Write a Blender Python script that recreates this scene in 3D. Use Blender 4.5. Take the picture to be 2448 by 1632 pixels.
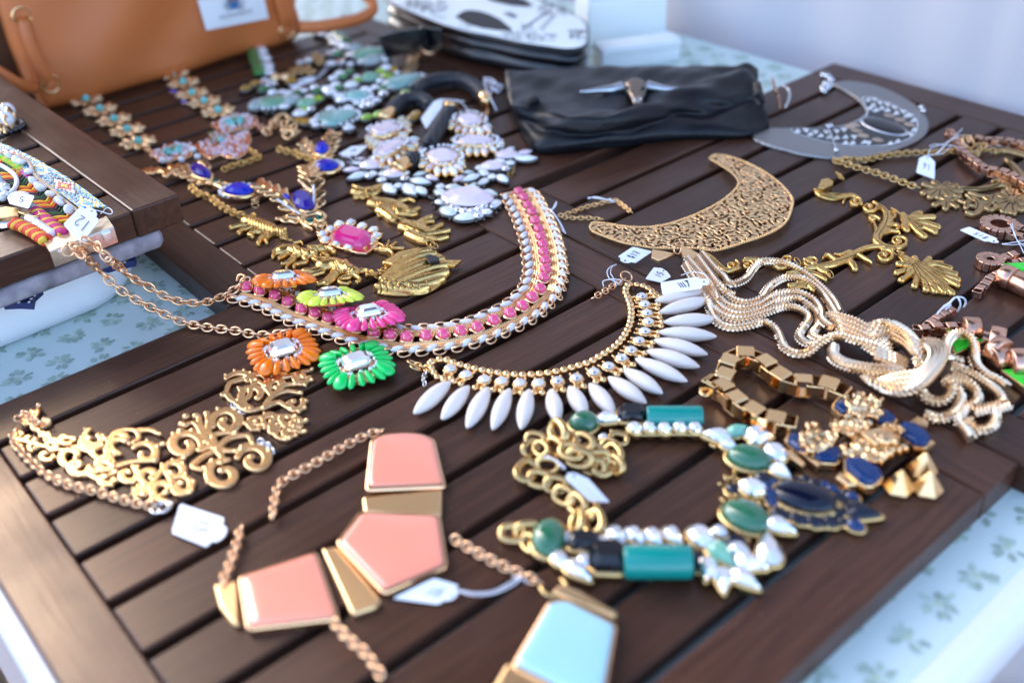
import bpy, math, random
import numpy as np
from mathutils import Vector, Matrix
random.seed(7); RNG = np.random.default_rng(7)
for o in list(bpy.data.objects): bpy.data.objects.remove(o)
scene = bpy.context.scene
# ------------------------------------------------------------------ camera
SC = .38                                   # metres: camera height above the wooden panels
FPX, PIT, ROL, YAW = 2458.9, .602896, -.0468245, .685314
def to_world(v):
    c, s = math.cos(YAW), math.sin(YAW)
    return Vector((v[0]*c+v[1]*s, -v[0]*s+v[1]*c, v[2]))
_cp, _sp = math.cos(PIT), math.sin(PIT)
_f0, _u0, _r0 = Vector((0,_cp,-_sp)), Vector((0,_sp,_cp)), Vector((1,0,0))
FWD = to_world(_f0)
RGT = to_world(_r0*math.cos(ROL)+_u0*math.sin(ROL))
UPV = to_world(_u0*math.cos(ROL)-_r0*math.sin(ROL))
CAM = Vector((0,0,SC))
cd = bpy.data.cameras.new('camera'); cam = bpy.data.objects.new('camera', cd)
scene.collection.objects.link(cam); scene.camera = cam
m = Matrix.Identity(4)
for i in range(3):
    m[i][0], m[i][1], m[i][2], m[i][3] = RGT[i], UPV[i], -FWD[i], CAM[i]
cam.matrix_world = m
cd.sensor_width = 36; cd.lens = FPX/2448*36; cd.clip_start = .01; cd.clip_end = 200
cd.dof.use_dof = True; cd.dof.focus_distance = .705; cd.dof.aperture_fstop = 3.2; cd.dof.aperture_blades = 7
# ------------------------------------------------------------------ sky, sun, exposure
# low warm light from behind the stall at the left: its mirror image lies on the lacquer at the lower left of the frame
_d = FWD+RGT*((60-1224)/FPX)-UPV*((1200-816)/FPX)
SUN_EL, SUN_AZ = math.atan2(-_d.z, math.hypot(_d.x, _d.y)), math.atan2(_d.y, _d.x)
w = bpy.data.worlds.new('World'); scene.world = w; w.use_nodes = True
nt = w.node_tree; bg = nt.nodes['Background']
sky = nt.nodes.new('ShaderNodeTexSky'); sky.sky_type = 'NISHITA'; sky.sun_disc = False
sky.sun_elevation = SUN_EL; sky.sun_rotation = math.pi/2-SUN_AZ; sky.air_density = .8; sky.dust_density = 2.4; sky.ozone_density = 1.0
nt.links.new(sky.outputs[0], bg.inputs[0]); bg.inputs[1].default_value = .15
sl = bpy.data.lights.new('sun', 'SUN'); sl.energy = .5; sl.angle = math.radians(10); sl.color = (1, .62, .3)
sun = bpy.data.objects.new('sun', sl); scene.collection.objects.link(sun)
sdir = Vector((math.cos(SUN_AZ)*math.cos(SUN_EL), math.sin(SUN_AZ)*math.cos(SUN_EL), math.sin(SUN_EL)))
sun.rotation_euler = sdir.to_track_quat('Z', 'Y').to_euler(); sun.location = (0, 1, 2)
vs = scene.view_settings; vs.view_transform = 'Standard'; vs.look = 'None'; vs.gamma = 1; vs.exposure = 2.5; vs.use_curve_mapping = False
scene.render.engine = 'CYCLES'
# ------------------------------------------------------------------ photo pixel -> place on a surface
K = 816/2352
CR = {f'{c}{r}': (c*816, r*544, K) for c in range(3) for r in range(3)}
CR.update(F=(0,0,2448/2352), A=(300,400,1000/2351), B=(1100,300,1000/2351), C1=(1900,280,548/2352), C2=(2148,600,300/1344), C3=(0,230,460/1949),
          C4=(460,0,320/2352), C5=(560,60,460/2349), C6=(1640,850,700/2350), C7=(1180,940,780/2352), C8=(0,860,780/2352),
          D1=(1440,580,340/2349), D2=(1180,1040,320/2281), D3=(880,0,580/2352), D4=(1340,150,360/2352), D5=(340,360,600/2352), D6=(820,240,480/2352))
def ray(c, x, y):
    o = CR[c]; X, Y = o[0]+x*o[2], o[1]+y*o[2]
    return FWD+RGT*((X-1224)/FPX)-UPV*((Y-816)/FPX)
def P(c, x, y, z=0.):
    d = ray(c, x, y); return CAM+d*((z-SC)/d.z)
def PY(c, x, y, Y):
    d = ray(c, x, y); return CAM+d*(Y/d.y)
def PL(c, x, y, p0, n):
    d = ray(c, x, y); return CAM+d*((p0-CAM).dot(n)/d.dot(n))
def PP(c, pts, z=0.):
    return [P(c, p[0], p[1], p[2] if len(p) > 2 else z) for p in pts]
def P2(c, pts, z=0.):
    return np.array([P(c, p[0], p[1], z)[:2] for p in pts])
def proj(v):
    d = Vector(v)-CAM; z = d.dot(FWD); return 1224+FPX*d.dot(RGT)/z, 816-FPX*d.dot(UPV)/z
def zfor(x, y, c, cy):
    Y = CR[c][1]+cy*CR[c][2]; lo, hi = -.1, .37
    for _ in range(40):
        m_ = (lo+hi)/2
        if proj((x, y, m_))[1] > Y: lo = m_
        else: hi = m_
    return lo
# ------------------------------------------------------------------ materials
MAT = {}
def mat(name, col, rough=.4, metal=0., spec=.5, coat=0., trans=0., sheen=0., ior=1.5, var=0., bump=0., bscale=200, sss=0., nscale=60, ncol=None, namt=0.):
    m = bpy.data.materials.new(name); m.use_nodes = True; t = m.node_tree; b = t.nodes['Principled BSDF']
    b.inputs['Base Color'].default_value = (*col, 1); b.inputs['Roughness'].default_value = rough; b.inputs['Metallic'].default_value = metal
    b.inputs['Specular IOR Level'].default_value = spec; b.inputs['Coat Weight'].default_value = coat; b.inputs['Coat Roughness'].default_value = .08
    b.inputs['Transmission Weight'].default_value = trans; b.inputs['IOR'].default_value = ior; b.inputs['Sheen Weight'].default_value = sheen
    if sss: b.inputs['Subsurface Weight'].default_value = sss; b.inputs['Subsurface Radius'].default_value = (.004,.003,.002); b.inputs['Subsurface Scale'].default_value = 1
    src = None
    tc = t.nodes.new('ShaderNodeTexCoord')
    if namt:
        n = t.nodes.new('ShaderNodeTexNoise'); n.inputs['Scale'].default_value = nscale; n.inputs['Detail'].default_value = 4
        t.links.new(tc.outputs['Object'], n.inputs['Vector'])
        mx = t.nodes.new('ShaderNodeMix'); mx.data_type = 'RGBA'; mx.inputs['A'].default_value = (*col, 1); mx.inputs['B'].default_value = (*(ncol or [c*.5 for c in col]), 1)
        r = t.nodes.new('ShaderNodeMapRange'); r.inputs[1].default_value = .4; r.inputs[2].default_value = .7; r.inputs[4].default_value = namt
        t.links.new(n.outputs['Fac'], r.inputs[0]); t.links.new(r.outputs[0], mx.inputs['Factor']); src = mx.outputs['Result']
    if var:
        oi = t.nodes.new('ShaderNodeObjectInfo'); h = t.nodes.new('ShaderNodeHueSaturation')
        r = t.nodes.new('ShaderNodeMapRange'); r.inputs[3].default_value = 1-var; r.inputs[4].default_value = 1+var
        t.links.new(oi.outputs['Random'], r.inputs[0]); t.links.new(r.outputs[0], h.inputs['Value'])
        if src: t.links.new(src, h.inputs['Color'])
        else: h.inputs['Color'].default_value = (*col, 1)
        src = h.outputs[0]
    if src: t.links.new(src, b.inputs['Base Color'])
    if bump:
        n = t.nodes.new('ShaderNodeTexNoise'); n.inputs['Scale'].default_value = bscale; n.inputs['Detail'].default_value = 3
        t.links.new(tc.outputs['Object'], n.inputs['Vector'])
        bp = t.nodes.new('ShaderNodeBump'); bp.inputs['Strength'].default_value = bump; bp.inputs['Distance'].default_value = .001
        t.links.new(n.outputs['Fac'], bp.inputs['Height']); t.links.new(bp.outputs[0], b.inputs['Normal'])
    MAT[name] = m; return m
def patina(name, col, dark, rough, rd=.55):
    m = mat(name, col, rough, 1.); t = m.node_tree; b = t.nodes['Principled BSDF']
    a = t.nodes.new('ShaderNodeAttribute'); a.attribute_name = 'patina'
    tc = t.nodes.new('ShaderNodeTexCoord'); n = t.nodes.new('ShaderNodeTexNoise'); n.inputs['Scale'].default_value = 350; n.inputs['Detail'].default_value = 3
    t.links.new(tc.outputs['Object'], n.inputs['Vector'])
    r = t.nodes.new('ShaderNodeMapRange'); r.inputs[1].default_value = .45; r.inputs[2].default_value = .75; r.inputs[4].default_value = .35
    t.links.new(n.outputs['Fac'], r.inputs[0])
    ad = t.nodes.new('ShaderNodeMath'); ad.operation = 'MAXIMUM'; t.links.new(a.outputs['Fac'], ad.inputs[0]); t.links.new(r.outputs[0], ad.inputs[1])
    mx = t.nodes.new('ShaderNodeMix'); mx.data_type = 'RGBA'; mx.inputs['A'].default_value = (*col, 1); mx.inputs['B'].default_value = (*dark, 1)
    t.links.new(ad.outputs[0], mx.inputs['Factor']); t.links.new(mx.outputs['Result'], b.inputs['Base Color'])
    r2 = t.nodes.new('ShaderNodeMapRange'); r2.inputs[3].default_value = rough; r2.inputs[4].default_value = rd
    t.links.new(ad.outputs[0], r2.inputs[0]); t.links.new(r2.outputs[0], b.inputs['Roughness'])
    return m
mat('gold', (.95,.61,.29), .2, 1., var=.08); mat('rose_gold', (.93,.58,.34), .22, 1., var=.06)
mat('satin_gold', (.92,.62,.33), .33, 1.); mat('mesh_gold', (.92,.68,.45), .3, 1.)
patina('antique_gold', (.8,.5,.17), (.07,.04,.012), .25); patina('dark_brass', (.52,.35,.16), (.03,.02,.012), .33)
patina('matte_gold', (.93,.6,.3), (.3,.17,.06), .3, .4); patina('pierced_gold', (.95,.62,.32), (.25,.15,.06), .16, .3)
mat('brass_chain', (.68,.45,.19), .26, 1., var=.1)
mat('copper', (.72,.42,.29), .26, 1., var=.1); mat('silver', (.75,.76,.78), .2, 1., var=.05)
mat('hammered_silver', (.36,.35,.35), .32, 1., bump=.9, bscale=420); mat('gunmetal', (.12,.11,.1), .35, 1.)
mat('pale_rose', (.84,.7,.64), .25, 1., var=.05); mat('nickel', (.72,.66,.55), .3, 1.)
mat('crystal', (.97,.97,.97), .04, .8, spec=.8, coat=1., var=.12); mat('crystal_ab', (.88,.91,.92), .06, .35, coat=1., var=.25)
mat('opal_white', (.84,.88,.85), .1, 0, coat=.8, var=.1, sss=.2); mat('opal_pink', (.8,.66,.72), .12, 0, coat=.8, var=.06)
mat('opal_green', (.68,.74,.66), .1, 0, coat=.8, var=.12); mat('opal_cream', (.68,.64,.5), .15, 0, coat=.6, var=.08); mat('pale_pink', (.76,.58,.6), .15, 0, coat=.8, var=.05)
mat('blue_stone', (.012,.025,.42), .08, 0, coat=0, spec=.45, var=.25); mat('indigo_stone', (.03,.015,.25), .06, 0, coat=0, spec=.45)
mat('pink_stone', (.72,.012,.2), .06, 0, coat=1.); mat('emerald_stone', (.0,.07,.035), .06, 0, coat=0, spec=.45)
mat('neon_orange', (.95,.2,.0), .22, 0, coat=.4, var=.06); mat('neon_yellow', (.72,.85,.08), .22, 0, coat=.4, var=.05)
mat('neon_pink', (.9,.06,.27), .22, 0, coat=.4, var=.06); mat('neon_green', (.0,.62,.12), .22, 0, coat=.4, var=.05); mat('neon_lime', (.02,.72,.03), .25, 0, coat=.3)
mat('bead_pink', (.84,.09,.24), .22, 0, coat=.5, var=.06); mat('white_leather', (.8,.79,.8), .45, 0, bump=.3, bscale=500)
mat('howlite', (.86,.76,.68), .3, 0, coat=.25, namt=.22, nscale=90, ncol=(.42,.39,.38)); 
mat('coral_enamel', (.92,.32,.21), .16, 0, coat=.7); mat('mint_enamel', (.35,.62,.68), .14, 0, coat=.8)
mat('teal_stone', (.0,.25,.21), .25, 0, coat=.4); mat('green_stone', (.02,.13,.06), .16, 0, coat=.7, namt=.6, nscale=150, ncol=(.05,.2,.11)); mat('mint_stone', (.17,.45,.32), .2, 0, coat=.5)
mat('navy_stone', (.003,.006,.018), .07, 0, coat=0, spec=.45); mat('royal_stone', (.003,.03,.12), .06, 0, coat=0, spec=.45); mat('black_stone', (.008,.008,.011), .06, 0, coat=0, spec=.45)
mat('jade', (.2,.4,.26), .14, 0, coat=.6, var=.12, sss=.15); mat('aqua_chalcedony', (.25,.45,.4), .12, 0, coat=.6, var=.08, sss=.15); mat('moon_grey', (.36,.42,.4), .12, 0, coat=.7, var=.1)
mat('green_bead', (.03,.17,.04), .12, 0, coat=.7, var=.35); mat('lime_bead', (.3,.5,.02), .12, 0, coat=.7, var=.2); mat('amber_bead', (.42,.2,.0), .12, 0, coat=.7, var=.2); mat('pearl_white', (.8,.8,.8), .15, 0, coat=.6, var=.06)
mat('turquoise', (.14,.52,.48), .25, 0, coat=.4, var=.1); mat('lilac_bead', (.62,.44,.56), .2, 0, coat=.5, var=.12); mat('olive_bead', (.2,.2,.03), .2, 0, coat=.5)
mat('paper', (.82,.83,.85), .7, 0, var=.03); mat('ink', (.03,.03,.06), .6); mat('string', (.78,.78,.84), .7)
mat('tan_stone', (.42,.3,.22), .35, 0, var=.2); mat('white_shell', (.8,.79,.78), .25, 0, coat=.4, var=.06); mat('black_enamel', (.012,.012,.012), .3)
mat('black_cord', (.006,.007,.012), .38, 0, sheen=.15); mat('white_plastic', (.82,.82,.84), .32); mat('white_card', (.86,.9,.88), .5)
mat('tan_leather', (.6,.165,.042), .45, 0, bump=.25, bscale=420, namt=.35, nscale=9, ncol=(.44,.115,.03)); mat('dark_leather', (.07,.028,.012), .45, 0, bump=.3, bscale=300)
mat('black_leather', (.006,.007,.010), .29, 0, spec=.3, bump=.55, bscale=480, namt=.6, nscale=25, ncol=(.016,.015,.016)); mat('black_patent', (.006,.006,.008), .2, 0, coat=.4, bump=.15, bscale=60)
mat('horn_silver', (.55,.58,.62), .28, 1., bump=.4, bscale=300); mat('horn_bronze', (.24,.19,.16), .38, 1.)
mat('beige_cord', (.52,.36,.24), .8); mat('blue_cord', (.06,.16,.26), .7); mat('grey_cord', (.6,.6,.62), .6)
mat('gold_card', (.55,.5,.38), .5); mat('print_blue', (.06,.17,.4), .5); mat('print_grey', (.25,.27,.33), .6)
mat('floor', (.3,.3,.33), .8, 0, namt=.4, nscale=6); mat('black_beads', (.006,.006,.007), .15, 0, coat=.6)
# lacquered wood: grain runs along each piece's own x
def wood():
    m = mat('dark_wood', (.04,.02,.013), .42, spec=.38); t = m.node_tree; b = t.nodes['Principled BSDF']
    tc = t.nodes.new('ShaderNodeTexCoord'); oi = t.nodes.new('ShaderNodeObjectInfo')
    mp = t.nodes.new('ShaderNodeMapping'); mp.inputs['Scale'].default_value = (6, 90, 60)
    ml = t.nodes.new('ShaderNodeVectorMath'); ml.operation = 'SCALE'; cb = t.nodes.new('ShaderNodeCombineXYZ')
    t.links.new(oi.outputs['Random'], cb.inputs[0]); t.links.new(oi.outputs['Random'], cb.inputs[1]); ml.inputs['Scale'].default_value = 40
    t.links.new(cb.outputs[0], ml.inputs[0]); t.links.new(ml.outputs[0], mp.inputs['Location']); t.links.new(tc.outputs['Object'], mp.inputs['Vector'])
    n = t.nodes.new('ShaderNodeTexNoise'); n.inputs['Scale'].default_value = 3; n.inputs['Detail'].default_value = 6; n.inputs['Distortion'].default_value = .6
    t.links.new(mp.outputs[0], n.inputs['Vector'])
    cr = t.nodes.new('ShaderNodeValToRGB'); cr.color_ramp.elements[0].position = .3; cr.color_ramp.elements[1].position = .75
    cr.color_ramp.elements[0].color = (.036,.0135,.0072, 1); cr.color_ramp.elements[1].color = (.08,.031,.0165, 1)
    t.links.new(n.outputs['Fac'], cr.inputs[0])
    hs = t.nodes.new('ShaderNodeHueSaturation'); r = t.nodes.new('ShaderNodeMapRange'); r.inputs[3].default_value = .72; r.inputs[4].default_value = 1.3
    t.links.new(oi.outputs['Random'], r.inputs[0]); t.links.new(r.outputs[0], hs.inputs['Value']); 
    sp = t.nodes.new('ShaderNodeTexVoronoi'); sp.inputs['Scale'].default_value = 75; t.links.new(tc.outputs['Object'], sp.inputs['Vector'])
    sr = t.nodes.new('ShaderNodeMapRange'); sr.inputs[1].default_value = .022; sr.inputs[2].default_value = .03; sr.inputs[3].default_value = .5; sr.inputs[4].default_value = 0; t.links.new(sp.outputs['Distance'], sr.inputs[0])
    sm = t.nodes.new('ShaderNodeMix'); sm.data_type = 'RGBA'; sm.inputs['B'].default_value = (.3,.27,.25,1); t.links.new(cr.outputs[0], sm.inputs['A']); t.links.new(sr.outputs[0], sm.inputs['Factor'])
    t.links.new(sm.outputs['Result'], hs.inputs['Color']); t.links.new(hs.outputs[0], b.inputs['Base Color'])
    n2 = t.nodes.new('ShaderNodeTexNoise'); n2.inputs['Scale'].default_value = 18; n2.inputs['Detail'].default_value = 5; t.links.new(tc.outputs['Object'], n2.inputs['Vector'])
    rr = t.nodes.new('ShaderNodeMapRange'); rr.inputs[1].default_value = .3; rr.inputs[2].default_value = .7; rr.inputs[3].default_value = .3; rr.inputs[4].default_value = .42
    t.links.new(n2.outputs['Fac'], rr.inputs[0]); t.links.new(rr.outputs[0], b.inputs['Roughness'])
    n3 = t.nodes.new('ShaderNodeTexNoise'); n3.inputs['Scale'].default_value = 900; n3.inputs['Detail'].default_value = 2; t.links.new(tc.outputs['Object'], n3.inputs['Vector'])
    ad = t.nodes.new('ShaderNodeMath'); ad.inputs[1].default_value = .4; ad.operation = 'MULTIPLY_ADD'; t.links.new(n3.outputs['Fac'], ad.inputs[0]); t.links.new(n.outputs['Fac'], ad.inputs[2])
    bp = t.nodes.new('ShaderNodeBump'); bp.inputs['Strength'].default_value = .18; bp.inputs['Distance'].default_value = .0006
    t.links.new(ad.outputs[0], bp.inputs['Height']); t.links.new(bp.outputs[0], b.inputs['Normal'])
wood()
def vcol(name, rough=.4, coat=.3):
    m = mat(name, (1,1,1), rough, coat=coat); t = m.node_tree; a = t.nodes.new('ShaderNodeAttribute'); a.attribute_name = 'col'
    t.links.new(a.outputs['Color'], t.nodes['Principled BSDF'].inputs['Base Color'])
vcol('seed_beads', .25, .5); vcol('thread', .75, 0); vcol('print', .6, 0)
def cloth_mats():
    m = mat('floral_cloth', (.66,.78,.74), .5); t = m.node_tree; b = t.nodes['Principled BSDF']
    m2 = mat('toile_fabric', (.42,.38,.42), .85, bump=.5, bscale=1500, namt=.85, nscale=55, ncol=(.1,.085,.1))
    m3 = mat('drape_fabric', (.58,.55,.57), .85, sheen=.1, namt=.25, nscale=3, ncol=(.5,.48,.53))
cloth_mats()
# ------------------------------------------------------------------ object helpers
W = {}
def link(o, par, M):
    scene.collection.objects.link(o)
    if par is not None:
        o.parent = par; o.matrix_local = W[par.name].inverted() @ M
    else: o.matrix_world = M
    W[o.name] = M.copy(); return o
def thing(name, label, cat, loc=(0,0,0), group=None):
    o = bpy.data.objects.new(name, None); o.empty_display_size = .01
    o['label'] = label; o['category'] = cat
    if group: o['group'] = group
    return link(o, None, Matrix.Translation(Vector(loc)))
def tag(o, label, cat, group=None):
    o['label'] = label; o['category'] = cat
    if group: o['group'] = group
    return o
def mesh(name, V, F, mt, smooth=True, attrs=None, cols=None):
    me = bpy.data.meshes.new(name); me.from_pydata([tuple(v) for v in V], [], [tuple(int(i) for i in f) for f in F])
    if mt: me.materials.append(MAT[mt])
    if smooth: me.polygons.foreach_set('use_smooth', [True]*len(me.polygons))
    if attrs:
        for k_, a in attrs.items():
            at = me.attributes.new(k_, 'FLOAT', 'POINT'); at.data.foreach_set('value', np.asarray(a, dtype=np.float32))
    if cols is not None:
        at = me.attributes.new('col', 'FLOAT_COLOR', 'POINT'); at.data.foreach_set('color', np.asarray(cols, dtype=np.float32).ravel())
    me.update(); return me
def part(name, me, par, M=None, kind=None):
    o = bpy.data.objects.new(name, me)
    if kind: o['kind'] = kind
    return link(o, par, M if M is not None else Matrix.Identity(4))
I4 = Matrix.Identity(4)
class MB:
    def __init__(s): s.V = []; s.F = []; s.C = []
    def add(s, V, F, M=None, col=None):
        b = len(s.V)
        for v in V:
            s.V.append(tuple(M @ Vector(v)) if M is not None else tuple(v))
        for f in F: s.F.append(tuple(int(i)+b for i in f))
        if col is not None: s.C += [(*col, 1)]*len(V)
    def build(s, name, mt, par, smooth=True, kind=None):
        if not s.V: return None
        return part(name, mesh(name, s.V, s.F, mt, smooth, cols=s.C if s.C else None), par, None, kind)
# shapes: (V, F)
def dome(out, prof, close_bottom=True):
    n = len(out); V = []; F = []
    for s_, z in prof: V += [(x*s_, y*s_, z) for x, y in out]
    for k_ in range(len(prof)-1):
        for i in range(n):
            j = (i+1) % n; F.append((k_*n+i, k_*n+j, (k_+1)*n+j, (k_+1)*n+i))
    F.append(tuple((len(prof)-1)*n+i for i in range(n)))
    if close_bottom: F.append(tuple(reversed(range(n))))
    return V, F
def circ(n): return [(math.cos(2*math.pi*i/n), math.sin(2*math.pi*i/n)) for i in range(n)]
def marq(n, wd=.45):
    o = []
    for i in range(n):
        t = 2*math.pi*i/n; x = math.cos(t); o.append((x, wd*(1-abs(x)**2.2)*(1 if math.sin(t) >= 0 else -1)))
    return o
def pear(n, wd=.55): return [(math.cos(t), wd*math.sin(t)*(1-.75*(1+math.cos(t))/2)*1.35) for t in [2*math.pi*i/n for i in range(n)]]
def petal(n, wd=.42): return [(.5+.5*math.cos(t), wd*math.sin(t)*(.55+.45*math.sqrt((1+math.cos(t))/2))) for t in [2*math.pi*i/n for i in range(n)]]
def octo(a=1., b=.68, c=.3): return [(a,-b+c),(a,b-c),(a-c,b),(-a+c,b),(-a,b-c),(-a,-b+c),(-a+c,-b),(a-c,-b)]
def domeprof(n=5, z0=0., h=1.): return [(1, 0)]+[(math.cos(a), z0+(h-z0)*math.sin(a)) for a in [math.pi/2*i/n*.93 for i in range(n+1)]]
def ballmesh(ns=12, nr=8):
    V = [(0,0,-1)]; F = []
    for r in range(1, nr):
        a = math.pi*r/nr-math.pi/2
        V += [(math.cos(a)*math.cos(2*math.pi*i/ns), math.cos(a)*math.sin(2*math.pi*i/ns), math.sin(a)) for i in range(ns)]
    V.append((0,0,1)); L = len(V)-1
    for i in range(ns): F.append((0, 1+(i+1)%ns, 1+i))
    for r in range(nr-2):
        for i in range(ns):
            j = (i+1)%ns; F.append((1+r*ns+i, 1+r*ns+j, 1+(r+1)*ns+j, 1+(r+1)*ns+i))
    for i in range(ns): F.append((1+(nr-2)*ns+i, 1+(nr-2)*ns+(i+1)%ns, L))
    return V, F
def torus(a, b, r, n=18, m=7, sq=2.):
    V = []; F = []
    def sp(t):
        c, s = math.cos(t), math.sin(t); return math.copysign(abs(c)**(2/sq), c)*a, math.copysign(abs(s)**(2/sq), s)*b
    for i in range(n):
        t = 2*math.pi*i/n; x, y = sp(t); x2, y2 = sp(t+.02); dx, dy = x2-x, y2-y; L = math.hypot(dx, dy) or 1; nx, ny = dy/L, -dx/L
        for j in range(m):
            q_ = 2*math.pi*j/m; V.append((x+nx*r*math.cos(q_), y+ny*r*math.cos(q_), r*math.sin(q_)))
    for i in range(n):
        for j in range(m): F.append((i*m+j, i*m+(j+1)%m, ((i+1)%n)*m+(j+1)%m, ((i+1)%n)*m+j))
    return V, F
def boxm(x0, x1, y0, y1, z0, z1, r=.0015):
    "box with a rounded (chamfered) top and side edges"
    V = []; F = []
    def ring(ix, z):
        xs0, xs1, ys0, ys1 = x0+ix, x1-ix, y0+ix, y1-ix; c = max(r-ix, r*.35)
        return [(xs0+c,ys0,z),(xs1-c,ys0,z),(xs1,ys0+c,z),(xs1,ys1-c,z),(xs1-c,ys1,z),(xs0+c,ys1,z),(xs0,ys1-c,z),(xs0,ys0+c,z)]
    for ix, z in ((r*.5, z0), (0, z0+r*.6), (0, z1-r), (r*.3, z1-r*.3), (r, z1)): V += ring(ix, z)
    for k_ in range(4):
        for i in range(8): j = (i+1) % 8; F.append((k_*8+i, k_*8+j, (k_+1)*8+j, (k_+1)*8+i))
    F.append(tuple(32+i for i in range(8))); F.append(tuple(reversed(range(8)))); return V, F
PR = {
 'ball': (*ballmesh(), True), 'ball_lo': (*ballmesh(8, 6), True),
 'gem': (*dome(circ(10), [(.75,0),(1,.3),(.93,.42),(.55,.72)]), False), 'gem8': (*dome(circ(8), [(.75,0),(1,.3),(.55,.75)]), False),
 'navette': (*dome(marq(14), [(.85,0),(1,.3),(.88,.5),(.5,.85)]), False), 'navette_cab': (*dome(marq(16,.42), domeprof(5,.25)), True),
 'pear': (*dome(pear(14), [(.85,0),(1,.3),(.88,.5),(.5,.85)]), False), 'pear_cab': (*dome(pear(16), domeprof(5,.2)), True),
 'oval': (*dome([(x, y*.72) for x, y in circ(14)], [(.8,0),(1,.3),(.9,.5),(.55,.85)]), False), 'oval_cab': (*dome([(x, y*.72) for x, y in circ(18)], domeprof(6,.2)), True),
 'round_cab': (*dome(circ(16), domeprof(6,.2)), True),
 'emerald': (*dome(octo(), [(.9,0),(1,.3),(.93,.5),(.82,.72),(.6,.92)]), False), 'square': (*dome(octo(1,.85,.38), [(.9,0),(1,.3),(.9,.55),(.6,.85)]), False),
 'petal': (*dome(petal(14), domeprof(5,.15)), True),
 'link': (*torus(.5,.32,.1), True), 'ring': (*torus(1,1,.16,20,7), True), 'clink': (*torus(.5,.36,.105,18,7), True), 'biglink': (*torus(.5,.34,.17,20,8,2.6), True),
 'cone': (*dome(circ(6), [(1,0),(1,.15),(.08,1)]), False), 'cube': (*boxm(-.5,.5,-.5,.5,0,1,.08), False), 'tubel': (*dome(circ(16), [(.9,0),(1,.05),(1,.95),(.9,1)]), True),
}
def spikem():
    V = []; F = []; n = 12; prof = [(0,.12),(.04,.3),(.12,.55),(.25,.82),(.4,.97),(.52,1.),(.65,.93),(.78,.75),(.9,.48),(.97,.24),(1,.1)]
    for x, r in prof: V += [(x, r*math.cos(2*math.pi*i/n), r*math.sin(2*math.pi*i/n)) for i in range(n)]
    for k_ in range(len(prof)-1):
        for i in range(n): j = (i+1)%n; F.append((k_*n+i, k_*n+j, (k_+1)*n+j, (k_+1)*n+i))
    F.append(tuple(range(n))); F.append(tuple(reversed([(len(prof)-1)*n+i for i in range(n)])))
    return V, [tuple(reversed(f)) for f in F]
PR['spike'] = (*spikem(), True)
def boxlinkm():
    "one folded square link of a box chain, a square band round the x axis"
    V = []; F = []; o, i_, h = .5, .41, .5; c = .07
    def sq(a): return [(a,-a+c),(a,a-c),(a-c,a),(-a+c,a),(-a,a-c),(-a,-a+c),(-a+c,-a),(a-c,-a)]
    for x, a in ((-.42,o-.02),(-.38,o),(.38,o),(.42,o-.02),(.4,i_),(-.4,i_)): V += [(x, y, z) for y, z in sq(a)]
    for k_ in range(6):
        k2 = (k_+1) % 6
        for i in range(8): j = (i+1)%8; F.append((k_*8+i, k_*8+j, k2*8+j, k2*8+i))
    return V, F
PR['boxlink'] = (*boxlinkm(), False)
_cache = {}
def inst(name, key, mt, par, M, kind=None):
    if (key, mt) not in _cache:
        V, F, s = PR[key]; _cache[(key, mt)] = mesh(name, V, F, mt, s)
    return part(name, _cache[(key, mt)], par, M, kind)
def TR(p, ang=0., sx=1., sy=None, sz=None, tilt=None):
    M = Matrix.Translation(Vector(p)) @ (tilt if tilt is not None else I4) @ Matrix.Rotation(ang, 4, 'Z')
    return M @ Matrix.Diagonal((sx, sx if sy is None else sy, sx if sz is None else sz, 1))
def frame_from(x, up=(0,0,1)):
    x = Vector(x).normalized(); u = Vector(up); y = u.cross(x)
    if y.length < 1e-6: y = Vector((0,1,0)).cross(x)
    y.normalize(); z = x.cross(y)
    return Matrix(((x.x,y.x,z.x,0),(x.y,y.y,z.y,0),(x.z,y.z,z.z,0),(0,0,0,1)))
def smooth_path(pts, step):
    pts = [np.array(p, float) for p in pts]
    if len(pts) == 2: Q = [pts[0]*(1-t)+pts[1]*t for t in np.linspace(0,1,40)]
    else:
        E_ = [2*pts[0]-pts[1]]+pts+[2*pts[-1]-pts[-2]]; Q = []
        for i in range(1, len(E_)-2):
            p0, p1, p2, p3 = E_[i-1:i+3]
            for t in np.linspace(0, 1, 14, endpoint=False):
                Q.append(.5*((2*p1)+(-p0+p2)*t+(2*p0-5*p1+4*p2-p3)*t*t+(-p0+3*p1-3*p2+p3)*t**3))
        Q.append(pts[-1])
    Q = np.array(Q); d = np.r_[0, np.cumsum(np.linalg.norm(np.diff(Q, axis=0), axis=1))]
    n = max(2, int(round(d[-1]/step))+1); s = np.linspace(0, d[-1], n)
    return np.stack([np.interp(s, d, Q[:, i]) for i in range(Q.shape[1])], 1)
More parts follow.
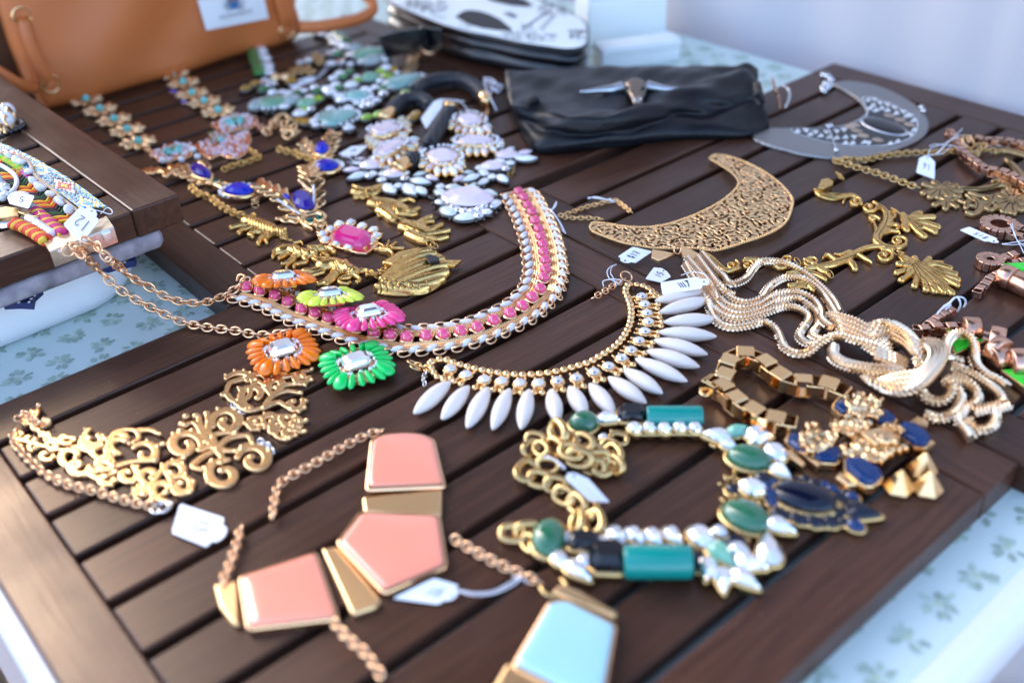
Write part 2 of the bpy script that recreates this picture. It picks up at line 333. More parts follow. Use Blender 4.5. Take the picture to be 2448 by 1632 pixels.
def tubem(path, r, seg=8, bump=0., zs=1., cap=True):
    path = np.asarray(path, float); n = len(path); r = np.broadcast_to(np.asarray(r, float), (n,))
    T = np.gradient(path, axis=0); T /= np.linalg.norm(T, axis=1)[:, None]+1e-12
    up = np.array([0,0,1.]); V = []; F = []
    N = None
    for i in range(n):
        t = T[i]
        if N is None:
            N = np.cross(up, t)
            if np.linalg.norm(N) < 1e-3: N = np.cross([0,1,0], t)
        N = N-t*(N@t); N /= np.linalg.norm(N); B_ = np.cross(t, N)
        for j in range(seg):
            a = 2*math.pi*j/seg; rr = r[i]*(1+bump*(1 if (i+j) % 2 else -1)*.5)
            o = N*math.cos(a)*rr+B_*math.sin(a)*rr; o[2] *= zs; V.append(path[i]+o)
    for i in range(n-1):
        for j in range(seg): k_ = (j+1) % seg; F.append((i*seg+j, i*seg+k_, (i+1)*seg+k_, (i+1)*seg+j))
    if cap: F.append(tuple(reversed(range(seg)))); F.append(tuple((n-1)*seg+j for j in range(seg)))
    return V, F
# ---- cast or pierced metal from 2-D shapes: one continuous relief with a real edge
def _seg(X, Y, a, b):
    ax, ay = a; bx, by = b; dx, dy = bx-ax, by-ay; L = dx*dx+dy*dy+1e-18
    t = np.clip(((X-ax)*dx+(Y-ay)*dy)/L, 0, 1); return np.hypot(X-ax-t*dx, Y-ay-t*dy), t
def relief(name, par, mt, shapes, z0=0., res=.0005, thick=.0008, grooves=(), gw=.0004, gd=.0004, holes=None, zmap=None, noise=0., kind=None, M=None):
    pts = np.concatenate([np.asarray(s[1], float)[:, :2] for s in shapes]); pad = max([np.max(s[2]) if s[0] == 's' else 0 for s in shapes])+4*res
    lo, hi = pts.min(0)-pad, pts.max(0)+pad
    nx, ny = int((hi[0]-lo[0])/res)+1, int((hi[1]-lo[1])/res)+1
    gx, gy = lo[0]+np.arange(nx)*res, lo[1]+np.arange(ny)*res; X, Y = np.meshgrid(gx, gy, indexing='ij')
    f = np.full(X.shape, -1.); zt = np.zeros(X.shape)
    for s in shapes:
        p = np.asarray(s[1], float)[:, :2]; R = (np.max(s[2]) if s[0] == 's' else 0)+4*res
        i0, i1 = max(0, int((p[:,0].min()-R-lo[0])/res)), min(nx, int((p[:,0].max()+R-lo[0])/res)+2)
        j0, j1 = max(0, int((p[:,1].min()-R-lo[1])/res)), min(ny, int((p[:,1].max()+R-lo[1])/res)+2)
        x, y = X[i0:i1, j0:j1], Y[i0:i1, j0:j1]
        if s[0] == 's':
            r = np.asarray(s[2], float)
            if r.ndim == 0: r = np.full(len(p), float(r))
            elif len(r) != len(p): r = np.interp(np.linspace(0,1,len(p)), np.linspace(0,1,len(r)), r)
            g = np.full(x.shape, -1.); g2 = np.full(x.shape, -1.)
            for a in range(len(p)-1):
                d, t = _seg(x, y, p[a], p[a+1]); rr = r[a]*(1-t)+r[a+1]*t
                g = np.maximum(g, rr-d); g2 = np.maximum(g2, 1-d/np.maximum(rr, 1e-6))
            q_ = np.clip(g2/(s[4] if len(s) > 4 else 1.), 0, 1); h = s[3] if len(s) > 3 else float(np.max(r))*.8
        else:
            dm = np.full(x.shape, 9.); ins = np.zeros(x.shape, bool); n = len(p)
            for a in range(n):
                A_, B_ = p[a], p[(a+1) % n]; d, _ = _seg(x, y, A_, B_); dm = np.minimum(dm, d)
                c = (A_[1] > y) != (B_[1] > y); xi = (B_[0]-A_[0])*(y-A_[1])/((B_[1]-A_[1]) if abs(B_[1]-A_[1]) > 1e-12 else 1e-12)+A_[0]; ins ^= c & (x < xi)
            g = np.where(ins, dm, -dm); h, wd = s[2] if isinstance(s[2], tuple) else (s[2], s[3]); q_ = np.clip(g/wd, 0, 1)
        f[i0:i1, j0:j1] = np.maximum(f[i0:i1, j0:j1], g); zt[i0:i1, j0:j1] = np.maximum(zt[i0:i1, j0:j1], h*np.sqrt(q_*(2-q_)))
    if holes is not None:
        fh = holes(X, Y); f = np.minimum(f, fh); q_ = np.clip(fh/(2*res), 0, 1); zt = zt*(.55+.45*np.sqrt(q_))
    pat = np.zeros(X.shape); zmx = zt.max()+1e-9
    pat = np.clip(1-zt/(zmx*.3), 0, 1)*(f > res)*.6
    for gr in grooves:
        p = np.asarray(gr, float)[:, :2]; i0, i1 = max(0, int((p[:,0].min()-4*gw-lo[0])/res)), min(nx, int((p[:,0].max()+4*gw-lo[0])/res)+2); j0, j1 = max(0, int((p[:,1].min()-4*gw-lo[1])/res)), min(ny, int((p[:,1].max()+4*gw-lo[1])/res)+2)
        if i1 <= i0 or j1 <= j0: continue
        x, y = X[i0:i1, j0:j1], Y[i0:i1, j0:j1]; dm = np.full(x.shape, 9.)
        for a in range(len(p)-1): dm = np.minimum(dm, _seg(x, y, p[a], p[a+1])[0])
        k_ = np.exp(-(dm/gw)**2); zt[i0:i1, j0:j1] -= gd*k_; pat[i0:i1, j0:j1] = np.maximum(pat[i0:i1, j0:j1], k_)
    if noise: zt = zt+noise*(np.sin(X*4100+np.sin(Y*3300)*2)*np.sin(Y*3900+np.sin(X*2700)*2))*(f > 2*res)
    gX, gY = np.gradient(f, res); gl = np.hypot(gX, gY)+1e-9
    sn = (f < 0) & (f > -1.15*res); mv = np.where(sn, -f/gl, 0); mv = np.clip(mv, 0, 1.3*res)
    X = X+gX/gl*mv; Y = Y+gY/gl*mv; zt = np.where(sn, 0, zt); keep = (f >= 0) | sn
    q_ = keep[:-1,:-1] & keep[1:,:-1] & keep[1:,1:] & keep[:-1,1:] & ((f[:-1,:-1] > 0) | (f[1:,:-1] > 0) | (f[1:,1:] > 0) | (f[:-1,1:] > 0))
    ii, jj = np.nonzero(q_); id_ = lambda i, j: i*ny+j
    Fq = np.stack([id_(ii,jj), id_(ii+1,jj), id_(ii+1,jj+1), id_(ii,jj+1)], 1)
    used, inv = np.unique(Fq, return_inverse=True); Fq = inv.reshape(-1, 4)
    Z = z0+thick+np.maximum(zt, -thick*.5)
    if zmap: Z = Z+zmap(X, Y)
    V = np.stack([X.ravel()[used], Y.ravel()[used], Z.ravel()[used]], 1); pa = pat.ravel()[used]
    E_ = np.concatenate([Fq[:, [k_, (k_+1) % 4]] for k_ in range(4)]); key = {}
    es = E_[:,0].astype(np.int64)*len(V)+E_[:,1]; rs = E_[:,1].astype(np.int64)*len(V)+E_[:,0]; bd = E_[~np.isin(es, rs)]
    bv, binv = np.unique(bd, return_inverse=True); binv = binv.reshape(-1, 2); nb = len(V)
    low = V[bv].copy(); low[:,2] = np.minimum(low[:,2]-.0002, z0+(zmap(low[:,0], low[:,1]) if zmap else 0))
    V = np.concatenate([V, low]); pa = np.concatenate([pa, pa[bv]])
    F = [tuple(q4) for q4 in Fq]+[(b[1], b[0], nb+c[0], nb+c[1]) for b, c in zip(bd, binv)]
    if M is not None: V = np.array([tuple(M @ Vector(v)) for v in V])
    return part(name, mesh(name, V, F, mt, True, {'patina': pa}), par, None, kind)
def slab(name, par, mt, poly, z0, h, bev=.0006, smooth=False, dz=None):
    "flat plate from a world polygon (list of 2-D points), chamfered top edge; dz(x,y) bends it"
    p = np.asarray(poly, float)[:, :2]; c = p.mean(0); a = 0
    for i in range(len(p)): j = (i+1) % len(p); a += p[i,0]*p[j,1]-p[j,0]*p[i,1]
    if a < 0: p = p[::-1]
    n = len(p); nr = []
    for i in range(n):
        e1 = p[i]-p[i-1]; e2 = p[(i+1) % n]-p[i]; e1 /= np.linalg.norm(e1)+1e-12; e2 /= np.linalg.norm(e2)+1e-12
        b = np.array([-(e1+e2)[1], (e1+e2)[0]]); b /= np.linalg.norm(b)+1e-12; s_ = max(.45, b @ np.array([-e1[1], e1[0]])); nr.append(b/s_)
    nr = np.array(nr); V = []; F = []
    for ins, z in ((0, z0), (0, z0+h-bev), (bev*.35, z0+h-bev*.3), (bev, z0+h)):
        for q_ in p+nr*ins: V.append((q_[0], q_[1], z+(dz(q_[0], q_[1]) if dz else 0)))
    for k_ in range(3):
        for i in range(n): j = (i+1) % n; F.append((k_*n+i, k_*n+j, (k_+1)*n+j, (k_+1)*n+i))
    F.append(tuple(3*n+i for i in range(n))); F.append(tuple(reversed(range(n))))
    return part(name, mesh(name, V, F, mt, smooth), par)
def pillow(name, par, mt, poly, z0, h, dome_h, bev=.0012):
    "enamel cushion: flat plate with a softly domed top"
    p = np.asarray(poly, float)[:, :2]; c = p.mean(0); n = len(p); V = []; F = []
    prof = [(1,0),(1,h*.5),(.985,h*.8),(.95,h+.15*dome_h),(.85,h+.5*dome_h),(.6,h+.85*dome_h),(.3,h+dome_h)]
    for s_, z in prof: V += [(*(c+(q_-c)*s_), z0+z) for q_ in p]
    for k_ in range(len(prof)-1):
        for i in range(n): j = (i+1) % n; F.append((k_*n+i, k_*n+j, (k_+1)*n+j, (k_+1)*n+i))
    F.append(tuple((len(prof)-1)*n+i for i in range(n)))
    a = sum(p[i,0]*p[(i+1)%n,1]-p[(i+1)%n,0]*p[i,1] for i in range(n))
    if a < 0: F = [tuple(reversed(f)) for f in F]
    return part(name, mesh(name, V, F, mt, True), par)
def roundpoly(p, r=.002, k_=4):
    p = np.asarray(p, float)[:, :2]; n = len(p); o = []
    for i in range(n):
        a, b, c = p[i-1], p[i], p[(i+1) % n]; d1 = a-b; d2 = c-b; l1, l2 = np.linalg.norm(d1), np.linalg.norm(d2); q_ = min(r, l1*.45, l2*.45)
        s, e = b+d1/l1*q_, b+d2/l2*q_
        for t in np.linspace(0, 1, k_): o.append((1-t)**2*s+2*t*(1-t)*b+t*t*e)
    return np.array(o)
RIGHT2 = Vector((RGT.x, RGT.y, 0)).normalized()
# ---- a piece of jewellery
class Jewel:
    def __init__(s, name, label, cat, base, group=None, frame='gold', z=0.):
        s.t = thing(name, label, cat, P(*base, z), group); s.fm = frame; s.mb = MB(); s.prong = MB()
    def gem(s, c, x, y, key, mt, L, Wd=None, h=None, to=None, z=.0015, name='stone', cup=1.13, tilt=None, par=None, ang=None):
        "stone lying at a pixel; L, Wd half sizes in metres; `to` = pixel its long axis points at"
        p = P(c, x, y, z); Wd = L if Wd is None else Wd; h = h or min(L, Wd)*.8
        a = ang if ang is not None else 0.
        if to is not None: q_ = P(c, to[0], to[1], z); a = math.atan2(q_.y-p.y, q_.x-p.x)
        if key == 'petal': pass
        ky = {'oval': .72, 'oval_cab': .72, 'navette': .45, 'navette_cab': .42, 'pear': .48, 'pear_cab': .48, 'emerald': .68, 'square': .85, 'petal': .42}.get(key, 1.)
        M = TR(p, a, L, Wd/ky if Wd != L or key in ('round_cab',) else L, h, tilt)
        if cup:
            V, F, _ = PR[key]; zc = [v for v in V]; M2 = TR(Vector(p)-Vector((0,0,z-.0002)), a, L*cup, (Wd/ky if Wd != L else L)*cup, 1, tilt)
            n = 8; ol = [(v[0], v[1]) for v in V[len(V)//len(V):]]
            m_ = {'ball':12}.get(key); cnt = {'gem':10,'gem8':8,'navette':14,'navette_cab':16,'pear':14,'pear_cab':16,'oval':14,'oval_cab':18,'round_cab':16,'emerald':8,'square':8,'petal':14}.get(key, 10)
            sc = max(abs(v[0]) for v in V[:cnt]) or 1; ol = [(v[0]/sc, v[1]/sc) for v in V[:cnt]]
            s.mb.add(*dome(ol, [(1,0),(1.02,z+h*.16),(.86,z+h*.2)]), M2)
        return inst(name, key, mt, par or s.t, M)
    def ball(s, c, x, y, r, mt=None, z=None, name='bead', key='ball', par=None):
        z = r if z is None else z; return inst(name, key, mt or s.fm, par or s.t, TR(P(c, x, y, z), 0, r))
    def fball(s, p, r): V, F, _ = PR['ball_lo']; s.mb.add(V, F, TR(p, 0, r))
    def ftube(s, c, pts, r, z=None, seg=7, step=.0012):
        s.mb.add(*tubem(smooth_path(PP(c, pts, r if z is None else z), step), r, seg))
    def tube(s, c, pts, r, mt, name, z=None, seg=8, step=.0015, bump=0., smooth=True, par=None):
        V, F = tubem(smooth_path(PP(c, pts, r if z is None else z), step), r, seg, bump); return part(name, mesh(name, V, F, mt, smooth), par or s.t)
    def chain(s, c, pts, L, mt=None, z=None, key='link', fat=1., ov=.68, roll=(48,-48), name='link'):
        z = L*.22 if z is None else z; path = smooth_path(PP(c, pts, z), L*ov)
        s.chain3(path, L, mt, key, fat, roll, name)
    def chain3(s, path, L, mt=None, key='link', fat=1., roll=(48,-48), name='link'):
        T = np.gradient(path, axis=0)
        for i, p in enumerate(path):
            M = Matrix.Translation(Vector(p)) @ frame_from(T[i]) @ Matrix.Rotation(math.radians(roll[i % 2]+random.uniform(-8,8)), 4, 'X') @ Matrix.Diagonal((L, L*fat, L, 1))
            inst(name, key, mt or s.fm, s.t, M)
    def boxchain(s, c, pts, wd, mt=None, z=None, step=.6, yaw=None):
        "square rings, their openings turned alternately sideways and up"
        z = wd*.5 if z is None else z; path = smooth_path(PP(c, pts, z), wd*step); T = np.gradient(path, axis=0)
        for i, p in enumerate(path):
            R_ = Matrix.Rotation(math.pi/2, 4, 'Z') if i % 2 else Matrix.Rotation(math.pi/2, 4, 'Y')
            M = Matrix.Translation(Vector(p)) @ frame_from(T[i]) @ Matrix.Rotation(random.uniform(-.12,.12), 4, 'X') @ R_ @ Matrix.Diagonal((wd*(.98 if i % 2 else .8), wd*.92, wd*.92, 1))
            inst('link', 'boxlink', mt or s.fm, s.t, M)
    def ringstones(s, ctr, a, b, ang, n, r, mt='crystal', z=.003, key='gem8', name='rhinestone', tilt=None, par=None, sq=2.):
        for i in range(n):
            t = 2*math.pi*i/n; cx, sy = math.cos(t), math.sin(t)
            v = Vector((math.copysign(abs(cx)**(2/sq), cx)*a, math.copysign(abs(sy)**(2/sq), sy)*b, 0)); R = (tilt or I4) @ Matrix.Rotation(ang, 4, 'Z'); p = Vector(ctr)+(R @ Vector((v.x, v.y, z)))
            inst(name, key, mt, par or s.t, TR(p, 0, r, r, r, tilt))
    def done(s, smooth=True, name='setting_frame'):
        o = s.mb.build(name, s.fm, s.t, smooth, 'stuff'); return s
# ---- price tags with handwriting
GL = {'1': [[(.5,1),(.5,0)]], '7': [[(.1,1),(.9,1),(.4,0)],[(.3,.5),(.8,.5)]], '5': [[(.85,1),(.25,1),(.2,.55),(.6,.6),(.85,.35),(.6,.02),(.15,.08)]],
      '2': [[(.15,.8),(.4,1),(.8,.8),(.6,.4),(.15,.02),(.9,.05)]], '6': [[(.8,1),(.3,.6),(.2,.25),(.5,0),(.8,.25),(.5,.45),(.22,.3)]], '$': [[(.85,.8),(.5,.95),(.15,.75),(.5,.5),(.85,.25),(.5,.05),(.12,.2)],[(.5,1.15),(.5,-.15)]],
      '3': [[(.15,.9),(.6,1),(.8,.75),(.45,.52),(.85,.28),(.5,0),(.12,.1)]], '0': [[(.5,1),(.15,.7),(.15,.3),(.5,0),(.85,.3),(.85,.7),(.5,1)]], '.': [[(.45,.05),(.55,.05)]]}
TAGO = [(0,.08),(.03,0),(.8,0),(.835,.1),(.84,.2),(.93,.24),(.985,.36),(1,.5),(.985,.64),(.93,.76),(.84,.8),(.835,.9),(.8,1),(.03,1),(0,.92)]
def price_tag(label, c, q4, string=(), text='', tw=(.2,.62), tsz=.34, base=None, flip=False, rot=0., extra=None, plain=False):
    "q4: pixels (x,y,z) of wide-end corners a,b then hole-end corners c,d (a-d one long side)"
    a, b, d2, d = [P(c, *p) for p in q4]
    def at(s_, t_): return (a*(1-s_)+d*s_)*(1-t_)+(b*(1-s_)+d2*s_)*t_
    nrm = (d-a).cross(b-a); nrm.normalize()
    if nrm.z < 0: nrm = -nrm
    t = thing('price_tag', label, 'price tag', ((a+b+d+d2)/4-Vector((0,0,.001))), 'price tags')
    V = []; F = []; ol = TAGO if not plain else [(0,.06),(.03,0),(.8,0),(1,.35),(1,.65),(.8,1),(.03,1),(0,.94)]; n = len(ol); C_ = at(.5,.5)
    for off in (-.00025, .00025): V += [at(*o)+nrm*off for o in ol]
    F = [tuple(range(n)), tuple(range(2*n-1, n-1, -1))]+[(i, n+i, n+(i+1) % n, (i+1) % n) for i in range(n)]
    card = part('card', mesh('card', V, F, 'paper', False), t)
    L = (d-a).length
    V, F, _ = PR['ring']; hp = at(.9,.5)+nrm*.0004
    part('eyelet', mesh('eyelet', *dome(circ(10), [(1,0),(.9,.15)]), 'ink', True), card, Matrix.Translation(hp) @ frame_from((d-a), nrm) @ Matrix.Diagonal((.0007,.0007,.0004,1)))
    if text:
        mb = MB(); n = len(text); x0, x1 = tw
        Ud, Vd = (b-a, d-a) if rot == 90 else (d-a, b-a); mir = Ud.cross(Vd).dot(nrm) < 0
        for i, ch in enumerate(text):
            for st in GL[ch]:
                pts = []
                for gx, gy in st:
                    u = (i+gx*.8)/n; v_ = (.5-gy) if mir else gy-.5; ss, tt = x0+(x1-x0)*u, .5+v_*tsz*1.2
                    if rot == 90: ss, tt = (x0+x1)/2+v_*(x1-x0), .5+(u-.5)*tsz*1.5
                    if flip: ss, tt = x0+x1-ss, 1-tt
                    pts.append(at(ss, tt)+nrm*.0005)
                mb.add(*tubem(smooth_path(pts, .0006), .00022, 5))
        mb.build('handwriting', 'ink', card)
    if extra: extra(card, at, nrm)
    if string:
        mb = MB()
        for st in string: mb.add(*tubem(smooth_path(PP(c, st), .0008), .00036, 6))
        mb.build('string', 'string', t)
    return t
# ================================================================== the place
ZC = -.019                                 # cloth surface
def struct(o): o['kind'] = 'structure'; return o
XL = (P('02',0,1160,ZC).x+P('02',200,1568,ZC).x)/2                     # table edges read from the photo
YF = (P('22',1900,1568,ZC).y+P('22',2352,1100,ZC).y)/2
YH = (P('22',1560,1568,ZC).y+P('22',2352,720,ZC).y)/2                  # where the cloth ends on the front rim
XCL = XL+.011; XDR = .934
# floor of paving slabs
fl = thing('floor', 'grey paving under the table', 'floor'); del fl['category']; del fl['label']; struct(fl)
part('bedding', mesh('bedding', [(-40,-40,-.776),(40,-40,-.776),(40,40,-.776),(-40,40,-.776)], [(0,1,2,3)], 'floor', False), fl)
pv = mesh('paving_slab', *boxm(-.198,.198,-.198,.198,-.03,0,.004), 'floor', False)
for i in range(-3,6):
    for j in range(-4,3): part('paving_slab', pv, fl, Matrix.Translation((i*.4, j*.4, -.745)))
# table: white plastic top with rounded rim, legs
tb = thing('market_table', 'white plastic table with rounded rim under the floral cloth', 'table', (.47,.9,-.745))
part('table_top', mesh('table_top', *boxm(XL,XDR-.004,YF,2.3,ZC-.042,ZC-.0012,.008), 'white_plastic', True), tb)
for x_ in (XL+.06, XDR-.07):
    for y_ in (YF+.06, 2.2):
        part('leg', mesh('leg', *tubem([(x_,y_,-.745),(x_,y_,ZC-.04)], .018, 12), 'white_plastic'), tb)
# floral oilcloth: thin sheet, sprigs printed on it
cl = thing('tablecloth', 'pale aqua oilcloth printed with small green leaf sprigs', 'tablecloth', (.47,.9,ZC-.001))
part('sheet', mesh('sheet', *boxm(XCL,XDR-.005,YH,2.28,ZC-.001,ZC,.0004), 'floral_cloth', False), cl)
mb = MB(); rg = random.Random(3)
def leafpoly(cx, cy, a, L, wd, col):
    ca, sa = math.cos(a), math.sin(a); o = []; zz = ZC+.0001+.0004*rg.random()
    for s_, t_ in ((0,0),(.25,.55),(.5,1),(.62,.6),(.8,.75),(1,0),(.8,-.75),(.62,-.6),(.5,-1),(.25,-.55)):
        x_, y_ = s_*L, t_*wd; o.append((cx+x_*ca-y_*sa, cy+x_*sa+y_*ca, zz))
    mb.add(o, [tuple(range(10))], col=col)
row = 0; y_ = YH+.012
while y_ < 1.75:
    x_ = XCL+.012+(.015 if row % 2 else 0)
    while x_ < XDR-.02:
        inside = (.04 < x_ < .45 and .17 < y_ < .57) or (.5 < x_ < .9 and .16 < y_ < .56) or (.26 < x_ < .66 and .63 < y_ < 1.04)
        if not inside:
            a0 = rg.uniform(0, 6.28); cx, cy = x_+rg.uniform(-.003,.003), y_+rg.uniform(-.003,.003)
            for k_ in range(rg.randint(8, 11)):
                a = a0+k_*.72+rg.uniform(-.2,.2); rad = .0008+.00042*k_
                g_ = rg.uniform(.75,1.2); leafpoly(cx+math.cos(a)*rad, cy+math.sin(a)*rad, a+rg.uniform(-.5,.5), rg.uniform(.0055,.008), rg.uniform(.0016,.0026), (.42*g_,.55*g_,.46*g_))
            for k_ in range(5): a = a0+k_*1.256; leafpoly(cx, cy, a, .0026, .0011, (.55,.66,.5))
        x_ += .030
    y_ += .0235; row += 1
o = mb.build('printed_sprig', 'print', cl, False, 'stuff')
# slatted wooden panels
def panel(name, label, M, wd, dp, n, th=.019, sw=.0352, gap=.0066, cat='slatted panel'):
    "local: x across, y back, top at z=0"
    t = thing(name, label, cat, M.translation-Vector((0,0,th)), 'dark slatted wooden panels')
    pit = dp/n
    me_s = mesh('stile', *boxm(-dp/2,dp/2,-sw/2,sw/2,-th,0,.0014), 'dark_wood', False)
    for sx in (sw/2, wd-sw/2): part('stile', me_s, t, M @ Matrix.Translation((sx, dp/2, 0)) @ Matrix.Rotation(math.pi/2, 4, 'Z'))
    L = wd-2*sw-.0008
    me_m = mesh('slat', *boxm(-L/2,L/2,-(pit-gap)/2,(pit-gap)/2,-.010,-.0003,.0013), 'dark_wood', False)
    me_e = mesh('slat', *boxm(-L/2,L/2,-(pit-gap/2)/2,(pit-gap/2)/2,-th*.96,-.0003,.0013), 'dark_wood', False)
    for i in range(n):
        e = i in (0, n-1); yc = pit*(i+.5)+(0 if not e else (-gap/4 if i == 0 else gap/4))
        part('slat', me_e if e else me_m, t, M @ Matrix.Translation((wd/2, yc, 0)))
    return t
TRN = Matrix.Translation
panel('slatted_panel', 'dark slatted panel in front carrying the spike, coral and teal necklaces', TRN((.0263,.1486,0)), .4449, .4484, 11)
panel('slatted_panel', 'dark slatted panel on the right carrying the silver crescent and black pouch', TRN((.4724,.1322,0)), .4500, .4484, 11, sw=.0366)
panel('slatted_panel', 'dark slatted panel at the back in front of the tan bag', TRN((.2341,.5985,0)), .4459, .473, 11)
# raised panel at the left on a board and a white box
ZT = .064
a_ = P('C3',1810,992,ZT); b_ = P('C3',560,165,ZT); e2 = Vector((b_.x-a_.x, b_.y-a_.y, 0)).normalized(); e1 = Vector((e2.y, -e2.x, 0))
WT, DT = .445, .4484
def traym(off=0.): return Matrix(((e1.x,e2.x,0,a_.x-e1.x*WT),(e1.y,e2.y,0,a_.y-e1.y*WT),(0,0,1,ZT+off),(0,0,0,1)))
panel('slatted_panel', 'raised dark slatted panel at the left edge carrying the bracelets', traym(), WT, DT, 11, th=.021)
def TP(c, x, y, dz=0.): return P(c, x, y, ZT+dz)
# board covered in grey toile fabric, with dotted navy ribbon
zb1 = ZT-.021; zb0 = zb1-.013
c0 = P('01',1140,70,(zb0+zb1)/2)
def tray_xy(p): d = Vector((p[0]-a_.x, p[1]-a_.y, 0)); return d.dot(e1), d.dot(e2)
q_ = tray_xy(c0); bo = thing('fabric_board', 'grey toile fabric covered board under the raised panel', 'board', (c0.x, c0.y, zb0))
MT0 = Matrix(((e1.x,e2.x,0,a_.x),(e1.y,e2.y,0,a_.y),(0,0,1,0),(0,0,0,1)))
fr = tray_xy(P('01',0,440,(zb0+zb1)/2))[1]; fr = min(fr, q_[1]); fr = (fr+q_[1])/2
part('board', mesh('board', *boxm(-.40,q_[0],fr,.40,zb0,zb1-.0003,.0045), 'toile_fabric', True), bo, MT0)
mat('navy_ribbon', (.012,.02,.1), .6)
def ribbon_bit(name, pts, z):
    o = slab(name, bo, 'navy_ribbon', P2('01', pts, z), z-.004, .005, .0003); return o
for pts in ([(20,530),(150,490),(290,425),(235,475),(225,530),(130,525)], [(690,268),(790,205),(905,190),(935,205),(925,235),(800,260),(735,280)]):
    rb = ribbon_bit('ribbon_bow', pts, zb0-.004)
    for px_ in ([(60,520),(130,515),(200,512),(238,468),(215,490)] if pts[0][0] == 20 else [(725,262),(795,225),(860,238),(902,205),(880,212)]):
        inst('dot', 'ball_lo', 'white_shell', rb, TR(P('01', *px_, zb0-.0025), 0, .0011, .0011, .0004))
# white rounded box
wb = thing('white_box', 'glossy white rounded plastic box under the fabric board', 'box', (c0.x, c0.y, ZC))
fx = tray_xy(P('01',1075,270,(zb0+ZC)/2)); fy = tray_xy(P('01',500,690,ZC))[1]
V = []; F = []; x1_, y0_ = fx[0], fy; n = 40; R_ = .05
def rrect(ins):
    o = []
    x0_, x1b, y0b, y1b = -.42, x1_-ins, y0_+ins, .42-ins; r_ = max(R_-ins*.6, .01)
    for cx, cy, a0 in ((x1b-r_, y0b+r_, -90), (x1b-r_, y1b-r_, 0), (x0_+r_, y1b-r_, 90), (x0_+r_, y0b+r_, 180)):
        for k_ in range(11): a = math.radians(a0+9*k_); o.append((cx+r_*math.cos(a), cy+r_*math.sin(a)))
    return o
H_ = zb0-ZC; prof = [(.012,0),(.006,H_*.08),(.001,H_*.25),(0,H_*.5),(.001,H_*.75),(.006,H_*.93),(.014,H_*.985),(.03,H_-.0004)]
for ins, z in prof: V += [(x_, y_, ZC+.0003+z) for x_, y_ in rrect(ins)]
n = 44
for k_ in range(len(prof)-1):
    for i in range(n): j = (i+1) % n; F.append((k_*n+i, k_*n+j, (k_+1)*n+j, (k_+1)*n+i))
F.append(tuple((len(prof)-1)*n+i for i in range(n))); F.append(tuple(reversed(range(n))))
part('shell', mesh('shell', V, F, 'white_plastic', True), wb, MT0)
part('foot_rim', mesh('foot_rim', *boxm(-.40,x1_-.03,y0_+.03,.38,ZC+.0001,ZC+.004,.002), 'white_plastic', True), wb, MT0)
# white fabric drape hung behind the right end of the table
dr = thing('drape', 'white fabric drape hanging behind the right end of the table', 'drape', (XDR+.03,.9,-.7))
V = []; F = []; ys = np.linspace(-.6, 2.6, 420); zs = np.linspace(-.72, 1.25, 30)
yc = PY_c = None
d_ = ray('20',2100,450); t_ = XDR/d_.x; ycr = (CAM+d_*t_).y
for z in zs:
    for y in ys:
        f_ = .010+.0045*math.sin(y*23+.6*math.sin(z*3))+.003*math.sin(y*51+z*1.5)+.0025*math.sin(y*9-z*6)+.004*math.sin((y*4+z*7))
        s_ = (y-(ycr-.03*(z)))/.006; f_ += -.022/(1+math.exp(max(-30, min(30, s_))))*.5+.011
        V.append((XDR+max(f_, .001), y, z))
nyy = len(ys)
for i in range(len(zs)-1):
    for j in range(nyy-1): F.append((i*nyy+j, i*nyy+j+1, (i+1)*nyy+j+1, (i+1)*nyy+j))
o = part('fabric', mesh('fabric', V, F, 'drape_fabric', True), dr)
md = o.modifiers.new('thickness', 'SOLIDIFY'); md.thickness = .0008
part('hanging_rail', mesh('hanging_rail', *tubem([(XDR+.02,-.6,1.26),(XDR+.02,2.6,1.26)], .012, 10), 'silver'), dr)
# dark roof added out of view to shade the table and darken reflections
mat('canopy_fabric', (.05,.05,.055), .9)
cn = thing('added_shade_roof', 'unseen dark fabric roof added above the table to shade it', 'canopy', (.4,1.,1.30))
CX0, CX1, CY0, CY1, CZ = .21, 1.5, -.05, 4.2, 1.34
V = []; F = []; NXc, NYc = 20, 26
for j in range(NYc+1):
    for i in range(NXc+1):
        x_, y_ = CX0+(CX1-CX0)*i/NXc, CY0+(CY1-CY0)*j/NYc; V.append((x_, y_, CZ-.05*math.sin(math.pi*i/NXc)*math.sin(math.pi*j/NYc)))
for j in range(NYc):
    for i in range(NXc): a = j*(NXc+1)+i; F.append((a, a+1, a+NXc+2, a+NXc+1))
o = part('roof_sheet', mesh('roof_sheet', V, F, 'canopy_fabric', True), cn); md = o.modifiers.new('thickness', 'SOLIDIFY'); md.thickness = .001
for x_ in (CX0, CX1): part('shade_edge_pole', mesh('shade_edge_pole', *tubem([(x_,CY0,CZ),(x_,CY1,CZ)], .012, 10), 'silver'), cn)
for x_ in (CX0, CX1):
    for y_ in (CY0, CY1): part('shade_upright', mesh('shade_upright', *tubem([(x_,y_,-.745),(x_,y_,CZ)], .014, 10), 'silver'), cn)
# dark patterned bag on the floor at the lower left corner
pb = P('02',60,1540,-.30)
gb = thing('patterned_bag', 'black bag with gold and teal pattern on the floor at lower left', 'bag', (pb.x-.1, pb.y-.02, -.745))
mat('brocade', (.008,.01,.013), .6, 0, namt=1., nscale=38, ncol=(.3,.17,.03))
V, F = boxm(-.16,.12,-.16,.16,-.745,-.30,.05); part('body', mesh('body', V, F, 'brocade', True), gb, TRN((pb.x-.12, pb.y-.02, 0)))
part('handle', mesh('handle', *tubem(smooth_path([(pb.x-.2,pb.y-.02,-.31),(pb.x-.18,pb.y-.02,-.22),(pb.x-.06,pb.y-.02,-.22),(pb.x-.04,pb.y-.02,-.31)], .01), .008, 8), 'black_leather'), gb)
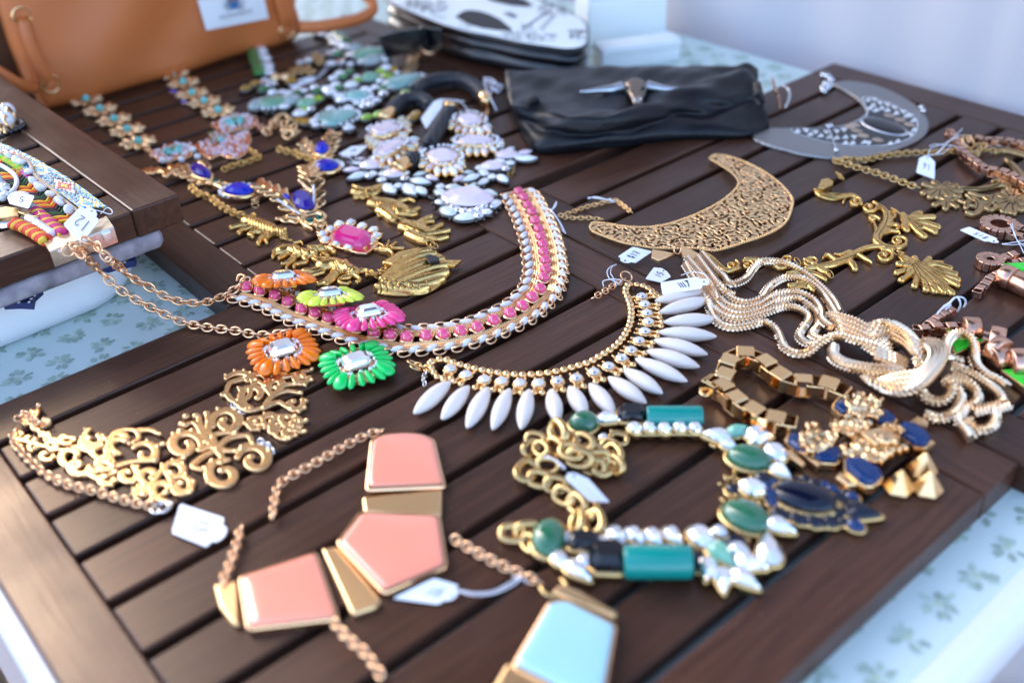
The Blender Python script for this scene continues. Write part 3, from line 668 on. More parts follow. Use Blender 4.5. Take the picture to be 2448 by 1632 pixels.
# ------------------------------------------------------------------ white gift boxes behind the pouch
def gift_box(label, c, botL, botR, topy, depth, lid=0.):
    "front face stands on the cloth between two pixels; its height read at the left edge"
    p1, p2 = P(c, *botL, ZC), P(c, *botR, ZC); ex = Vector((p2.x-p1.x, p2.y-p1.y, 0)); wd = ex.length; ex.normalize(); ey = Vector((-ex.y, ex.x, 0))
    ztop = zfor(p1.x, p1.y, c, topy)
    M = Matrix(((ex.x,ey.x,0,p1.x),(ex.y,ey.y,0,p1.y),(0,0,1,0),(0,0,0,1)))
    t = thing('white_carton', label, 'box', (p1.x, p1.y, ZC), 'white boxes behind the pouch')
    part('body', mesh('body', *boxm(.001,wd-.001,.001,depth-.001,ZC+.0002,ztop-lid,.002), 'white_card', False), t, M)
    if lid: part('lid', mesh('lid', *boxm(0,wd,0,depth,ztop-lid+.0003,ztop,.003), 'white_card', False), t, M)
gift_box('small white carton with a lid behind the black pouch', '10', (1790,500), (2345,420), 345, .03, .01)
gift_box('tall white carton standing behind the skull bag, cut by the top edge', '10', (1700,330), (2245,255), -60, .05, .012)
# ------------------------------------------------------------------ tan leather bag
YB = 1.062
bag = thing('tan_bag', 'tan leather shoulder bag with laced sides and a white label', 'handbag', (.45, YB+.05, 0))
Lp = [PY('00',x,y,YB) for x, y in ((330,735),(230,600),(130,350),(60,130),(20,-60),(-20,-300))]; Rp = [PY('00',x,y,YB) for x, y in ((2040,285),(2075,215),(2065,120),(2035,40),(2060,-60),(2090,-260))]
zs_ = np.array([max(p.z, 0) for p in Lp]); zr_ = np.array([max(p.z, 0) for p in Rp])
def lx(z): return np.interp(z, zs_, [p.x for p in Lp])
def rx(z): return np.interp(z, zr_, [p.x for p in Rp])
V = []; F = []; NU, NV = 60, 26; ztop = .2
for side in (0, 1):
    for j in range(NV+1):
        z = .0006+ztop*j/NV
        for i in range(NU+1):
            s = i/NU; x_ = lx(z)*(1-s)+rx(z)*s; bul = .016*math.sin(math.pi*s)**.6*math.sin(math.pi*min(1, (z+.03)/.24))
            fold = .004*math.sin(s*7+z*30)*math.sin(math.pi*s)+.003*math.sin(s*15-z*45)*s*(1-s)*4
            if side == 0: y_ = YB-bul-fold+.16*z*.3+(.006 if z < .004 else 0)
            else: y_ = YB+.10+bul+.16*z*.3
            V.append((x_, y_, z))
nn = (NU+1)*(NV+1)
for s in (0, 1):
    for j in range(NV):
        for i in range(NU):
            a = s*nn+j*(NU+1)+i; q = (a, a+1, a+NU+2, a+NU+1); F.append(q if s == 0 else tuple(reversed(q)))
for j in range(NV):
    for i0 in (0, NU):
        a = j*(NU+1)+i0; b = a+NU+1; q = (a, b, nn+b, nn+a); F.append(q if i0 == 0 else tuple(reversed(q)))
for i in range(NU): F.append((i, nn+i, nn+i+1, i+1)); a = NV*(NU+1)+i; F.append((a, a+1, nn+a+1, nn+a))
body = part('body', mesh('body', V, F, 'tan_leather', True), bag)
# dark gusset behind the left edge
gus = MB(); gus.add(*boxm(lx(.05)-.035,lx(.05)+.03,YB+.03,YB+.14,.0004,.2,.012)); gus.build('side_gusset', 'dark_leather', bag)
def on_bag(c, x, y, d=.006):
    p = PY(c, x, y, YB-.008)
    s = (p.x-lx(p.z))/(rx(p.z)-lx(p.z)); s = min(max(s, 0), 1)
    bul = .016*math.sin(math.pi*s)**.6*math.sin(math.pi*min(1, (p.z+.03)/.24)); fold = .004*math.sin(s*7+p.z*30)*math.sin(math.pi*s)+.003*math.sin(s*15-p.z*45)*s*(1-s)*4
    return PY(c, x, y, YB-bul-fold+.048*p.z-d*.35)
def eyelet(x, y, r):
    p = on_bag('00', x, y, .003); M = Matrix.Translation(p) @ Matrix.Rotation(math.pi/2, 4, 'X')
    inst('eyelet', 'ring', 'gold', bag, M @ Matrix.Diagonal((r, r, r, 1)))
for x, y, r in ((150,110,.0085),(350,580,.0085),(1975,215,.0085),(1975,-240,.0085)): eyelet(x, y, r)
def strap(pts, wd, th):
    path = smooth_path(pts, .006); T = np.gradient(path, axis=0); V = []; F = []
    for i, p in enumerate(path):
        t = Vector(T[i]).normalized(); sd = t.cross(Vector((0,1,0))).normalized()*wd/2; nr = Vector((0,-1,0))*th
        for k_, (a, b) in enumerate(((-1,0),(-1,.6),(-.8,1),(.8,1),(1,.6),(1,0))): V.append(Vector(p)+sd*a+nr*b)
    n = 6
    for i in range(len(path)-1):
        for k_ in range(n): j = (k_+1) % n; F.append((i*n+k_, i*n+j, (i+1)*n+j, (i+1)*n+k_))
    F.append(tuple(range(n))); F.append(tuple(reversed([(len(path)-1)*n+k_ for k_ in range(n)])))
    return V, F
def bagpts(pts): return [on_bag('00', x, y, d) for x, y, d in pts]
part('lace', mesh('lace', *strap(bagpts([(155,115,.0),(190,250,.012),(250,400,.012),(320,530,.008),(350,585,-.002)]), .011, .0035), 'tan_leather', True), bag)
part('lace', mesh('lace', *strap(bagpts([(1905,-200,.006),(1930,0,.01),(1965,120,.008),(1980,215,-.002)]), .016, .0035), 'tan_leather', True), bag)
# lower left strap lying on the table and the handle at the right
part('shoulder_strap', mesh('shoulder_strap', *tubem(smooth_path([PY('00',-60,470,YB-.02),PY('00',60,540,YB-.02),PY('00',150,590,YB-.015),PY('00',240,610,YB)], .004), .006, 10), 'tan_leather'), bag)
hp = [P('00',2065,190,.03), P('00',2200,185,.028), P('00',2352,160,.026), P('10',110,135,.025), P('10',200,90,.028), P('10',215,30,.034), P('10',150,-60,.045)]
part('handle', mesh('handle', *tubem(smooth_path(hp, .004), .0065, 10), 'tan_leather'), bag)
# white label with rayed blue emblem and lettering
p0 = [on_bag('C4', *p, .012) for p in ((240,535),(1330,325),(1245,-60),(80,-10))]
lb = MB(); o3 = Vector((0,-.0012,0)); V = [p for p in p0]+[p+o3 for p in p0]
label = part('label', mesh('label', V, [(4,5,6,7),(3,2,1,0),(0,1,5,4),(1,2,6,5),(2,3,7,6),(3,0,4,7)], 'paper', False), bag)
def lp(x, y, off=.0024): return on_bag('C4', x, y, .012)+Vector((0,-off,0))
def flatpoly(name, pts, mt, par, off=.0022): part(name, mesh(name, [lp(*p, off) for p in pts], [tuple(range(len(pts)))], mt, False), par)
flatpoly('emblem', [(600,-30),(650,20),(720,25),(770,-30),(815,135),(660,170)], 'print_blue', label)
mb2 = MB()
for a in range(-60, 250, 17):
    if -8 < a < 8: continue
    ca, sa = math.cos(math.radians(a)), math.sin(math.radians(a)); r0, r1 = (105, 190 if a % 2 else 165)
    cx, cy = 720, 80
    if sa > .85: continue
    mb2.add(*tubem([lp(cx+r0*ca, cy+r0*sa*.8), lp(cx+r1*ca, cy+r1*sa*.8)], .0005, 4))
mb2.build('emblem_rays', 'print_grey', label)
# lettering under the emblem: a row of small capital-like strokes, blurred beyond reading in the photo
mb2 = MB(); LET = {'H':[[(0,0),(0,1)],[(1,0),(1,1)],[(0,.5),(1,.5)]],'A':[[(0,0),(.5,1),(1,0)],[(.2,.4),(.8,.4)]],'N':[[(0,0),(0,1),(1,0),(1,1)]],'D':[[(0,0),(0,1),(.7,.9),(1,.5),(.7,.1),(0,0)]],'M':[[(0,0),(0,1),(.5,.4),(1,1),(1,0)]],'C':[[(1,.9),(.3,1),(0,.5),(.3,0),(1,.1)]],'O':[[(.5,1),(0,.5),(.5,0),(1,.5),(.5,1)]],'B':[[(0,0),(0,1),(.9,.75),(.1,.5),(1,.25),(0,0)]],'G':[[(1,.85),(.4,1),(0,.5),(.4,0),(1,.15),(1,.5),(.6,.5)]]}
word = 'HAGMAGOBAG'
for i, ch in enumerate(word):
    for st in LET[ch]:
        pts = []
        for gx, gy in st:
            t_ = (i+gx*.62)/len(word); x_ = 470+570*t_; y_ = 330-120*t_-gy*50; pts.append(lp(x_, y_))
        mb2.add(*tubem(pts, .00035, 4))
mb2.build('lettering', 'print_grey', label)
# ================================================================== skull print bag
b0 = P('D3',1000,652,0); ZK = zfor(b0.x, b0.y+.004, 'D3', 318)
skb = thing('skull_bag', 'round black bag lying flat with a white skull printed on its flap', 'handbag', P('D3',1000,500,0))
skb.location.z = 0; W[skb.name] = Matrix.Translation(skb.location)
OUT = [(180,0),(250,40),(330,75),(430,120),(560,175),(700,230),(850,275),(1000,312),(1150,338),(1300,370),(1450,405),(1600,430),(1750,450),(1900,470),(2020,465),(2110,430),(2128,350),(2120,250),(2080,190),(1960,130),(1850,85),(1720,30),(1600,-20),(1400,-75),(1150,-110),(900,-125),(600,-120),(350,-85),(220,-40)]
of = smooth_path([np.array(P('D3',x,y,ZK)[:2]) for x, y in OUT+OUT[:1]], .008)[:-1]; cfl = of.mean(0)
def rings(prof, mt, name, par, smooth=True):
    V = []; F = []; n = len(of)
    for s_, z in prof: V += [(*(cfl+(q-cfl)*(1+s_/np.linalg.norm(q-cfl))), z) for q in of]
    for k_ in range(len(prof)-1):
        for i in range(n): j = (i+1) % n; F.append((k_*n+i, k_*n+j, (k_+1)*n+j, (k_+1)*n+i))
    F.append(tuple((len(prof)-1)*n+i for i in range(n))); F.append(tuple(reversed(range(n))))
    a = sum(of[i,0]*of[(i+1)%n,1]-of[(i+1)%n,0]*of[i,1] for i in range(n))
    if a < 0: F = [tuple(reversed(f)) for f in F]
    return part(name, mesh(name, V, F, mt, smooth), par)
rings([(-.022,.0004),(-.006,.001),(0,.006),(.001,ZK*.3),(-.002,ZK*.4),(-.006,ZK*.44),(-.002,ZK*.48),(.001,ZK*.56),(0,ZK*.7),(-.004,ZK*.78),(-.007,ZK*.8),(-.003,ZK*.84),(-.001,ZK*.9),(-.01,ZK-.003)], 'black_patent', 'body', skb)
flap = rings([(0,ZK-.003),(.001,ZK-.0015),(-.001,ZK),(-.004,ZK+.0004)], 'white_card', 'flap', skb)
part('piping', mesh('piping', *tubem(np.array([(q[0],q[1],ZK-.002) for q in list(of)+[of[0]]]), .0022, 7), 'black_patent'), skb)
def skp(name, pts, mt='black_enamel', off=.0009): part(name, mesh(name, [P('D3',x,y,ZK+off) for x, y in pts], [tuple(range(len(pts)))], mt, False), flap)
mat('print_black', (.02,.017,.02), .6); mat('print_mid', (.16,.16,.18), .6)
skp('printed_eye', [(845,165),(920,110),(990,98),(1080,110),(1180,140),(1280,190),(1395,285),(1380,302),(1250,292),(1100,272),(960,230)][::-1], 'print_black')
skp('printed_eye', [(1110,-40),(1180,5),(1280,30),(1400,55),(1540,66),(1600,52),(1520,0),(1400,-50)], 'print_black')
skp('printed_nose', [(1305,125),(1380,122),(1455,158),(1415,176),(1350,152)], 'print_mid')
mb = MB(); rg = random.Random(5)
def poly(pts, off=.0008, col=(.03,.03,.035)):
    mb.add([tuple(P('D3',x,y,ZK+off)) for x, y in pts], [tuple(range(len(pts)))], col=col)
for i in range(6):
    x, y = 1500+i*38, 268-i*26; poly([(x,y),(x+60,y-30),(x+66,y-22),(x+8,y+8)])
    x, y = 1660+i*22, 268-i*24; poly([(x,y),(x+52,y+14),(x+50,y+22),(x,y+9)])
for (x0, x1, y0, y1, n, s) in ((330,780,5,125,90,34),(600,760,130,190,14,22),(1640,1920,20,150,70,30),(1300,1830,300,405,110,26),(1940,2110,285,385,50,26),(880,1010,225,280,12,26),(1480,1600,240,300,14,24)):
    for _ in range(int(n*1.4)):
        x, y = rg.uniform(x0,x1), rg.uniform(y0,y1)
        if x0 == 330 and y > 20+(x-330)*.28+40: continue
        if x0 == 1300 and abs(y-(310+(x-1300)*.15)) > 60: continue
        a = rg.uniform(0,6.28); g = rg.choice([.02,.05,.1,.2]); L = rg.uniform(.5,1)*s
        pts = [(x+L*math.cos(a+b)*r, y+L*math.sin(a+b)*r*.45) for b, r in ((0,1),(.6,.55),(1.6,.35),(3.14,.2),(-1.6,.35),(-.6,.55))]
        poly(pts, .0007+.0002*rg.random(), (g,g,g*1.1))
mb.build('printed_flowers', 'print', flap, False, 'stuff')
# leather strap with buckle on the front, and the gold charm
def band(pts, wd, th, upd=(0,0,1)):
    path = smooth_path(pts, .004); T = np.gradient(path, axis=0); V = []; F = []
    for i, p in enumerate(path):
        t = Vector(T[i]).normalized(); u = Vector(upd); u = (u-t*u.dot(t)).normalized(); nr = t.cross(u)
        for a, b in ((-.5,-.5),(.5,-.5),(.5,.5),(-.5,.5)): V.append(Vector(p)+u*wd*a+nr*th*b)
    for i in range(len(path)-1):
        for k_ in range(4): j = (k_+1) % 4; F.append((i*4+k_, i*4+j, (i+1)*4+j, (i+1)*4+k_))
    F.append((3,2,1,0)); e = (len(path)-1)*4; F.append((e,e+1,e+2,e+3)); return V, F
part('side_strap', mesh('side_strap', *band([P('D3',130,450,.018),P('D3',230,420,.02),P('D3',400,385,.022),P('D3',560,370,.024),P('D3',720,380,.024)], .022, .003), 'black_patent', False), skb)
part('strap_keeper', mesh('strap_keeper', *band([P('D3',520,350,.027),P('D3',545,385,.0255),P('D3',575,385,.026)], .027, .004), 'black_patent', False), skb)
part('snap_hook', mesh('snap_hook', *tubem(smooth_path([P('D3',505,455,.016),P('D3',540,500,.014),P('D3',600,520,.013),P('D3',650,505,.013),P('D3',690,470,.014)], .001), [.0016]*3+[.0014], 8) if 0 else tubem(smooth_path([P('D3',505,455,.016),P('D3',540,500,.014),P('D3',600,520,.013),P('D3',650,505,.013),P('D3',690,470,.014)], .001), .0016, 8), 'rose_gold'), skb)
ch = [(395,520),(440,545),(500,500),(520,520),(480,570),(495,610),(480,650),(430,680),(400,720),(440,740),(470,710),(495,725),(490,780),(440,800),(300,790),(300,740),(330,670),(390,610),(370,580)]
o = slab('gold_charm', None, 'satin_gold', P2('D3', ch, .004), .0006, .0025, .0007)
tag(o, 'flat gold seahorse shaped charm by the strap of the skull bag', 'charm')
# ================================================================== black leather pouch
po = thing('black_pouch', 'soft black leather pouch with folded front and silver longhorn ornament', 'pouch', P('10',1850,1000,0))
COLS = [((1132,495),(1170,720),(1215,900)),((1290,478),(1325,675),(1330,1050)),((1450,472),(1450,765),(1470,1062)),((1600,470),(1620,808),(1640,1050)),((1850,465),(1860,800),(1900,1018)),((2100,455),(2110,725),(2150,985)),((2352,446),(2352,605),(2400,962)),((2560,452),(2590,530),(2640,962)),((2700,452),(2730,485),(2780,955)),((2785,436),(2800,480),(2880,930)),((2870,480),(2885,570),(2945,890))]
rows = []
for (bx, by), (rx_, ry), (fx_, fy_) in COLS:
    fb = Vector(P('10',fx_,fy_,.0004)); bt = Vector(P('10',bx,by,.030)); rd = Vector(P('10',rx_,ry,.034)); 
    fwd_ = (fb-bt); fwd_.z = 0; fwd_.normalize()
    L = lambda t, z, o_=0.: Vector((rd.x*(1-t)+fb.x*t, rd.y*(1-t)+fb.y*t, z))+fwd_*o_
    mid = (bt+rd)/2; mid.z = .0285; m2 = bt*.25+rd*.75; m2.z = .029
    bb = bt-fwd_*.004; bb.z = .0004
    rows.append([bb, bt-fwd_*.006+Vector((0,0,-.012)), bt, mid, m2, rd, L(.18,.031,.002), L(.4,.023,.006), L(.52,.0165,-.003), L(.66,.0145,.0045), L(.9,.007,.0055), fb])
G = [smooth_path(r, .003) for r in rows]
def resamp(q, n):
    d = np.r_[0, np.cumsum(np.linalg.norm(np.diff(q, axis=0), axis=1))]; s = np.linspace(0, d[-1], n); return np.stack([np.interp(s, d, q[:, i]) for i in range(3)], 1)
NR = 46; G = np.array([[c for c in resamp(np.array([tuple(v) for v in smooth_path(r, .002)]), NR)] for r in rows])
cols_ = [smooth_path(G[:, j], .004) for j in range(NR)]; NC = 60; G = np.array([resamp(c, NC) for c in cols_])      # NR x NC x 3
for j in range(NR):
    for i in range(NC):
        s = i/NC; G[j,i,2] = max(.0004, G[j,i,2]+.0008*math.sin(s*31+j*.35)*min(1, j/10)*(j < NR-3)+.0010*math.sin(s*13-j*.5)+.0004*math.sin(s*53+j*.9)*(4 < j < NR-4))
V = [tuple(p) for p in G.reshape(-1, 3)]; F = []
for j in range(NR-1):
    for i in range(NC-1): F.append((j*NC+i, j*NC+i+1, (j+1)*NC+i+1, (j+1)*NC+i))
F.append(tuple(j*NC for j in range(NR))); F.append(tuple(j*NC+NC-1 for j in reversed(range(NR)))); F.append(tuple(i for i in reversed(range(NC)))+tuple((NR-1)*NC+i for i in range(NC)))
F = [tuple(reversed(f)) for f in F]
part('body', mesh('body', V, F, 'black_leather', True), po)
part('knotted_corner', mesh('knotted_corner', *dome(circ(12), domeprof(4)), 'black_leather'), po, TR(P('10',1325,690,.034), 0, .006, .005, .004))
zh = .0325
def horn(pts, r): return mesh('horn', *tubem(smooth_path(PP('D4', pts, zh), .0012), np.linspace(r, .0012, len(smooth_path(PP('D4', pts, zh), .0012)))*(1+.05*np.sin(np.arange(len(smooth_path(PP('D4', pts, zh), .0012)))*2.2)), 10), 'horn_silver')
orn = part('longhorn_skull', mesh('longhorn_skull', *tubem(smooth_path(PP('D4', [(1170,330),(1180,420),(1195,520),(1205,650)], zh+.001), .001), np.interp(np.linspace(0,1,len(smooth_path(PP('D4', [(1170,330),(1180,420),(1195,520),(1205,650)], zh+.001), .001))), [0,.15,.4,.75,1], [.008,.011,.009,.0055,.004]), 12, 0, .7), 'horn_bronze'), po)
part('horn', horn([(960,390),(800,420),(600,435),(440,450),(310,455)], .0056), orn); part('horn', horn([(1360,375),(1500,395),(1680,415),(1880,405)], .0056), orn)
inst('nose_ring', 'ring', 'silver', orn, TR(P('D4',1200,570,zh+.004), 0, .0035)); 
for x, y in ((1050,400),(1290,400)): inst('eye_socket', 'ball', 'black_enamel', orn, TR(P('D4',x,y,zh+.006), 0, .0018))
part('zip_pull', mesh('zip_pull', *tubem(smooth_path(PP('20', [(620,545,.022),(640,620,.018),(660,660,.012),(665,750,.004)]), .001), .0014, 8), 'copper'), po)
part('zip_ring', mesh('zip_ring', *tubem(smooth_path(PP('20', [(690,590,.012),(730,620,.011),(735,680,.008),(705,745,.004)]), .001), .0011, 8), 'silver'), po)
# ================================================================== bracelets on the raised panel
def TPP(pts, dz=0.): return [P('C3', p[0], p[1], ZT+(p[2] if len(p) > 2 else dz)) for p in pts]
def tring(lbl, name, pts, r, mt, cat='bracelet', n2=None):
    t = thing(name, lbl, cat, P('C3', *pts[0][:2], ZT), 'bracelets on the raised panel'); return t
GB = 'bracelets on the raised panel'
# loom-woven bead band
t = thing('beaded_bracelet', 'wide loom woven bead bracelet with red and yellow flower pattern', 'bracelet', P('C3',700,850,ZT), GB)
up_ = smooth_path(TPP([(-60,455),(120,530),(300,610),(480,705),(640,800),(780,890),(930,1000),(1090,1130)], .0035), .0006); lo_ = smooth_path(TPP([(-60,590),(60,640),(210,730),(350,815),(480,905),(600,990),(700,1060),(800,1135)], .0045), .0006)
NL, NWD = 52, 11; cu = resamp(up_, NL); cl_ = resamp(lo_, NL); mb = MB(); Vb, Fb = dome(circ(6), [(.75,0),(1,.15),(1,.85),(.75,1)])
pal = dict(w=(.8,.8,.82), k=(.01,.01,.012), y=(.75,.55,.02), r=(.6,.03,.02), b=(.12,.4,.65))
def beadcol(i, j):
    u = (i % 26)-9; v = j-5; d = abs(u)*.9+abs(v)
    if d <= 1.2: return 'y'
    if d <= 3: return 'r'
    if d <= 4.6: return 'w'
    if d <= 5.6: return 'k'
    e = abs(((i % 26)-22))+abs(v)*1.0
    if e <= 2: return 'b'
    if e <= 3.4: return 'y'
    if e <= 4.6: return 'w'
    return 'b' if (i+j) % 3 else ('y' if j in (0,1,9,10) else 'k')
for i in range(NL-1):
    for j in range(NWD):
        s = (j+.5)/NWD; p = Vector(cu[i]*(1-s)+cl_[i]*s); q = Vector(cu[i+1]*(1-s)+cl_[i+1]*s); d = q-p; L = d.length
        ax = Vector(cl_[i])-Vector(cu[i]); wd = ax.length/NWD
        p.z += .0006*random.random(); M = Matrix.Translation(p) @ frame_from(d) @ Matrix.Rotation(math.pi/2, 4, 'Y') @ Matrix.Diagonal((wd*.48, wd*.48, L*.96, 1))
        mb.add(Vb, Fb, M, pal[beadcol(i, j)])
mb.build('bead_weave', 'seed_beads', t, True, 'stuff')
# chevron friendship bracelet
t = thing('woven_bracelet', 'chevron woven thread bracelet in red, yellow, green and black', 'bracelet', P('C3',400,1000,ZT), GB)
ctr = resamp(smooth_path(TPP([(-40,690),(90,790),(230,890),(350,980),(480,1085),(600,1180),(740,1260)], .003), .001), 33); seq = ['y','r','k','k','g','k','y','r']; pc = dict(y=(.75,.42,.01), r=(.62,.04,.01), k=(.012,.012,.01), g=(.01,.09,.015)); mb = MB()
T_ = np.gradient(ctr, axis=0)
for i, p in enumerate(ctr):
    tt = Vector(T_[i]).normalized(); sd = Vector((-tt.y, tt.x, 0)); p = Vector(p)
    for s in (-1, 1):
        a = p+sd*s*.0068-tt*.006; b = p+tt*.001
        mb.add(*tubem(smooth_path([a, (a+b)/2+Vector((0,0,.0006)), b], .001), .00125, 6), col=pc[seq[i % 8]])
mb.build('woven_band', 'thread', t, True, 'stuff')
# shells on a beige cord
t = thing('shell_bracelet', 'white puka shell bracelet on a beige cord across the bead bracelet', 'bracelet', P('C3',400,850,ZT), GB)
part('cord', mesh('cord', *tubem(smooth_path(TPP([(-20,575),(130,590),(230,625),(300,680),(345,780),(420,865),(520,935),(620,1030),(700,1090),(790,1165)], .0065), .001), .0012, 8), 'beige_cord'), t)
for x, y in ((90,600),(170,640),(215,665),(295,765),(335,855),(395,910),(420,930),(510,990),(595,1050),(610,1075),(700,1145)):
    M = Matrix.Translation(P('C3',x,y,ZT+.0072)) @ Matrix.Rotation(random.uniform(0,3), 4, 'Z') @ Matrix.Rotation(random.uniform(.5,1.2), 4, 'X') @ Matrix.Diagonal((.0036,.0036,.0022,1))
    inst('shell', 'ball', 'white_shell', t, M); inst('shell', 'ring', 'white_shell', t, M @ Matrix.Diagonal((.9,.9,1.2,1)))
def braid(name, lbl, pts, r, cA, cB, dz, nst=3, pitch=.009):
    t = thing(name, lbl, 'bracelet', P('C3', *pts[0][:2], ZT), GB); path = smooth_path(TPP(pts, dz), .0007); T = np.gradient(path, axis=0); d = np.r_[0, np.cumsum(np.linalg.norm(np.diff(path, axis=0), axis=1))]
    for k_ in range(nst):
        q = []
        for i, p in enumerate(path):
            tt = Vector(T[i]).normalized(); sd = Vector((-tt.y, tt.x, 0)).normalized(); ph = d[i]/pitch*2*math.pi+k_*2*math.pi/nst
            q.append(Vector(p)+sd*r*math.sin(ph)+Vector((0,0,r*.6*math.cos(ph))))
        nm = f'{name}_{k_}'; m_ = cA if k_ % 2 == 0 else cB
        part('strand', mesh('strand', *tubem(np.array([tuple(v) for v in q]), r*.62, 7), m_), t)
mat('thread_lime', (.25,.55,.02), .7); mat('thread_yellow', (.7,.45,.04), .7); mat('thread_red', (.65,.05,.02), .7); mat('thread_magenta', (.55,.02,.16), .7); mat('thread_lilac', (.6,.25,.5), .7); mat('thread_teal', (.05,.3,.25), .7)
braid('braided_bracelet', 'lime green and yellow twisted thread bracelet beside the bead bracelet', [(-30,600),(80,660),(160,710),(225,755)], .0022, 'thread_lime', 'thread_yellow', .0035)
braid('braided_bracelet', 'pink thread bracelet end below the lime green one', [(215,760),(255,800),(310,840)], .0016, 'thread_lilac', 'thread_magenta', .003)
braid('braided_bracelet', 'red and yellow braided thread bracelet nearest the metal clip', [(130,1290),(230,1320),(330,1370),(420,1430),(475,1465)], .0031, 'thread_red', 'thread_yellow', .004)
braid('braided_bracelet', 'magenta and yellow braided thread bracelet beside white beads', [(340,1160),(430,1220),(500,1280),(560,1330),(650,1400)], .0028, 'thread_magenta', 'thread_yellow', .004)
t = thing('white_bead_bracelet', 'string of white round beads between two braided bracelets', 'bracelet', P('C3',400,1300,ZT), GB)
for x, y in ((300,1245),(325,1262),(352,1278),(380,1300),(408,1318),(437,1338),(465,1356),(495,1376),(525,1396)): inst('bead', 'ball', 'white_shell', t, TR(P('C3',x,y,ZT+.0036), 0, .0036))
part('thread', mesh('thread', *tubem(smooth_path(TPP([(280,1235),(400,1315),(545,1408)], .0036), .002), .0008, 6), 'string'), t)
for lb_, pts, r, m_ in (('blue cord bracelet lying between woven bracelets', [(280,1090),(380,1140),(460,1200),(560,1290)], .0022, 'blue_cord'), ('tan cord bracelet lying beside the blue cord', [(300,1070),(400,1115),(480,1190),(570,1270),(650,1350)], .0015, 'beige_cord'),
                       ('blue cord near the left edge with the clear beads', [(-30,740),(30,880),(90,990)], .0022, 'blue_cord'), ('thin white rubber cord curving above the square price tag', [(-20,690),(60,730),(140,790),(172,860),(150,930),(110,975)], .0016, 'string')):
    o = part('cord_bracelet', mesh('cord_bracelet', *tubem(smooth_path(TPP(pts, r+.004 if 'rubber' in lb_ else r), .001), r, 9), m_), None); tag(o, lb_, 'cord', GB)
t = thing('clear_bead_bracelet', 'small clear and white beads at the left edge of the raised panel', 'bracelet', P('C3',20,950,ZT), GB)
for i in range(14): inst('bead', 'ball_lo', random.choice(['crystal_ab','pearl_white','moon_grey']), t, TR(P('C3',random.uniform(-20,70),random.uniform(880,1040),ZT+.003+.001*(i % 3)), 0, .003))
# brass clasp and card
t = thing('brass_clasp', 'flat brass clasp with a lobster hook on the raised panel', 'clasp', P('C3',120,1190,ZT))
slab('bar', t, 'dark_brass', P2('C3', [(-60,1160),(60,1125),(190,1140),(215,1165),(190,1215),(60,1240),(-60,1245)], ZT+.006), ZT+.004, .003, .0008)
part('hook', mesh('hook', *tubem(smooth_path(TPP([(190,1180),(260,1195),(340,1160),(395,1175),(400,1215),(340,1225),(260,1210)], .006), .0008), .0012, 8), 'brass_chain'), t)
price_tag('blank white tag under the brass clasp at the left edge', 'C3', [(-10,1260,ZT+.003),(5,1340,ZT+.003),(255,1300,ZT+.003),(245,1235,ZT+.004)])
price_tag('square white tag with handwritten 5 on the bracelets', 'C3', [(350,1012,ZT+.011),(290,1138,ZT+.011),(48,1075,ZT+.011),(120,952,ZT+.012)], text='5', tw=(.3,.6), tsz=.3, string=[[(110,1000,ZT+.011),(200,965,ZT+.013),(290,985,ZT+.012)]], plain=True)
price_tag('large white tag reading $12 on the metal clip bar', 'C3', [(830,1492,ZT+.007),(638,1300,ZT+.012),(855,1080,ZT+.012),(1045,1210,ZT+.008)], text='12', tw=(.25,.6), tsz=.42, rot=90, string=[[(940,1145,ZT+.0115),(1030,1170,ZT+.008),(1120,1195,ZT+.006),(1135,1160,ZT+.006),(1085,1130,ZT+.006),(1020,1190,ZT+.006)]])
# pearl and gold ring bracelet with black beads
t = thing('ring_bracelet', 'bracelet of gold rings and pearls with black beads at the left edge', 'bracelet', P('C3',60,280,ZT), GB)
for x, y, r, m_ in ((70,150,.0085,'pearl_white'),(20,150,.008,'gold'),(110,190,.0085,'gold'),(60,240,.0085,'pearl_white'),(-10,250,.008,'black_beads'),(80,270,.008,'gold'),(20,330,.006,'gold')):
    M = Matrix.Translation(P('C3',x,y,ZT+.009)) @ Matrix.Rotation(1.1, 4, 'Z') @ Matrix.Rotation(1.35, 4, 'X') @ Matrix.Diagonal((r*.72,r*.72,r,1)); inst('ring', 'ring', m_, t, M)
    if m_ == 'pearl_white': inst('pearl', 'ball', m_, t, TR(P('C3',x,y,ZT+.0085), 0, .0068))
for i, p in enumerate(smooth_path(TPP([(160,230),(215,250),(240,285),(200,320),(130,350),(60,380),(-20,420)], .0028), .0042)): inst('black_bead', 'ball_lo', 'black_beads', t, TR(p, 0, .0026))
# nickel clip bar on the front edge of the raised panel
t = thing('metal_clip_bar', 'short metal clip bar on the front edge of the raised panel', 'clip', P('C3',800,1400,ZT))
A4 = [P('C3', *p, ZT+.0045) for p in ((440,1472),(1075,1215),(1148,1318),(500,1568))]
V = [*A4]+[p-Vector((0,0,.001)) for p in A4]; F = [(0,1,2,3),(7,6,5,4),(0,4,5,1),(1,5,6,2),(2,6,7,3),(3,7,4,0)]
part('top_plate', mesh('top_plate', V, F, 'nickel', False), t)
dn = Vector((0,0,-.011)); f1, f2 = A4[3]+Vector((0,0,-.0005)), A4[2]+Vector((0,0,-.0005)); ou = Vector((A4[3].x-A4[0].x, A4[3].y-A4[0].y, 0)).normalized()*.001
V = [f1, f2, f2+dn, f1+dn, f1+ou, f2+ou, f2+dn+ou, f1+dn+ou]; part('front_lip', mesh('front_lip', V, [(3,2,1,0),(4,5,6,7),(0,1,5,4),(1,2,6,5),(2,3,7,6),(3,0,4,7)], 'silver', False), t)
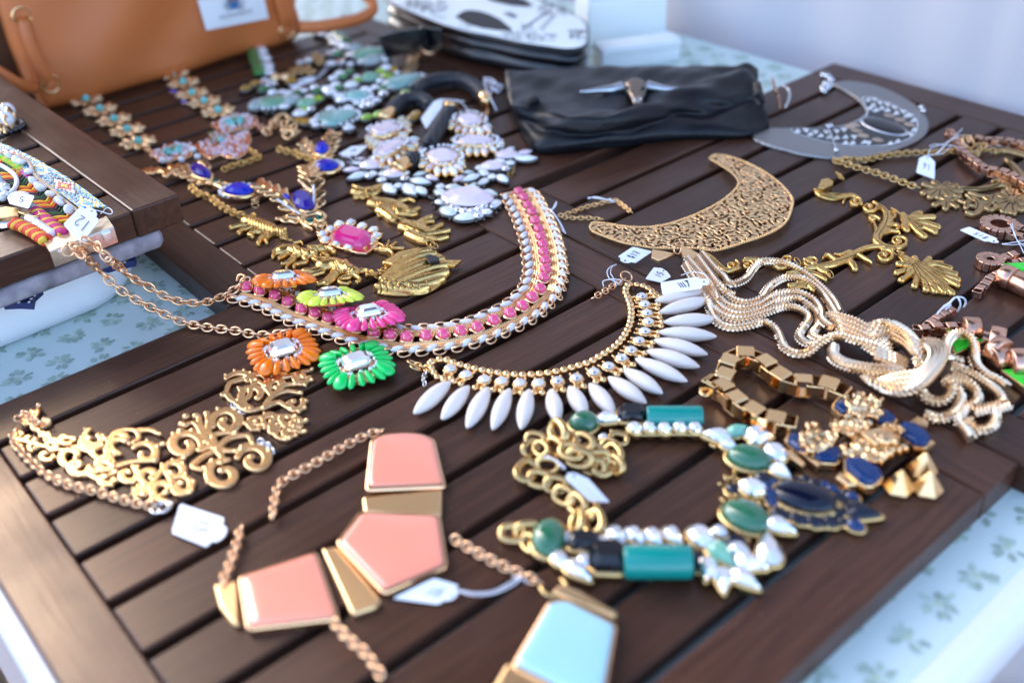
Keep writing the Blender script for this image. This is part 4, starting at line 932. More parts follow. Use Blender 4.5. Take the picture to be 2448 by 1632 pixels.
for s in (.18, .5, .86):
    p = f1*(1-s)+f2*s+ou*1.2-Vector((0,0,.006)); inst('rivet_tab', 'cube', 'silver', t, Matrix.Translation(p) @ frame_from(f2-f1) @ Matrix.Diagonal((.006,.003,.005,1)))
# ================================================================== neon flower necklace
def mid(*ps): return sum((Vector(p) for p in ps), Vector())/len(ps)
def flower(J, c, corners, z, mt, tilt_deg=0., zc=None, big=1.):
    ws = [P(c, *p, z) for p in corners]; ctr = mid(*ws); R = sum((w_-ctr).length for w_ in ws)/4
    ang = math.atan2(ws[1].y-ctr.y, ws[1].x-ctr.x)
    if tilt_deg:
        ang = FLOWER_ANG; R = FLOWER_R*big
    tl = Matrix.Rotation(math.radians(tilt_deg), 4, RIGHT2) if tilt_deg else I4
    Fm = Matrix.Translation(ctr) @ tl @ Matrix.Rotation(ang, 4, 'Z')
    bk = MB(); bk.add(*dome(octo(R*.62,R*.62,R*.25), [(1,-.0022),(1.02,-.001),(.9,-.0006)]), Fm)
    hd = bk.build('flower_setting', 'rose_gold', J.t, False)
    k = 0
    for q in range(4):
        for s, (rad, L, wd) in enumerate(((.44,.56,1.25),(.40,.40,.8),(.42,.36,.78),(.42,.36,.78),(.40,.40,.8))):
            a = q*math.pi/2+s*math.pi/10
            sq = 1/max(abs(math.cos(a))+abs(math.sin(a)), .1)           # square footprint, corners on the axes
            r0 = R*.60*sq/1 if s else R*.52; ln = R*(.97-.52) if s == 0 else R*(.43 if s in (1,4) else .41)
            M = Fm @ Matrix.Rotation(a, 4, 'Z') @ Matrix.Translation((r0, 0, -.0006)) @ Matrix.Rotation(random.uniform(-.05,.05), 4, 'Z') @ Matrix.Diagonal((ln, ln*wd*.8 if s == 0 else ln*.52, R*.2 if s == 0 else R*.15, 1))
            inst('petal', 'petal', mt, hd, M)
    M = Fm @ Matrix.Rotation(math.pi/4, 4, 'Z')
    inst('crystal', 'emerald', 'crystal', hd, M @ Matrix.Translation((0,0,.0008)) @ Matrix.Diagonal((R*.33, R*.36, R*.26, 1)))
    for i in range(20):
        t = 2*math.pi*i/20; cx, sy = math.cos(t), math.sin(t); v = Vector((math.copysign(abs(cx)**.55, cx)*R*.43, math.copysign(abs(sy)**.55, sy)*R*.34, .0005))
        inst('rhinestone', 'gem8', 'crystal', hd, M @ Matrix.Translation(v) @ Matrix.Diagonal((R*.062, R*.062, R*.09, 1)))
    return ctr, R, ang
J = Jewel('neon_flower_necklace', 'necklace of neon orange, yellow, pink and green plastic flowers on a gold chain', 'necklace', ('A',900,1000), frame='rose_gold')
c2 = [(968,908),(1100,1075),(800,1178),(682,990)]
ws = [P('A', *p, .005) for p in c2]; FLOWER_R = sum((w_-mid(*ws)).length for w_ in ws)/4; w1 = ws[1]-mid(*ws); FLOWER_ANG = math.atan2(w1.y, w1.x)
flower(J, 'A', c2, .005, 'neon_orange')
flower(J, 'A', [(1352,955),(1505,1150),(1240,1270),(1105,1075)], .005, 'neon_green')
flower(J, 'A', [(895,560),(1070,640),(905,705),(692,640)], .0125, 'neon_orange', -20, big=.95)
flower(J, 'A', [(1170,660),(1350,740),(1120,810),(960,720)], .0135, 'neon_yellow', -20, big=.95)
flower(J, 'A', [(1390,738),(1575,835),(1350,945),(1155,835)], .0115, 'neon_pink', -12, big=1.)
def zpath(c, pts, z): return smooth_path(PP(c, [(x,y,zz) for (x,y),zz in zip(pts, z)]), .0052)
zt_ = ZT+.004
s1 = [(600,90),(650,105),(750,220),(830,275),(900,340),(990,390),(1080,440),(1170,490),(1280,515),(1400,518),(1520,480),(1610,430),(1690,370)]
J.chain3(zpath('01', s1, [zt_+.003,zt_,zt_-.006,.046,.037,.029,.022,.016,.010,.006,.004,.006,.009]), .0082, 'rose_gold', 'link', 1., (40,-50))
s2 = [(520,140),(570,160),(610,225),(690,300),(770,380),(860,450),(960,510),(1060,560),(1160,610),(1260,650),(1370,680),(1480,695),(1600,708),(1700,728),(1800,740),(1900,735),(1970,715)]
J.chain3(zpath('01', s2, [zt_+.004,zt_,zt_-.008,.045,.037,.03,.023,.016,.0095,.0045,.003,.003,.003,.003,.003,.004,.005]), .0082, 'rose_gold', 'link', 1., (40,-50))
for x, y in ((470,160),(500,110),(540,140)): inst('jump_ring', 'ring', 'rose_gold', J.t, Matrix.Translation(P('01',x,y,zt_+.004)) @ Matrix.Rotation(random.uniform(0,3),4,'Z') @ Matrix.Rotation(.8,4,'X') @ Matrix.Diagonal((.0036,.0036,.0036,1)))
J.tube('01', [(590,170,zt_-.002),(575,215,zt_-.006),(540,200,zt_-.004),(520,170,zt_-.002)], .0012, 'rose_gold', 'lobster_clasp')
J.tube('A', [(625,640,.008),(640,605,.010),(670,615,.010),(660,650,.009)], .0011, 'rose_gold', 'lobster_clasp')
J.done()
# ================================================================== pink bead collar
J = Jewel('pink_bead_collar', 'collar of pink beads between gold mesh bands and woven white leather chain', 'necklace', ('A',1700,950), frame='rose_gold')
bb = [P('B',x,y,.006) for x, y in ((330,372),(360,405),(382,450),(405,487),(422,535),(443,582),(455,625),(467,668),(472,712),(480,757),(482,807),(472,852),(450,915),(405,962),(352,1010),(280,1052),(190,1092),(95,1130))]
bb += [P('A',x,y,.006) for x, y in ((1885,917),(1785,935),(1690,943),(1580,950),(1487,938),(1395,922),(1300,895),(1215,868),(1140,843),(1065,815),(990,790),(912,752),(840,715),(755,690),(680,668))]
for p in bb:
    inst('bead', 'ball', 'bead_pink', J.t, TR(Vector(p), random.uniform(0,3), .0044, .0044, .0037))
    J.mb.add(*dome(octo(.0043,.0043,.0016), [(1,-.0042),(1.06,-.0018),(.96,-.0012)]), TR(p, random.uniform(0,1)))
    for k_ in range(4): a = k_*math.pi/2+.5; J.mb.add(*tubem([Vector(p)+Vector((math.cos(a)*.0044,math.sin(a)*.0044,-.003)), Vector(p)+Vector((math.cos(a)*.0041,math.sin(a)*.0041,.0015)), Vector(p)+Vector((math.cos(a)*.003,math.sin(a)*.003,.0028))], .0004, 5))
cen = smooth_path([(p.x,p.y,0) for p in bb], .0015); T = np.gradient(cen, axis=0); T /= np.linalg.norm(T, axis=1)[:,None]; NRM = np.stack([-T[:,1], T[:,0], 0*T[:,0]], 1)
for sg in (-1, 1):                                                     # gold mesh bands: three crimped strands each side
    for k_, off in enumerate((.0052,.0068,.0084)):
        q = cen+NRM*sg*off; q[:,2] = .0032+.0002*k_; q = smooth_path(q, .00085)
        part('mesh_band', mesh('mesh_band', *tubem(q, .00115, 6, .8), 'gold', False), J.t)
    q = cen+NRM*sg*.0118; q[:,2] = .0034; q = smooth_path(q, .0056); TT = np.gradient(q, axis=0)
    for i, p in enumerate(q):
        M = Matrix.Translation(Vector(p)) @ frame_from(TT[i]) @ Matrix.Rotation(sg*.45, 4, 'Z')
        if i % 2 == 0: inst('leather_strip', 'ball', 'white_leather', J.t, M @ Matrix.Translation((0,0,.0006)) @ Matrix.Diagonal((.0049,.0024,.002,1)))
        else:
            inst('link', 'clink', 'rose_gold', J.t, M @ Matrix.Rotation(.5, 4, 'X') @ Matrix.Diagonal((.0095,.0092,.0085,1)))
        if i % 2: inst('link', 'clink', 'rose_gold', J.t, M @ Matrix.Translation((.0012,sg*.0018,-.0006)) @ Matrix.Rotation(-.6, 4, 'X') @ Matrix.Diagonal((.0088,.0075,.008,1)))
e0 = Vector(cen[0])-Vector(T[0])*.005; J.mb.add(*boxm(-.0017,.0017,-.0145,.0145,0,.0045,.0006), Matrix.Translation(e0) @ frame_from(T[0]))
J.done()
price_string = MB()
for pts in ([(500,470,.005),(530,500,.006),(560,550,.002),(580,600,.001)], [(515,480,.005),(540,430,.006),(535,455,.007),(510,475,.006)], [(510,470,.006),(545,520,.005),(570,560,.002),(592,608,.001)]): price_string.add(*tubem(smooth_path(PP('B', pts), .0008), .0005, 6))
o = price_string.build('tag_string', 'string', None); tag(o, 'white knotted string tied to the right arm of the pink collar', 'string')
# ================================================================== white spike necklace
J = Jewel('spike_necklace', 'necklace of long white marbled spikes hung from gold beads and crystals', 'necklace', ('11',1300,1050))
SP = [('11',750,1060,500,1282),('11',880,1090,685,1328),('11',1015,1100,870,1372),('11',1160,1110,1045,1385),('11',1295,1115,1240,1382),('11',1440,1115,1495,1345),('11',1570,1095,1690,1300),('11',1710,1075,1890,1290),('11',1840,1030,2105,1212),('11',1945,975,2222,1148),
      ('B',985,1310,1275,1437),('B',1050,1265,1348,1357),('B',1090,1205,1395,1287),('B',1115,1160,1435,1185),('B',1145,1105,1440,1088),('B',1120,1050,1415,975),('B',1095,985,1385,935)]
for c, x0, y0, x1, y1 in SP:
    a, b = P(c,x0,y0,.0058), P(c,x1,y1,.0032); d = b-a
    inst('spike', 'spike', 'howlite', J.t, Matrix.Translation(a) @ frame_from(d) @ Matrix.Rotation(random.uniform(0,6), 4, 'X') @ Matrix.Diagonal((d.length*random.uniform(.97,1.03), .0052*random.uniform(.93,1.08), .0052*random.uniform(.9,1.05), 1)))
CRY = [(750,972),(860,1012),(985,1045),(1105,1057),(1230,1070),(1360,1070),(1490,1055),(1620,1035),(1740,995),(1840,955),(1930,900),(1995,845),(2050,780),(2090,715),(2115,650),(2105,590),(2090,530),(2070,475)]
inn = smooth_path([P('11',x,y,.0030) for x, y in ((625,930),(700,910),(770,935),(850,958),(960,985),(1080,1005),(1200,1018),(1300,1018),(1410,1008),(1520,988),(1630,957),(1715,930),(1790,885),(1850,850),(1915,795),(1955,740),(1985,680),(1998,615),(1995,550),(1975,490),(1958,440),(1975,400))], .0052)
for i, p in enumerate(inn): inst('bead', 'ball', 'gold', J.t, TR(p, 0, .0028)); 
for x, y in CRY:
    p = P('11',x,y,.0046); i = int(np.argmin(np.linalg.norm(inn[:,:2]-np.array(p[:2]), axis=1))); d = Vector(p)-Vector(inn[i]); d.z = 0; a = math.atan2(d.y, d.x); sd = Vector((-math.sin(a), math.cos(a), 0)); dv = Vector((math.cos(a), math.sin(a), 0))
    st = inst('stone', 'gem', 'crystal', J.t, TR(p, 0, .0037, .0037, .003))
    J.mb.add(*dome(circ(12), [(1,0),(1.02,.6),(.9,.7)]), Matrix.Translation(Vector((p.x,p.y,.0022))) @ Matrix.Diagonal((.0043,.0043,.0036,1)))
    for k_ in range(9):
        for w_ in (-1, 1):
            q = Vector(p)+dv*(-.0058+.00155*k_)+sd*w_*(.0036 if 2 < k_ < 6 else .0024); q.z = .0038; J.fball(q, .00095)
    J.mb.add(*boxm(-.006,.0075,-.0026,.0026,0,.0012,.0004), Matrix.Translation(Vector((p.x,p.y,.0018))) @ Matrix.Rotation(a, 4, 'Z'))
    for w_ in (-1, 1): inst('bead', 'ball', 'gold', J.t, TR(Vector(p)+dv*.0088+sd*w_*.0026-Vector((0,0,.0012)), 0, .0023))
for pts in ([(610,940),(632,990),(660,1030),(705,1050)], [(1990,395),(2060,400),(2110,420),(2160,455),(2195,480)]):
    for p in smooth_path([P('11',x,y,.0028) for x, y in pts], .0046): inst('bead', 'ball', 'gold', J.t, TR(p, 0, .0024))
inst('jump_ring', 'ring', 'rose_gold', J.t, Matrix.Translation(P('B',935,848,.003)) @ Matrix.Rotation(.5,4,'X') @ Matrix.Diagonal((.0042,.0042,.0042,1)))
J.chain('B', [(915,870),(880,890),(840,915),(800,940),(755,965)], .0058, 'rose_gold', key='clink', ov=.62)
for x, y in ((490,930),(510,965)): inst('jump_ring', 'ring', 'gold', J.t, Matrix.Translation(P('11',x,y,.003)) @ Matrix.Rotation(.6,4,'Y') @ Matrix.Diagonal((.0036,.0036,.0036,1)))
J.chain('11', [(530,950),(570,960),(600,985)], .005, 'gold', key='clink'); J.chain('11', [(585,1000),(565,1040),(575,1075)], .0042, 'silver', key='clink')
J.done()
price_tag('white tag reading $17 under the pierced gold crescent', 'D1', [(830,148,.006),(500,70,.008),(205,265,.004),(480,380,.002)], text='$17', tw=(.22,.66), tsz=.3, flip=True,
          string=[[(230,360,.003),(130,400,.006),(80,470,.008),(90,540,.006),(120,600,.005)], [(225,365,.003),(160,400,.005),(135,500,.007),(180,580,.006),(230,720,.004)], [(300,620,.005),(200,600,.007),(100,610,.006),(10,640,.004),(20,720,.004)], [(120,600,.006),(200,640,.005),(280,680,.004),(300,620,.005)]])
# ================================================================== coral tile necklace
J = Jewel('coral_tile_necklace', 'necklace of large coral pink enamel tiles framed in gold', 'necklace', ('F',800,1280), frame='satin_gold')
def tile(poly, mt, z=.0, h=.0045, rim=.0006):
    p = P2('F', poly, h); p = roundpoly(p, .003); c = p.mean(0)
    slab('tile_frame', J.t, 'rose_gold', p, z+.0002, h, .0009, False)
    pillow('enamel_tile', J.t, mt, c+(p-c)*(1-rim*2/np.linalg.norm(p-c, axis=1).mean()*1.1), z+.0015, h-.0012, .0013)
tile([(850,1008),(880,995),(930,991),(970,994),(1000,1008),(1026,1118),(838,1126)], 'coral_enamel')
tile([(826,1172),(1012,1180),(1030,1300),(880,1364),(770,1245)], 'coral_enamel')
tile([(546,1322),(728,1262),(782,1420),(565,1446)], 'coral_enamel')
for poly in ([(832,1142),(1016,1124),(1014,1182),(960,1186),(836,1176)], [(738,1260),(772,1254),(876,1378),(862,1394),(808,1412)], [(491,1342),(520,1338),(546,1332),(550,1436),(534,1432),(505,1395)]):
    slab('gold_connector', J.t, 'satin_gold', roundpoly(P2('F', poly, .003), .0015), .0003, .0033, .0012)
J.chain('F', [(872,990),(840,1000),(790,1025),(720,1065),(665,1095),(640,1115),(632,1145),(626,1182)],   .0062, 'rose_gold', key='clink', ov=.62, z=.0028)
J.chain('F', [(552,1215),(545,1245),(530,1290),(512,1338)], .0062, 'rose_gold', key='clink', ov=.6, z=.0032)
J.chain('F', [(770,1432),(800,1465),(840,1500),(872,1545)], .0062, 'rose_gold', key='clink', ov=.6, z=.0028)
J.done()
price_tag('white tag lying left of the coral necklace chain', '02', [(1240,330,.0015),(1180,535,.0012),(1480,655,.0012),(1620,455,.0022)], text='15', tw=(.42,.66), tsz=.3, rot=90)
price_tag('white tag between the coral and mint necklaces', '12', [(350,1000,.0015),(420,900,.006),(790,840,.004),(845,950,.0015)] if 0 else [(350,985,.001),(640,845,.007),(845,905,.004),(740,1035,.001)], text='15', tw=(.35,.7), tsz=.3,
          string=[[(800,930,.003),(900,960,.003),(1050,950,.003),(1200,880,.006),(1230,830,.007),(1180,840,.006)], [(800,925,.003),(920,945,.003),(1060,930,.003),(1220,850,.007),(1290,880,.005)]])
# ================================================================== mint tile necklace
J = Jewel('mint_tile_necklace', 'necklace with a large mint blue enamel tile framed in gold, cut by the bottom edge', 'necklace', ('F',1300,1480), frame='satin_gold')
tile([(1262,1375),(1300,1372),(1420,1432),(1384,1640),(1172,1530)], 'mint_enamel', h=.0055)
slab('gold_connector', J.t, 'satin_gold', roundpoly(P2('F', [(1165,1522),(1380,1648),(1360,1720),(1120,1600)], .003), .002), .0003, .004, .0015)
slab('gold_connector', J.t, 'satin_gold', roundpoly(P2('F', [(1285,1350),(1330,1365),(1418,1415),(1412,1428),(1330,1392),(1268,1368)], .003), .001), .0002, .0062, .001)
J.chain('F', [(1048,1240),(1085,1262),(1140,1292),(1190,1315),(1235,1335)], .0064, 'rose_gold', key='clink', ov=.6, z=.0032)
J.tube('F', [(1240,1345),(1255,1365),(1285,1365),(1300,1345),(1288,1328)], .0012, 'brass_chain', 'clasp_ring', z=.0045); J.done()
# ================================================================== gold scroll bib, front left
J = Jewel('scroll_bib_necklace', 'gold openwork scroll bib necklace at the front left', 'necklace', ('C8',1200,650), frame='rose_gold')
def spiral(cx, cy, r, a0, turns, r_end=.28, sq=.82, n=22):
    o = []
    for i in range(n):
        t = i/(n-1); a = math.radians(a0+360*turns*t); q = r*(1-(1-r_end)*t**1.1); o.append((cx+q*math.cos(a), cy+q*math.sin(a)*sq))
    return o
SH = []
def scroll(cx, cy, r, a0, turns, w=12, r_end=.3):
    z = .0022; pts = spiral(cx, cy, r, a0, turns, r_end); q = P2('C8', pts, z); k = np.linalg.norm(P2('C8', [(cx,cy),(cx+100,cy)], z)[1]-P2('C8', [(cx,cy)], z)[0])/100
    SH.append(('s', q, np.array([.7,1.1,1.1,1.,.8])*w*k*1.3, .0005, .3)); e = q[-1]; SH.append(('s', np.array([e, e+1e-5]), w*k*1.15, .0008))
    for f_ in (.06, .2, .34):                                           # little knobs along the outside
        i = int(f_*(len(pts)-1)); x, y = pts[i]; dx, dy = x-cx, y-cy; L = math.hypot(dx, dy); e = P2('C8', [(x+dx/L*w*1.3, y+dy/L*w*1.1)], z)[0]; SH.append(('s', np.array([e, e+1e-5]), w*k*.7, .0009))
def stem(pts, w0=10, w1=None):
    z = .0022; q = smooth_path([P('C8',x,y,z)[:2] for x, y in pts], .001); k = np.linalg.norm(P2('C8', [(pts[0][0],pts[0][1]),(pts[0][0]+100,pts[0][1])], z)[1]-P2('C8', [pts[0]], z)[0])/100
    SH.append(('s', q, np.linspace(w0, w1 if w1 else w0, 6)*k*1.3, .0005, .3))
    e = q[-1]; SH.append(('s', np.array([e, e+1e-5]), (w1 or w0)*k*1.35, .0011))
# central quatrefoil of C scrolls
for a in ((1640,440,115,160,1.15),(1330,610,125,10,-1.15),(1615,820,130,-80,-1.1),(1835,715,125,190,1.1)): scroll(*a, w=25)
for pts in ([(1560,640),(1480,560),(1400,450),(1330,470)], [(1480,560),(1440,450),(1430,400)], [(1500,540),(1500,440),(1490,390)], [(1560,640),(1540,540),(1620,520),(1700,520)], [(1560,640),(1650,560),(1780,540),(1810,590),(1740,620)], [(1560,640),(1450,700),(1390,760),(1470,780),(1530,720)], [(1560,640),(1600,700),(1590,740)], [(1560,640),(1680,650),(1740,640)], [(1440,640),(1520,620),(1560,640)]): stem(pts, 20, 13)
for x, y in ((1310,460),(1410,400),(1490,385),(1340,405),(1300,510)): e = P2('C8', [(x,y)], .002)[0]; SH.append(('s', np.array([e,e+1e-5]), .0022, .0014))
# left lobes
for a in ((880,580,110,100,.7),(1050,670,100,-150,.95),(900,620,160,120,.42),(640,580,95,-40,.9),(690,560,90,-120,-.8),(520,690,100,60,.9),(560,760,85,0,.9),(760,730,75,40,.9),(920,820,80,-60,1.),(760,850,60,0,.8),(1080,830,75,100,.9),(1260,800,90,200,.9),(1180,930,95,80,.9),(1310,900,80,-90,1.),(1030,950,60,150,.8)): scroll(*a, w=19)
for pts in ([(640,810),(800,770),(950,730),(1120,720)], [(450,660),(560,620),(650,650),(760,560)], [(790,620),(830,520),(960,500),(1000,560),(930,600)], [(1000,500),(1080,500),(1150,530)], [(1120,720),(1130,620),(1180,600)], [(1000,960),(1100,880),(1200,760),(1330,700)], [(1180,760),(1240,880),(1270,960),(1370,950)], [(650,820),(720,850),(840,800)], [(640,640),(700,700),(820,760)], [(380,640),(460,560),(540,560)], [(1100,1000),(1180,960),(1240,900)]): stem(pts, 18, 12)
# tapered end at the far left
for a in ((470,560,60,0,.8),(390,600,60,90,.9),(330,680,55,0,.8),(250,620,45,120,.9),(330,560,45,200,.8),(210,560,40,0,.8),(140,540,40,90,.9),(260,470,40,0,.9),(340,450,30,120,.8),(190,430,35,40,.9),(240,390,30,150,.8),(120,600,35,20,.8)): scroll(*a, w=13)
for pts in ([(100,560),(250,600),(400,640),(500,640)], [(180,420),(240,470),(330,560),(420,620)], [(280,340),(260,400),(230,460)]): stem(pts, 12, 9)
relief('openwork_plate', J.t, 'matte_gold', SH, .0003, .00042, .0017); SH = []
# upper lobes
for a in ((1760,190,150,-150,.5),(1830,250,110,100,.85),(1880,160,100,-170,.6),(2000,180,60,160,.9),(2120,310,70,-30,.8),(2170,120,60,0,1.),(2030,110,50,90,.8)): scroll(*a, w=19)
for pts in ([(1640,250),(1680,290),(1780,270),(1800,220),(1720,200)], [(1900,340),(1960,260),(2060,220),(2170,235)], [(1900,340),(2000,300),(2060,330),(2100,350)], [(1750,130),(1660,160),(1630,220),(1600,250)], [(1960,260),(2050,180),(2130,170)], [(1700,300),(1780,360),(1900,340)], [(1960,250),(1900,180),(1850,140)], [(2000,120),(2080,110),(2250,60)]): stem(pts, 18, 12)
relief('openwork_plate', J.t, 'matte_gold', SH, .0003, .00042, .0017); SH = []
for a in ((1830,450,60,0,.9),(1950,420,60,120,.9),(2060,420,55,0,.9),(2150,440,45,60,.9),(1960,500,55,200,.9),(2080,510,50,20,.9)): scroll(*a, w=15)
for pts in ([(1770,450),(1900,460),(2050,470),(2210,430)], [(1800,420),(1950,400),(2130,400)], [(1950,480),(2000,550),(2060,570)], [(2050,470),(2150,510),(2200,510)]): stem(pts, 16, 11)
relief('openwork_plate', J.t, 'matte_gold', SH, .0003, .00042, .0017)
J.chain('C8', [(100,520),(90,580),(140,650),(220,730),(300,800),(400,860),(500,900),(620,930),(740,960),(860,1000),(980,1030),(1080,1050)], .0062, 'rose_gold', key='clink', ov=.62, z=.003)
J.chain('C8', [(130,420),(180,390),(220,420),(270,450),(330,440)], .005, 'rose_gold', key='clink', ov=.6, z=.0045)
J.chain('C8', [(1680,330),(1700,360),(1740,380)], .005, 'silver', key='clink'); J.chain('C8', [(1880,590),(1930,620),(1960,660)], .005, 'silver', key='clink')
inst('jump_ring', 'ring', 'silver', J.t, TR(P('C8',1150,1065,.003), 0, .0045, .0038, .0045)); inst('jump_ring', 'ring', 'silver', J.t, TR(P('C8',1190,1060,.003), .5, .0042, .003, .0042))
for x, y in ((280,330),(165,380)): J.ball('C8', x, y, .0018, 'rose_gold', z=.004)
J.done()
# ================================================================== pierced gold crescent
J = Jewel('crescent_bib_necklace', 'pierced gold crescent bib necklace with beaded rim and thin chain', 'necklace', ('B',1500,560), frame='gold')
OUTC = [(1400,188),(1430,166),(1500,172),(1600,207),(1700,262),(1790,332),(1846,392),(1868,432),(1860,485),(1835,545),(1780,590),(1700,625),(1600,655),(1500,685),(1420,700),(1330,688),(1240,688),(1090,685),(1000,670),(920,655),(830,625),(745,590),(732,562),(750,542)]
INC = [(820,547),(950,566),(1060,568),(1170,553),(1270,525),(1370,490),(1460,450),(1530,400),(1563,350),(1550,310),(1510,265),(1450,220)]
zc_ = .0035
ol = smooth_path([P('B',x,y,zc_)[:2] for x, y in OUTC], .003); il = smooth_path([P('B',x,y,zc_)[:2] for x, y in INC], .003); pol = np.concatenate([ol, il])
fc = [np.array(P('B',x,y,zc_)[:2]) for x, y in ((1235,625),(1600,530),(1480,640),(1700,400),(1560,260),(1000,610),(1780,500),(1350,560))]
rg = np.random.default_rng(4); H = []
lo, hi = pol.min(0), pol.max(0); tries = 0
def inpoly(p):
    c = False; n = len(pol)
    for i in range(n):
        a, b = pol[i], pol[(i+1) % n]
        if (a[1] > p[1]) != (b[1] > p[1]) and p[0] < (b[0]-a[0])*(p[1]-a[1])/(b[1]-a[1]+1e-15)+a[0]: c = not c
    return c
while len(H) < 620 and tries < 9000:
    tries += 1; p = lo+(hi-lo)*rg.random(2); d = [np.linalg.norm(p-f_) for f_ in fc]; i = int(np.argmin(d)); v = p-fc[i]; a = math.atan2(v[1], v[0])+rg.normal()*.35+(0 if d[i] < .013 else rg.choice([0,.9,-.9,1.6]))
    if not inpoly(p): continue
    L, w_ = rg.uniform(.002,.0036), rg.uniform(.0009,.0014)
    if all((p[0]-h[0])**2+(p[1]-h[1])**2 > (.0031+.3*(L+h[3]-.0046))**2 for h in H): H.append((p[0], p[1], a, L, w_))
def holesC(X, Y):
    f = np.full(X.shape, .01)
    for x, y, a, L, w_ in H:
        i0, i1 = np.searchsorted(X[:,0], [x-L*2, x+L*2]); j0, j1 = np.searchsorted(Y[0], [y-L*2, y+L*2])
        if i1 <= i0 or j1 <= j0: continue
        dx, dy = X[i0:i1,j0:j1]-x, Y[i0:i1,j0:j1]-y; u = dx*math.cos(a)+dy*math.sin(a); v = -dx*math.sin(a)+dy*math.cos(a)
        ww = w_*(1-.45*u/L); r = np.sqrt((u/L)**2+(v/np.maximum(ww, 1e-5))**2); g = (r-1)*w_; f[i0:i1,j0:j1] = np.minimum(f[i0:i1,j0:j1], g)
    # keep a solid rim
    return f
cenC = pol.mean(0)
def zmC(X, Y): return .0015+.0045*np.exp(-(((X-cenC[0]-.03)/.05)**2+((Y-cenC[1])/.06)**2))
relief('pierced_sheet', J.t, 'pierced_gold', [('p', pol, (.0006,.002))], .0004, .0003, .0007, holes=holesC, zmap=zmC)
mb = MB(); rim = smooth_path(np.concatenate([pol, pol[:1]]), .0021)
for p in rim:
    z = float(zmC(p[0], p[1]))+.0011; V, F, _ = PR['ball_lo']; mb.add(V, F, TR((p[0],p[1],z+.0004), 0, .00105))
mb.add(*tubem(np.array([(p[0],p[1],float(zmC(p[0],p[1]))+.0008) for p in rim]), .0009, 6))
mb.build('beaded_rim', 'gold', J.t, True, 'stuff')
J.chain('B', [(790,527),(730,520),(640,520),(565,515)], .0048, 'gold', z=.0016); J.chain('B', [(565,505),(620,490),(700,460),(780,440),(840,425),(870,420),(910,445),(960,485)], .0048, 'gold', z=.0016)
J.done()
mb = MB()
for pts in ([(718,412,.002),(760,402,.003),(820,415,.004),(860,422,.004)], [(720,405,.002),(780,410,.003),(850,425,.003)], [(840,410,.005),(855,430,.004),(870,420,.004)]): mb.add(*tubem(smooth_path(PP('B', pts), .0008), .0005, 6))
o = mb.build('tag_string', 'string', None); tag(o, 'white string end tied to the chain of the gold crescent', 'string')
# ================================================================== silver crescent
J = Jewel('silver_crescent_necklace', 'hammered silver crescent bib with black oval stone and white triangle inlay', 'necklace', ('20',1300,980), frame='silver')
so = smooth_path([P('20',x,y,.003)[:2] for x, y in ((1035,572),(1100,555),(1200,560),(1330,585),(1450,630),(1560,690),(1640,750),(1690,820),(1692,890),(1640,950),(1540,1000),(1400,1045),(1230,1072),(1050,1080),(850,1060),(680,1020),(560,985),(490,955))], .004)
si = smooth_path([P('20',x,y,.003)[:2] for x, y in ((480,925),(590,882),(720,880),(850,880),(1000,875),(1100,860),(1180,830),(1240,795),(1262,760),(1230,700),(1170,650),(1090,605))], .004)
relief('crescent_plate', J.t, 'hammered_silver', [('p', np.concatenate([so, si]), (.0012,.004))], .0003, .0007, .0018, noise=.00022)
inl = [(735,890),(850,885),(1000,882),(1100,872),(1180,850),(1250,815),(1275,765),(1240,690),(1270,672),(1400,715),(1520,765),(1600,815),(1618,860),(1600,920),(1540,965),(1440,995),(1300,1005),(1150,1000),(960,970),(820,930)]
iz = .0036; slab('enamel_inlay', J.t, 'black_enamel', P2('20', inl, iz), .002, .0018, .0003)
for p in smooth_path([P('20',x,y,iz) for x, y in inl+inl[:1]], .0022): J.fball((p[0],p[1],iz), .0007)
TRI = [(790,905,1),(850,905,-1),(880,925,1),(915,915,-1),(950,935,1),(990,915,-1),(1010,945,1),(1060,910,-1),(1060,950,1),(1110,900,-1),(1120,945,1),(1120,985,1),(1180,950,-1),(1170,985,1),(1250,980,1),(1280,990,-1),(1430,990,1),(1480,975,1),(1275,690,1),(1320,690,-1),(1310,725,1),(1360,715,-1),(1370,745,1),(1410,725,-1),(1410,760,1),(1460,745,-1),(1470,780,1),(1520,775,-1),(1540,800,1),(1570,800,-1),(1590,830,1),(1595,895,1),(1570,930,-1),(1330,760,1),(1290,745,1)]
for x, y, s in TRI:
    w_ = 23+6*((x*7+y) % 5)/4; h = 14
    slab('shell_triangle', J.t, 'white_shell', P2('20', [(x-w_,y+s*h),(x+w_,y+s*h*.7),(x+4,y-s*h)], iz), iz+.0002, .0007, .0002)
for x, y in ((1150,878),(1200,905),(1245,938),(1345,968),(1425,800),(1500,830),(1565,862),(1185,865)): J.gem('20', x, y, 'oval_cab', 'tan_stone', .0052, .0038, .0016, to=(x+50,y+10), z=iz, cup=0)
a, b = P('20',1215,860,iz), P('20',1555,920,iz); 
J.gem('20', 1385, 872, 'oval_cab', 'black_stone', .0225, .0118, .0028, to=(1470,905), z=iz, cup=1.1)
J.tube('20', [(1000,872,.006),(1020,920,.006),(1040,980,.005),(1055,1030,.005)], .0008, 'silver', 'pin'); 
for x, y in ((1000,872),(1058,1035),(1020,868),(1645,740),(1660,765)): J.ball('20', x, y, .0022, 'silver', z=.0055)
for x, y in ((970,520),(1000,530),(1025,555),(1015,590),(985,580),(970,610),(975,630),(1000,605)): J.ball('20', x, y, .0034, 'silver')
J.done()
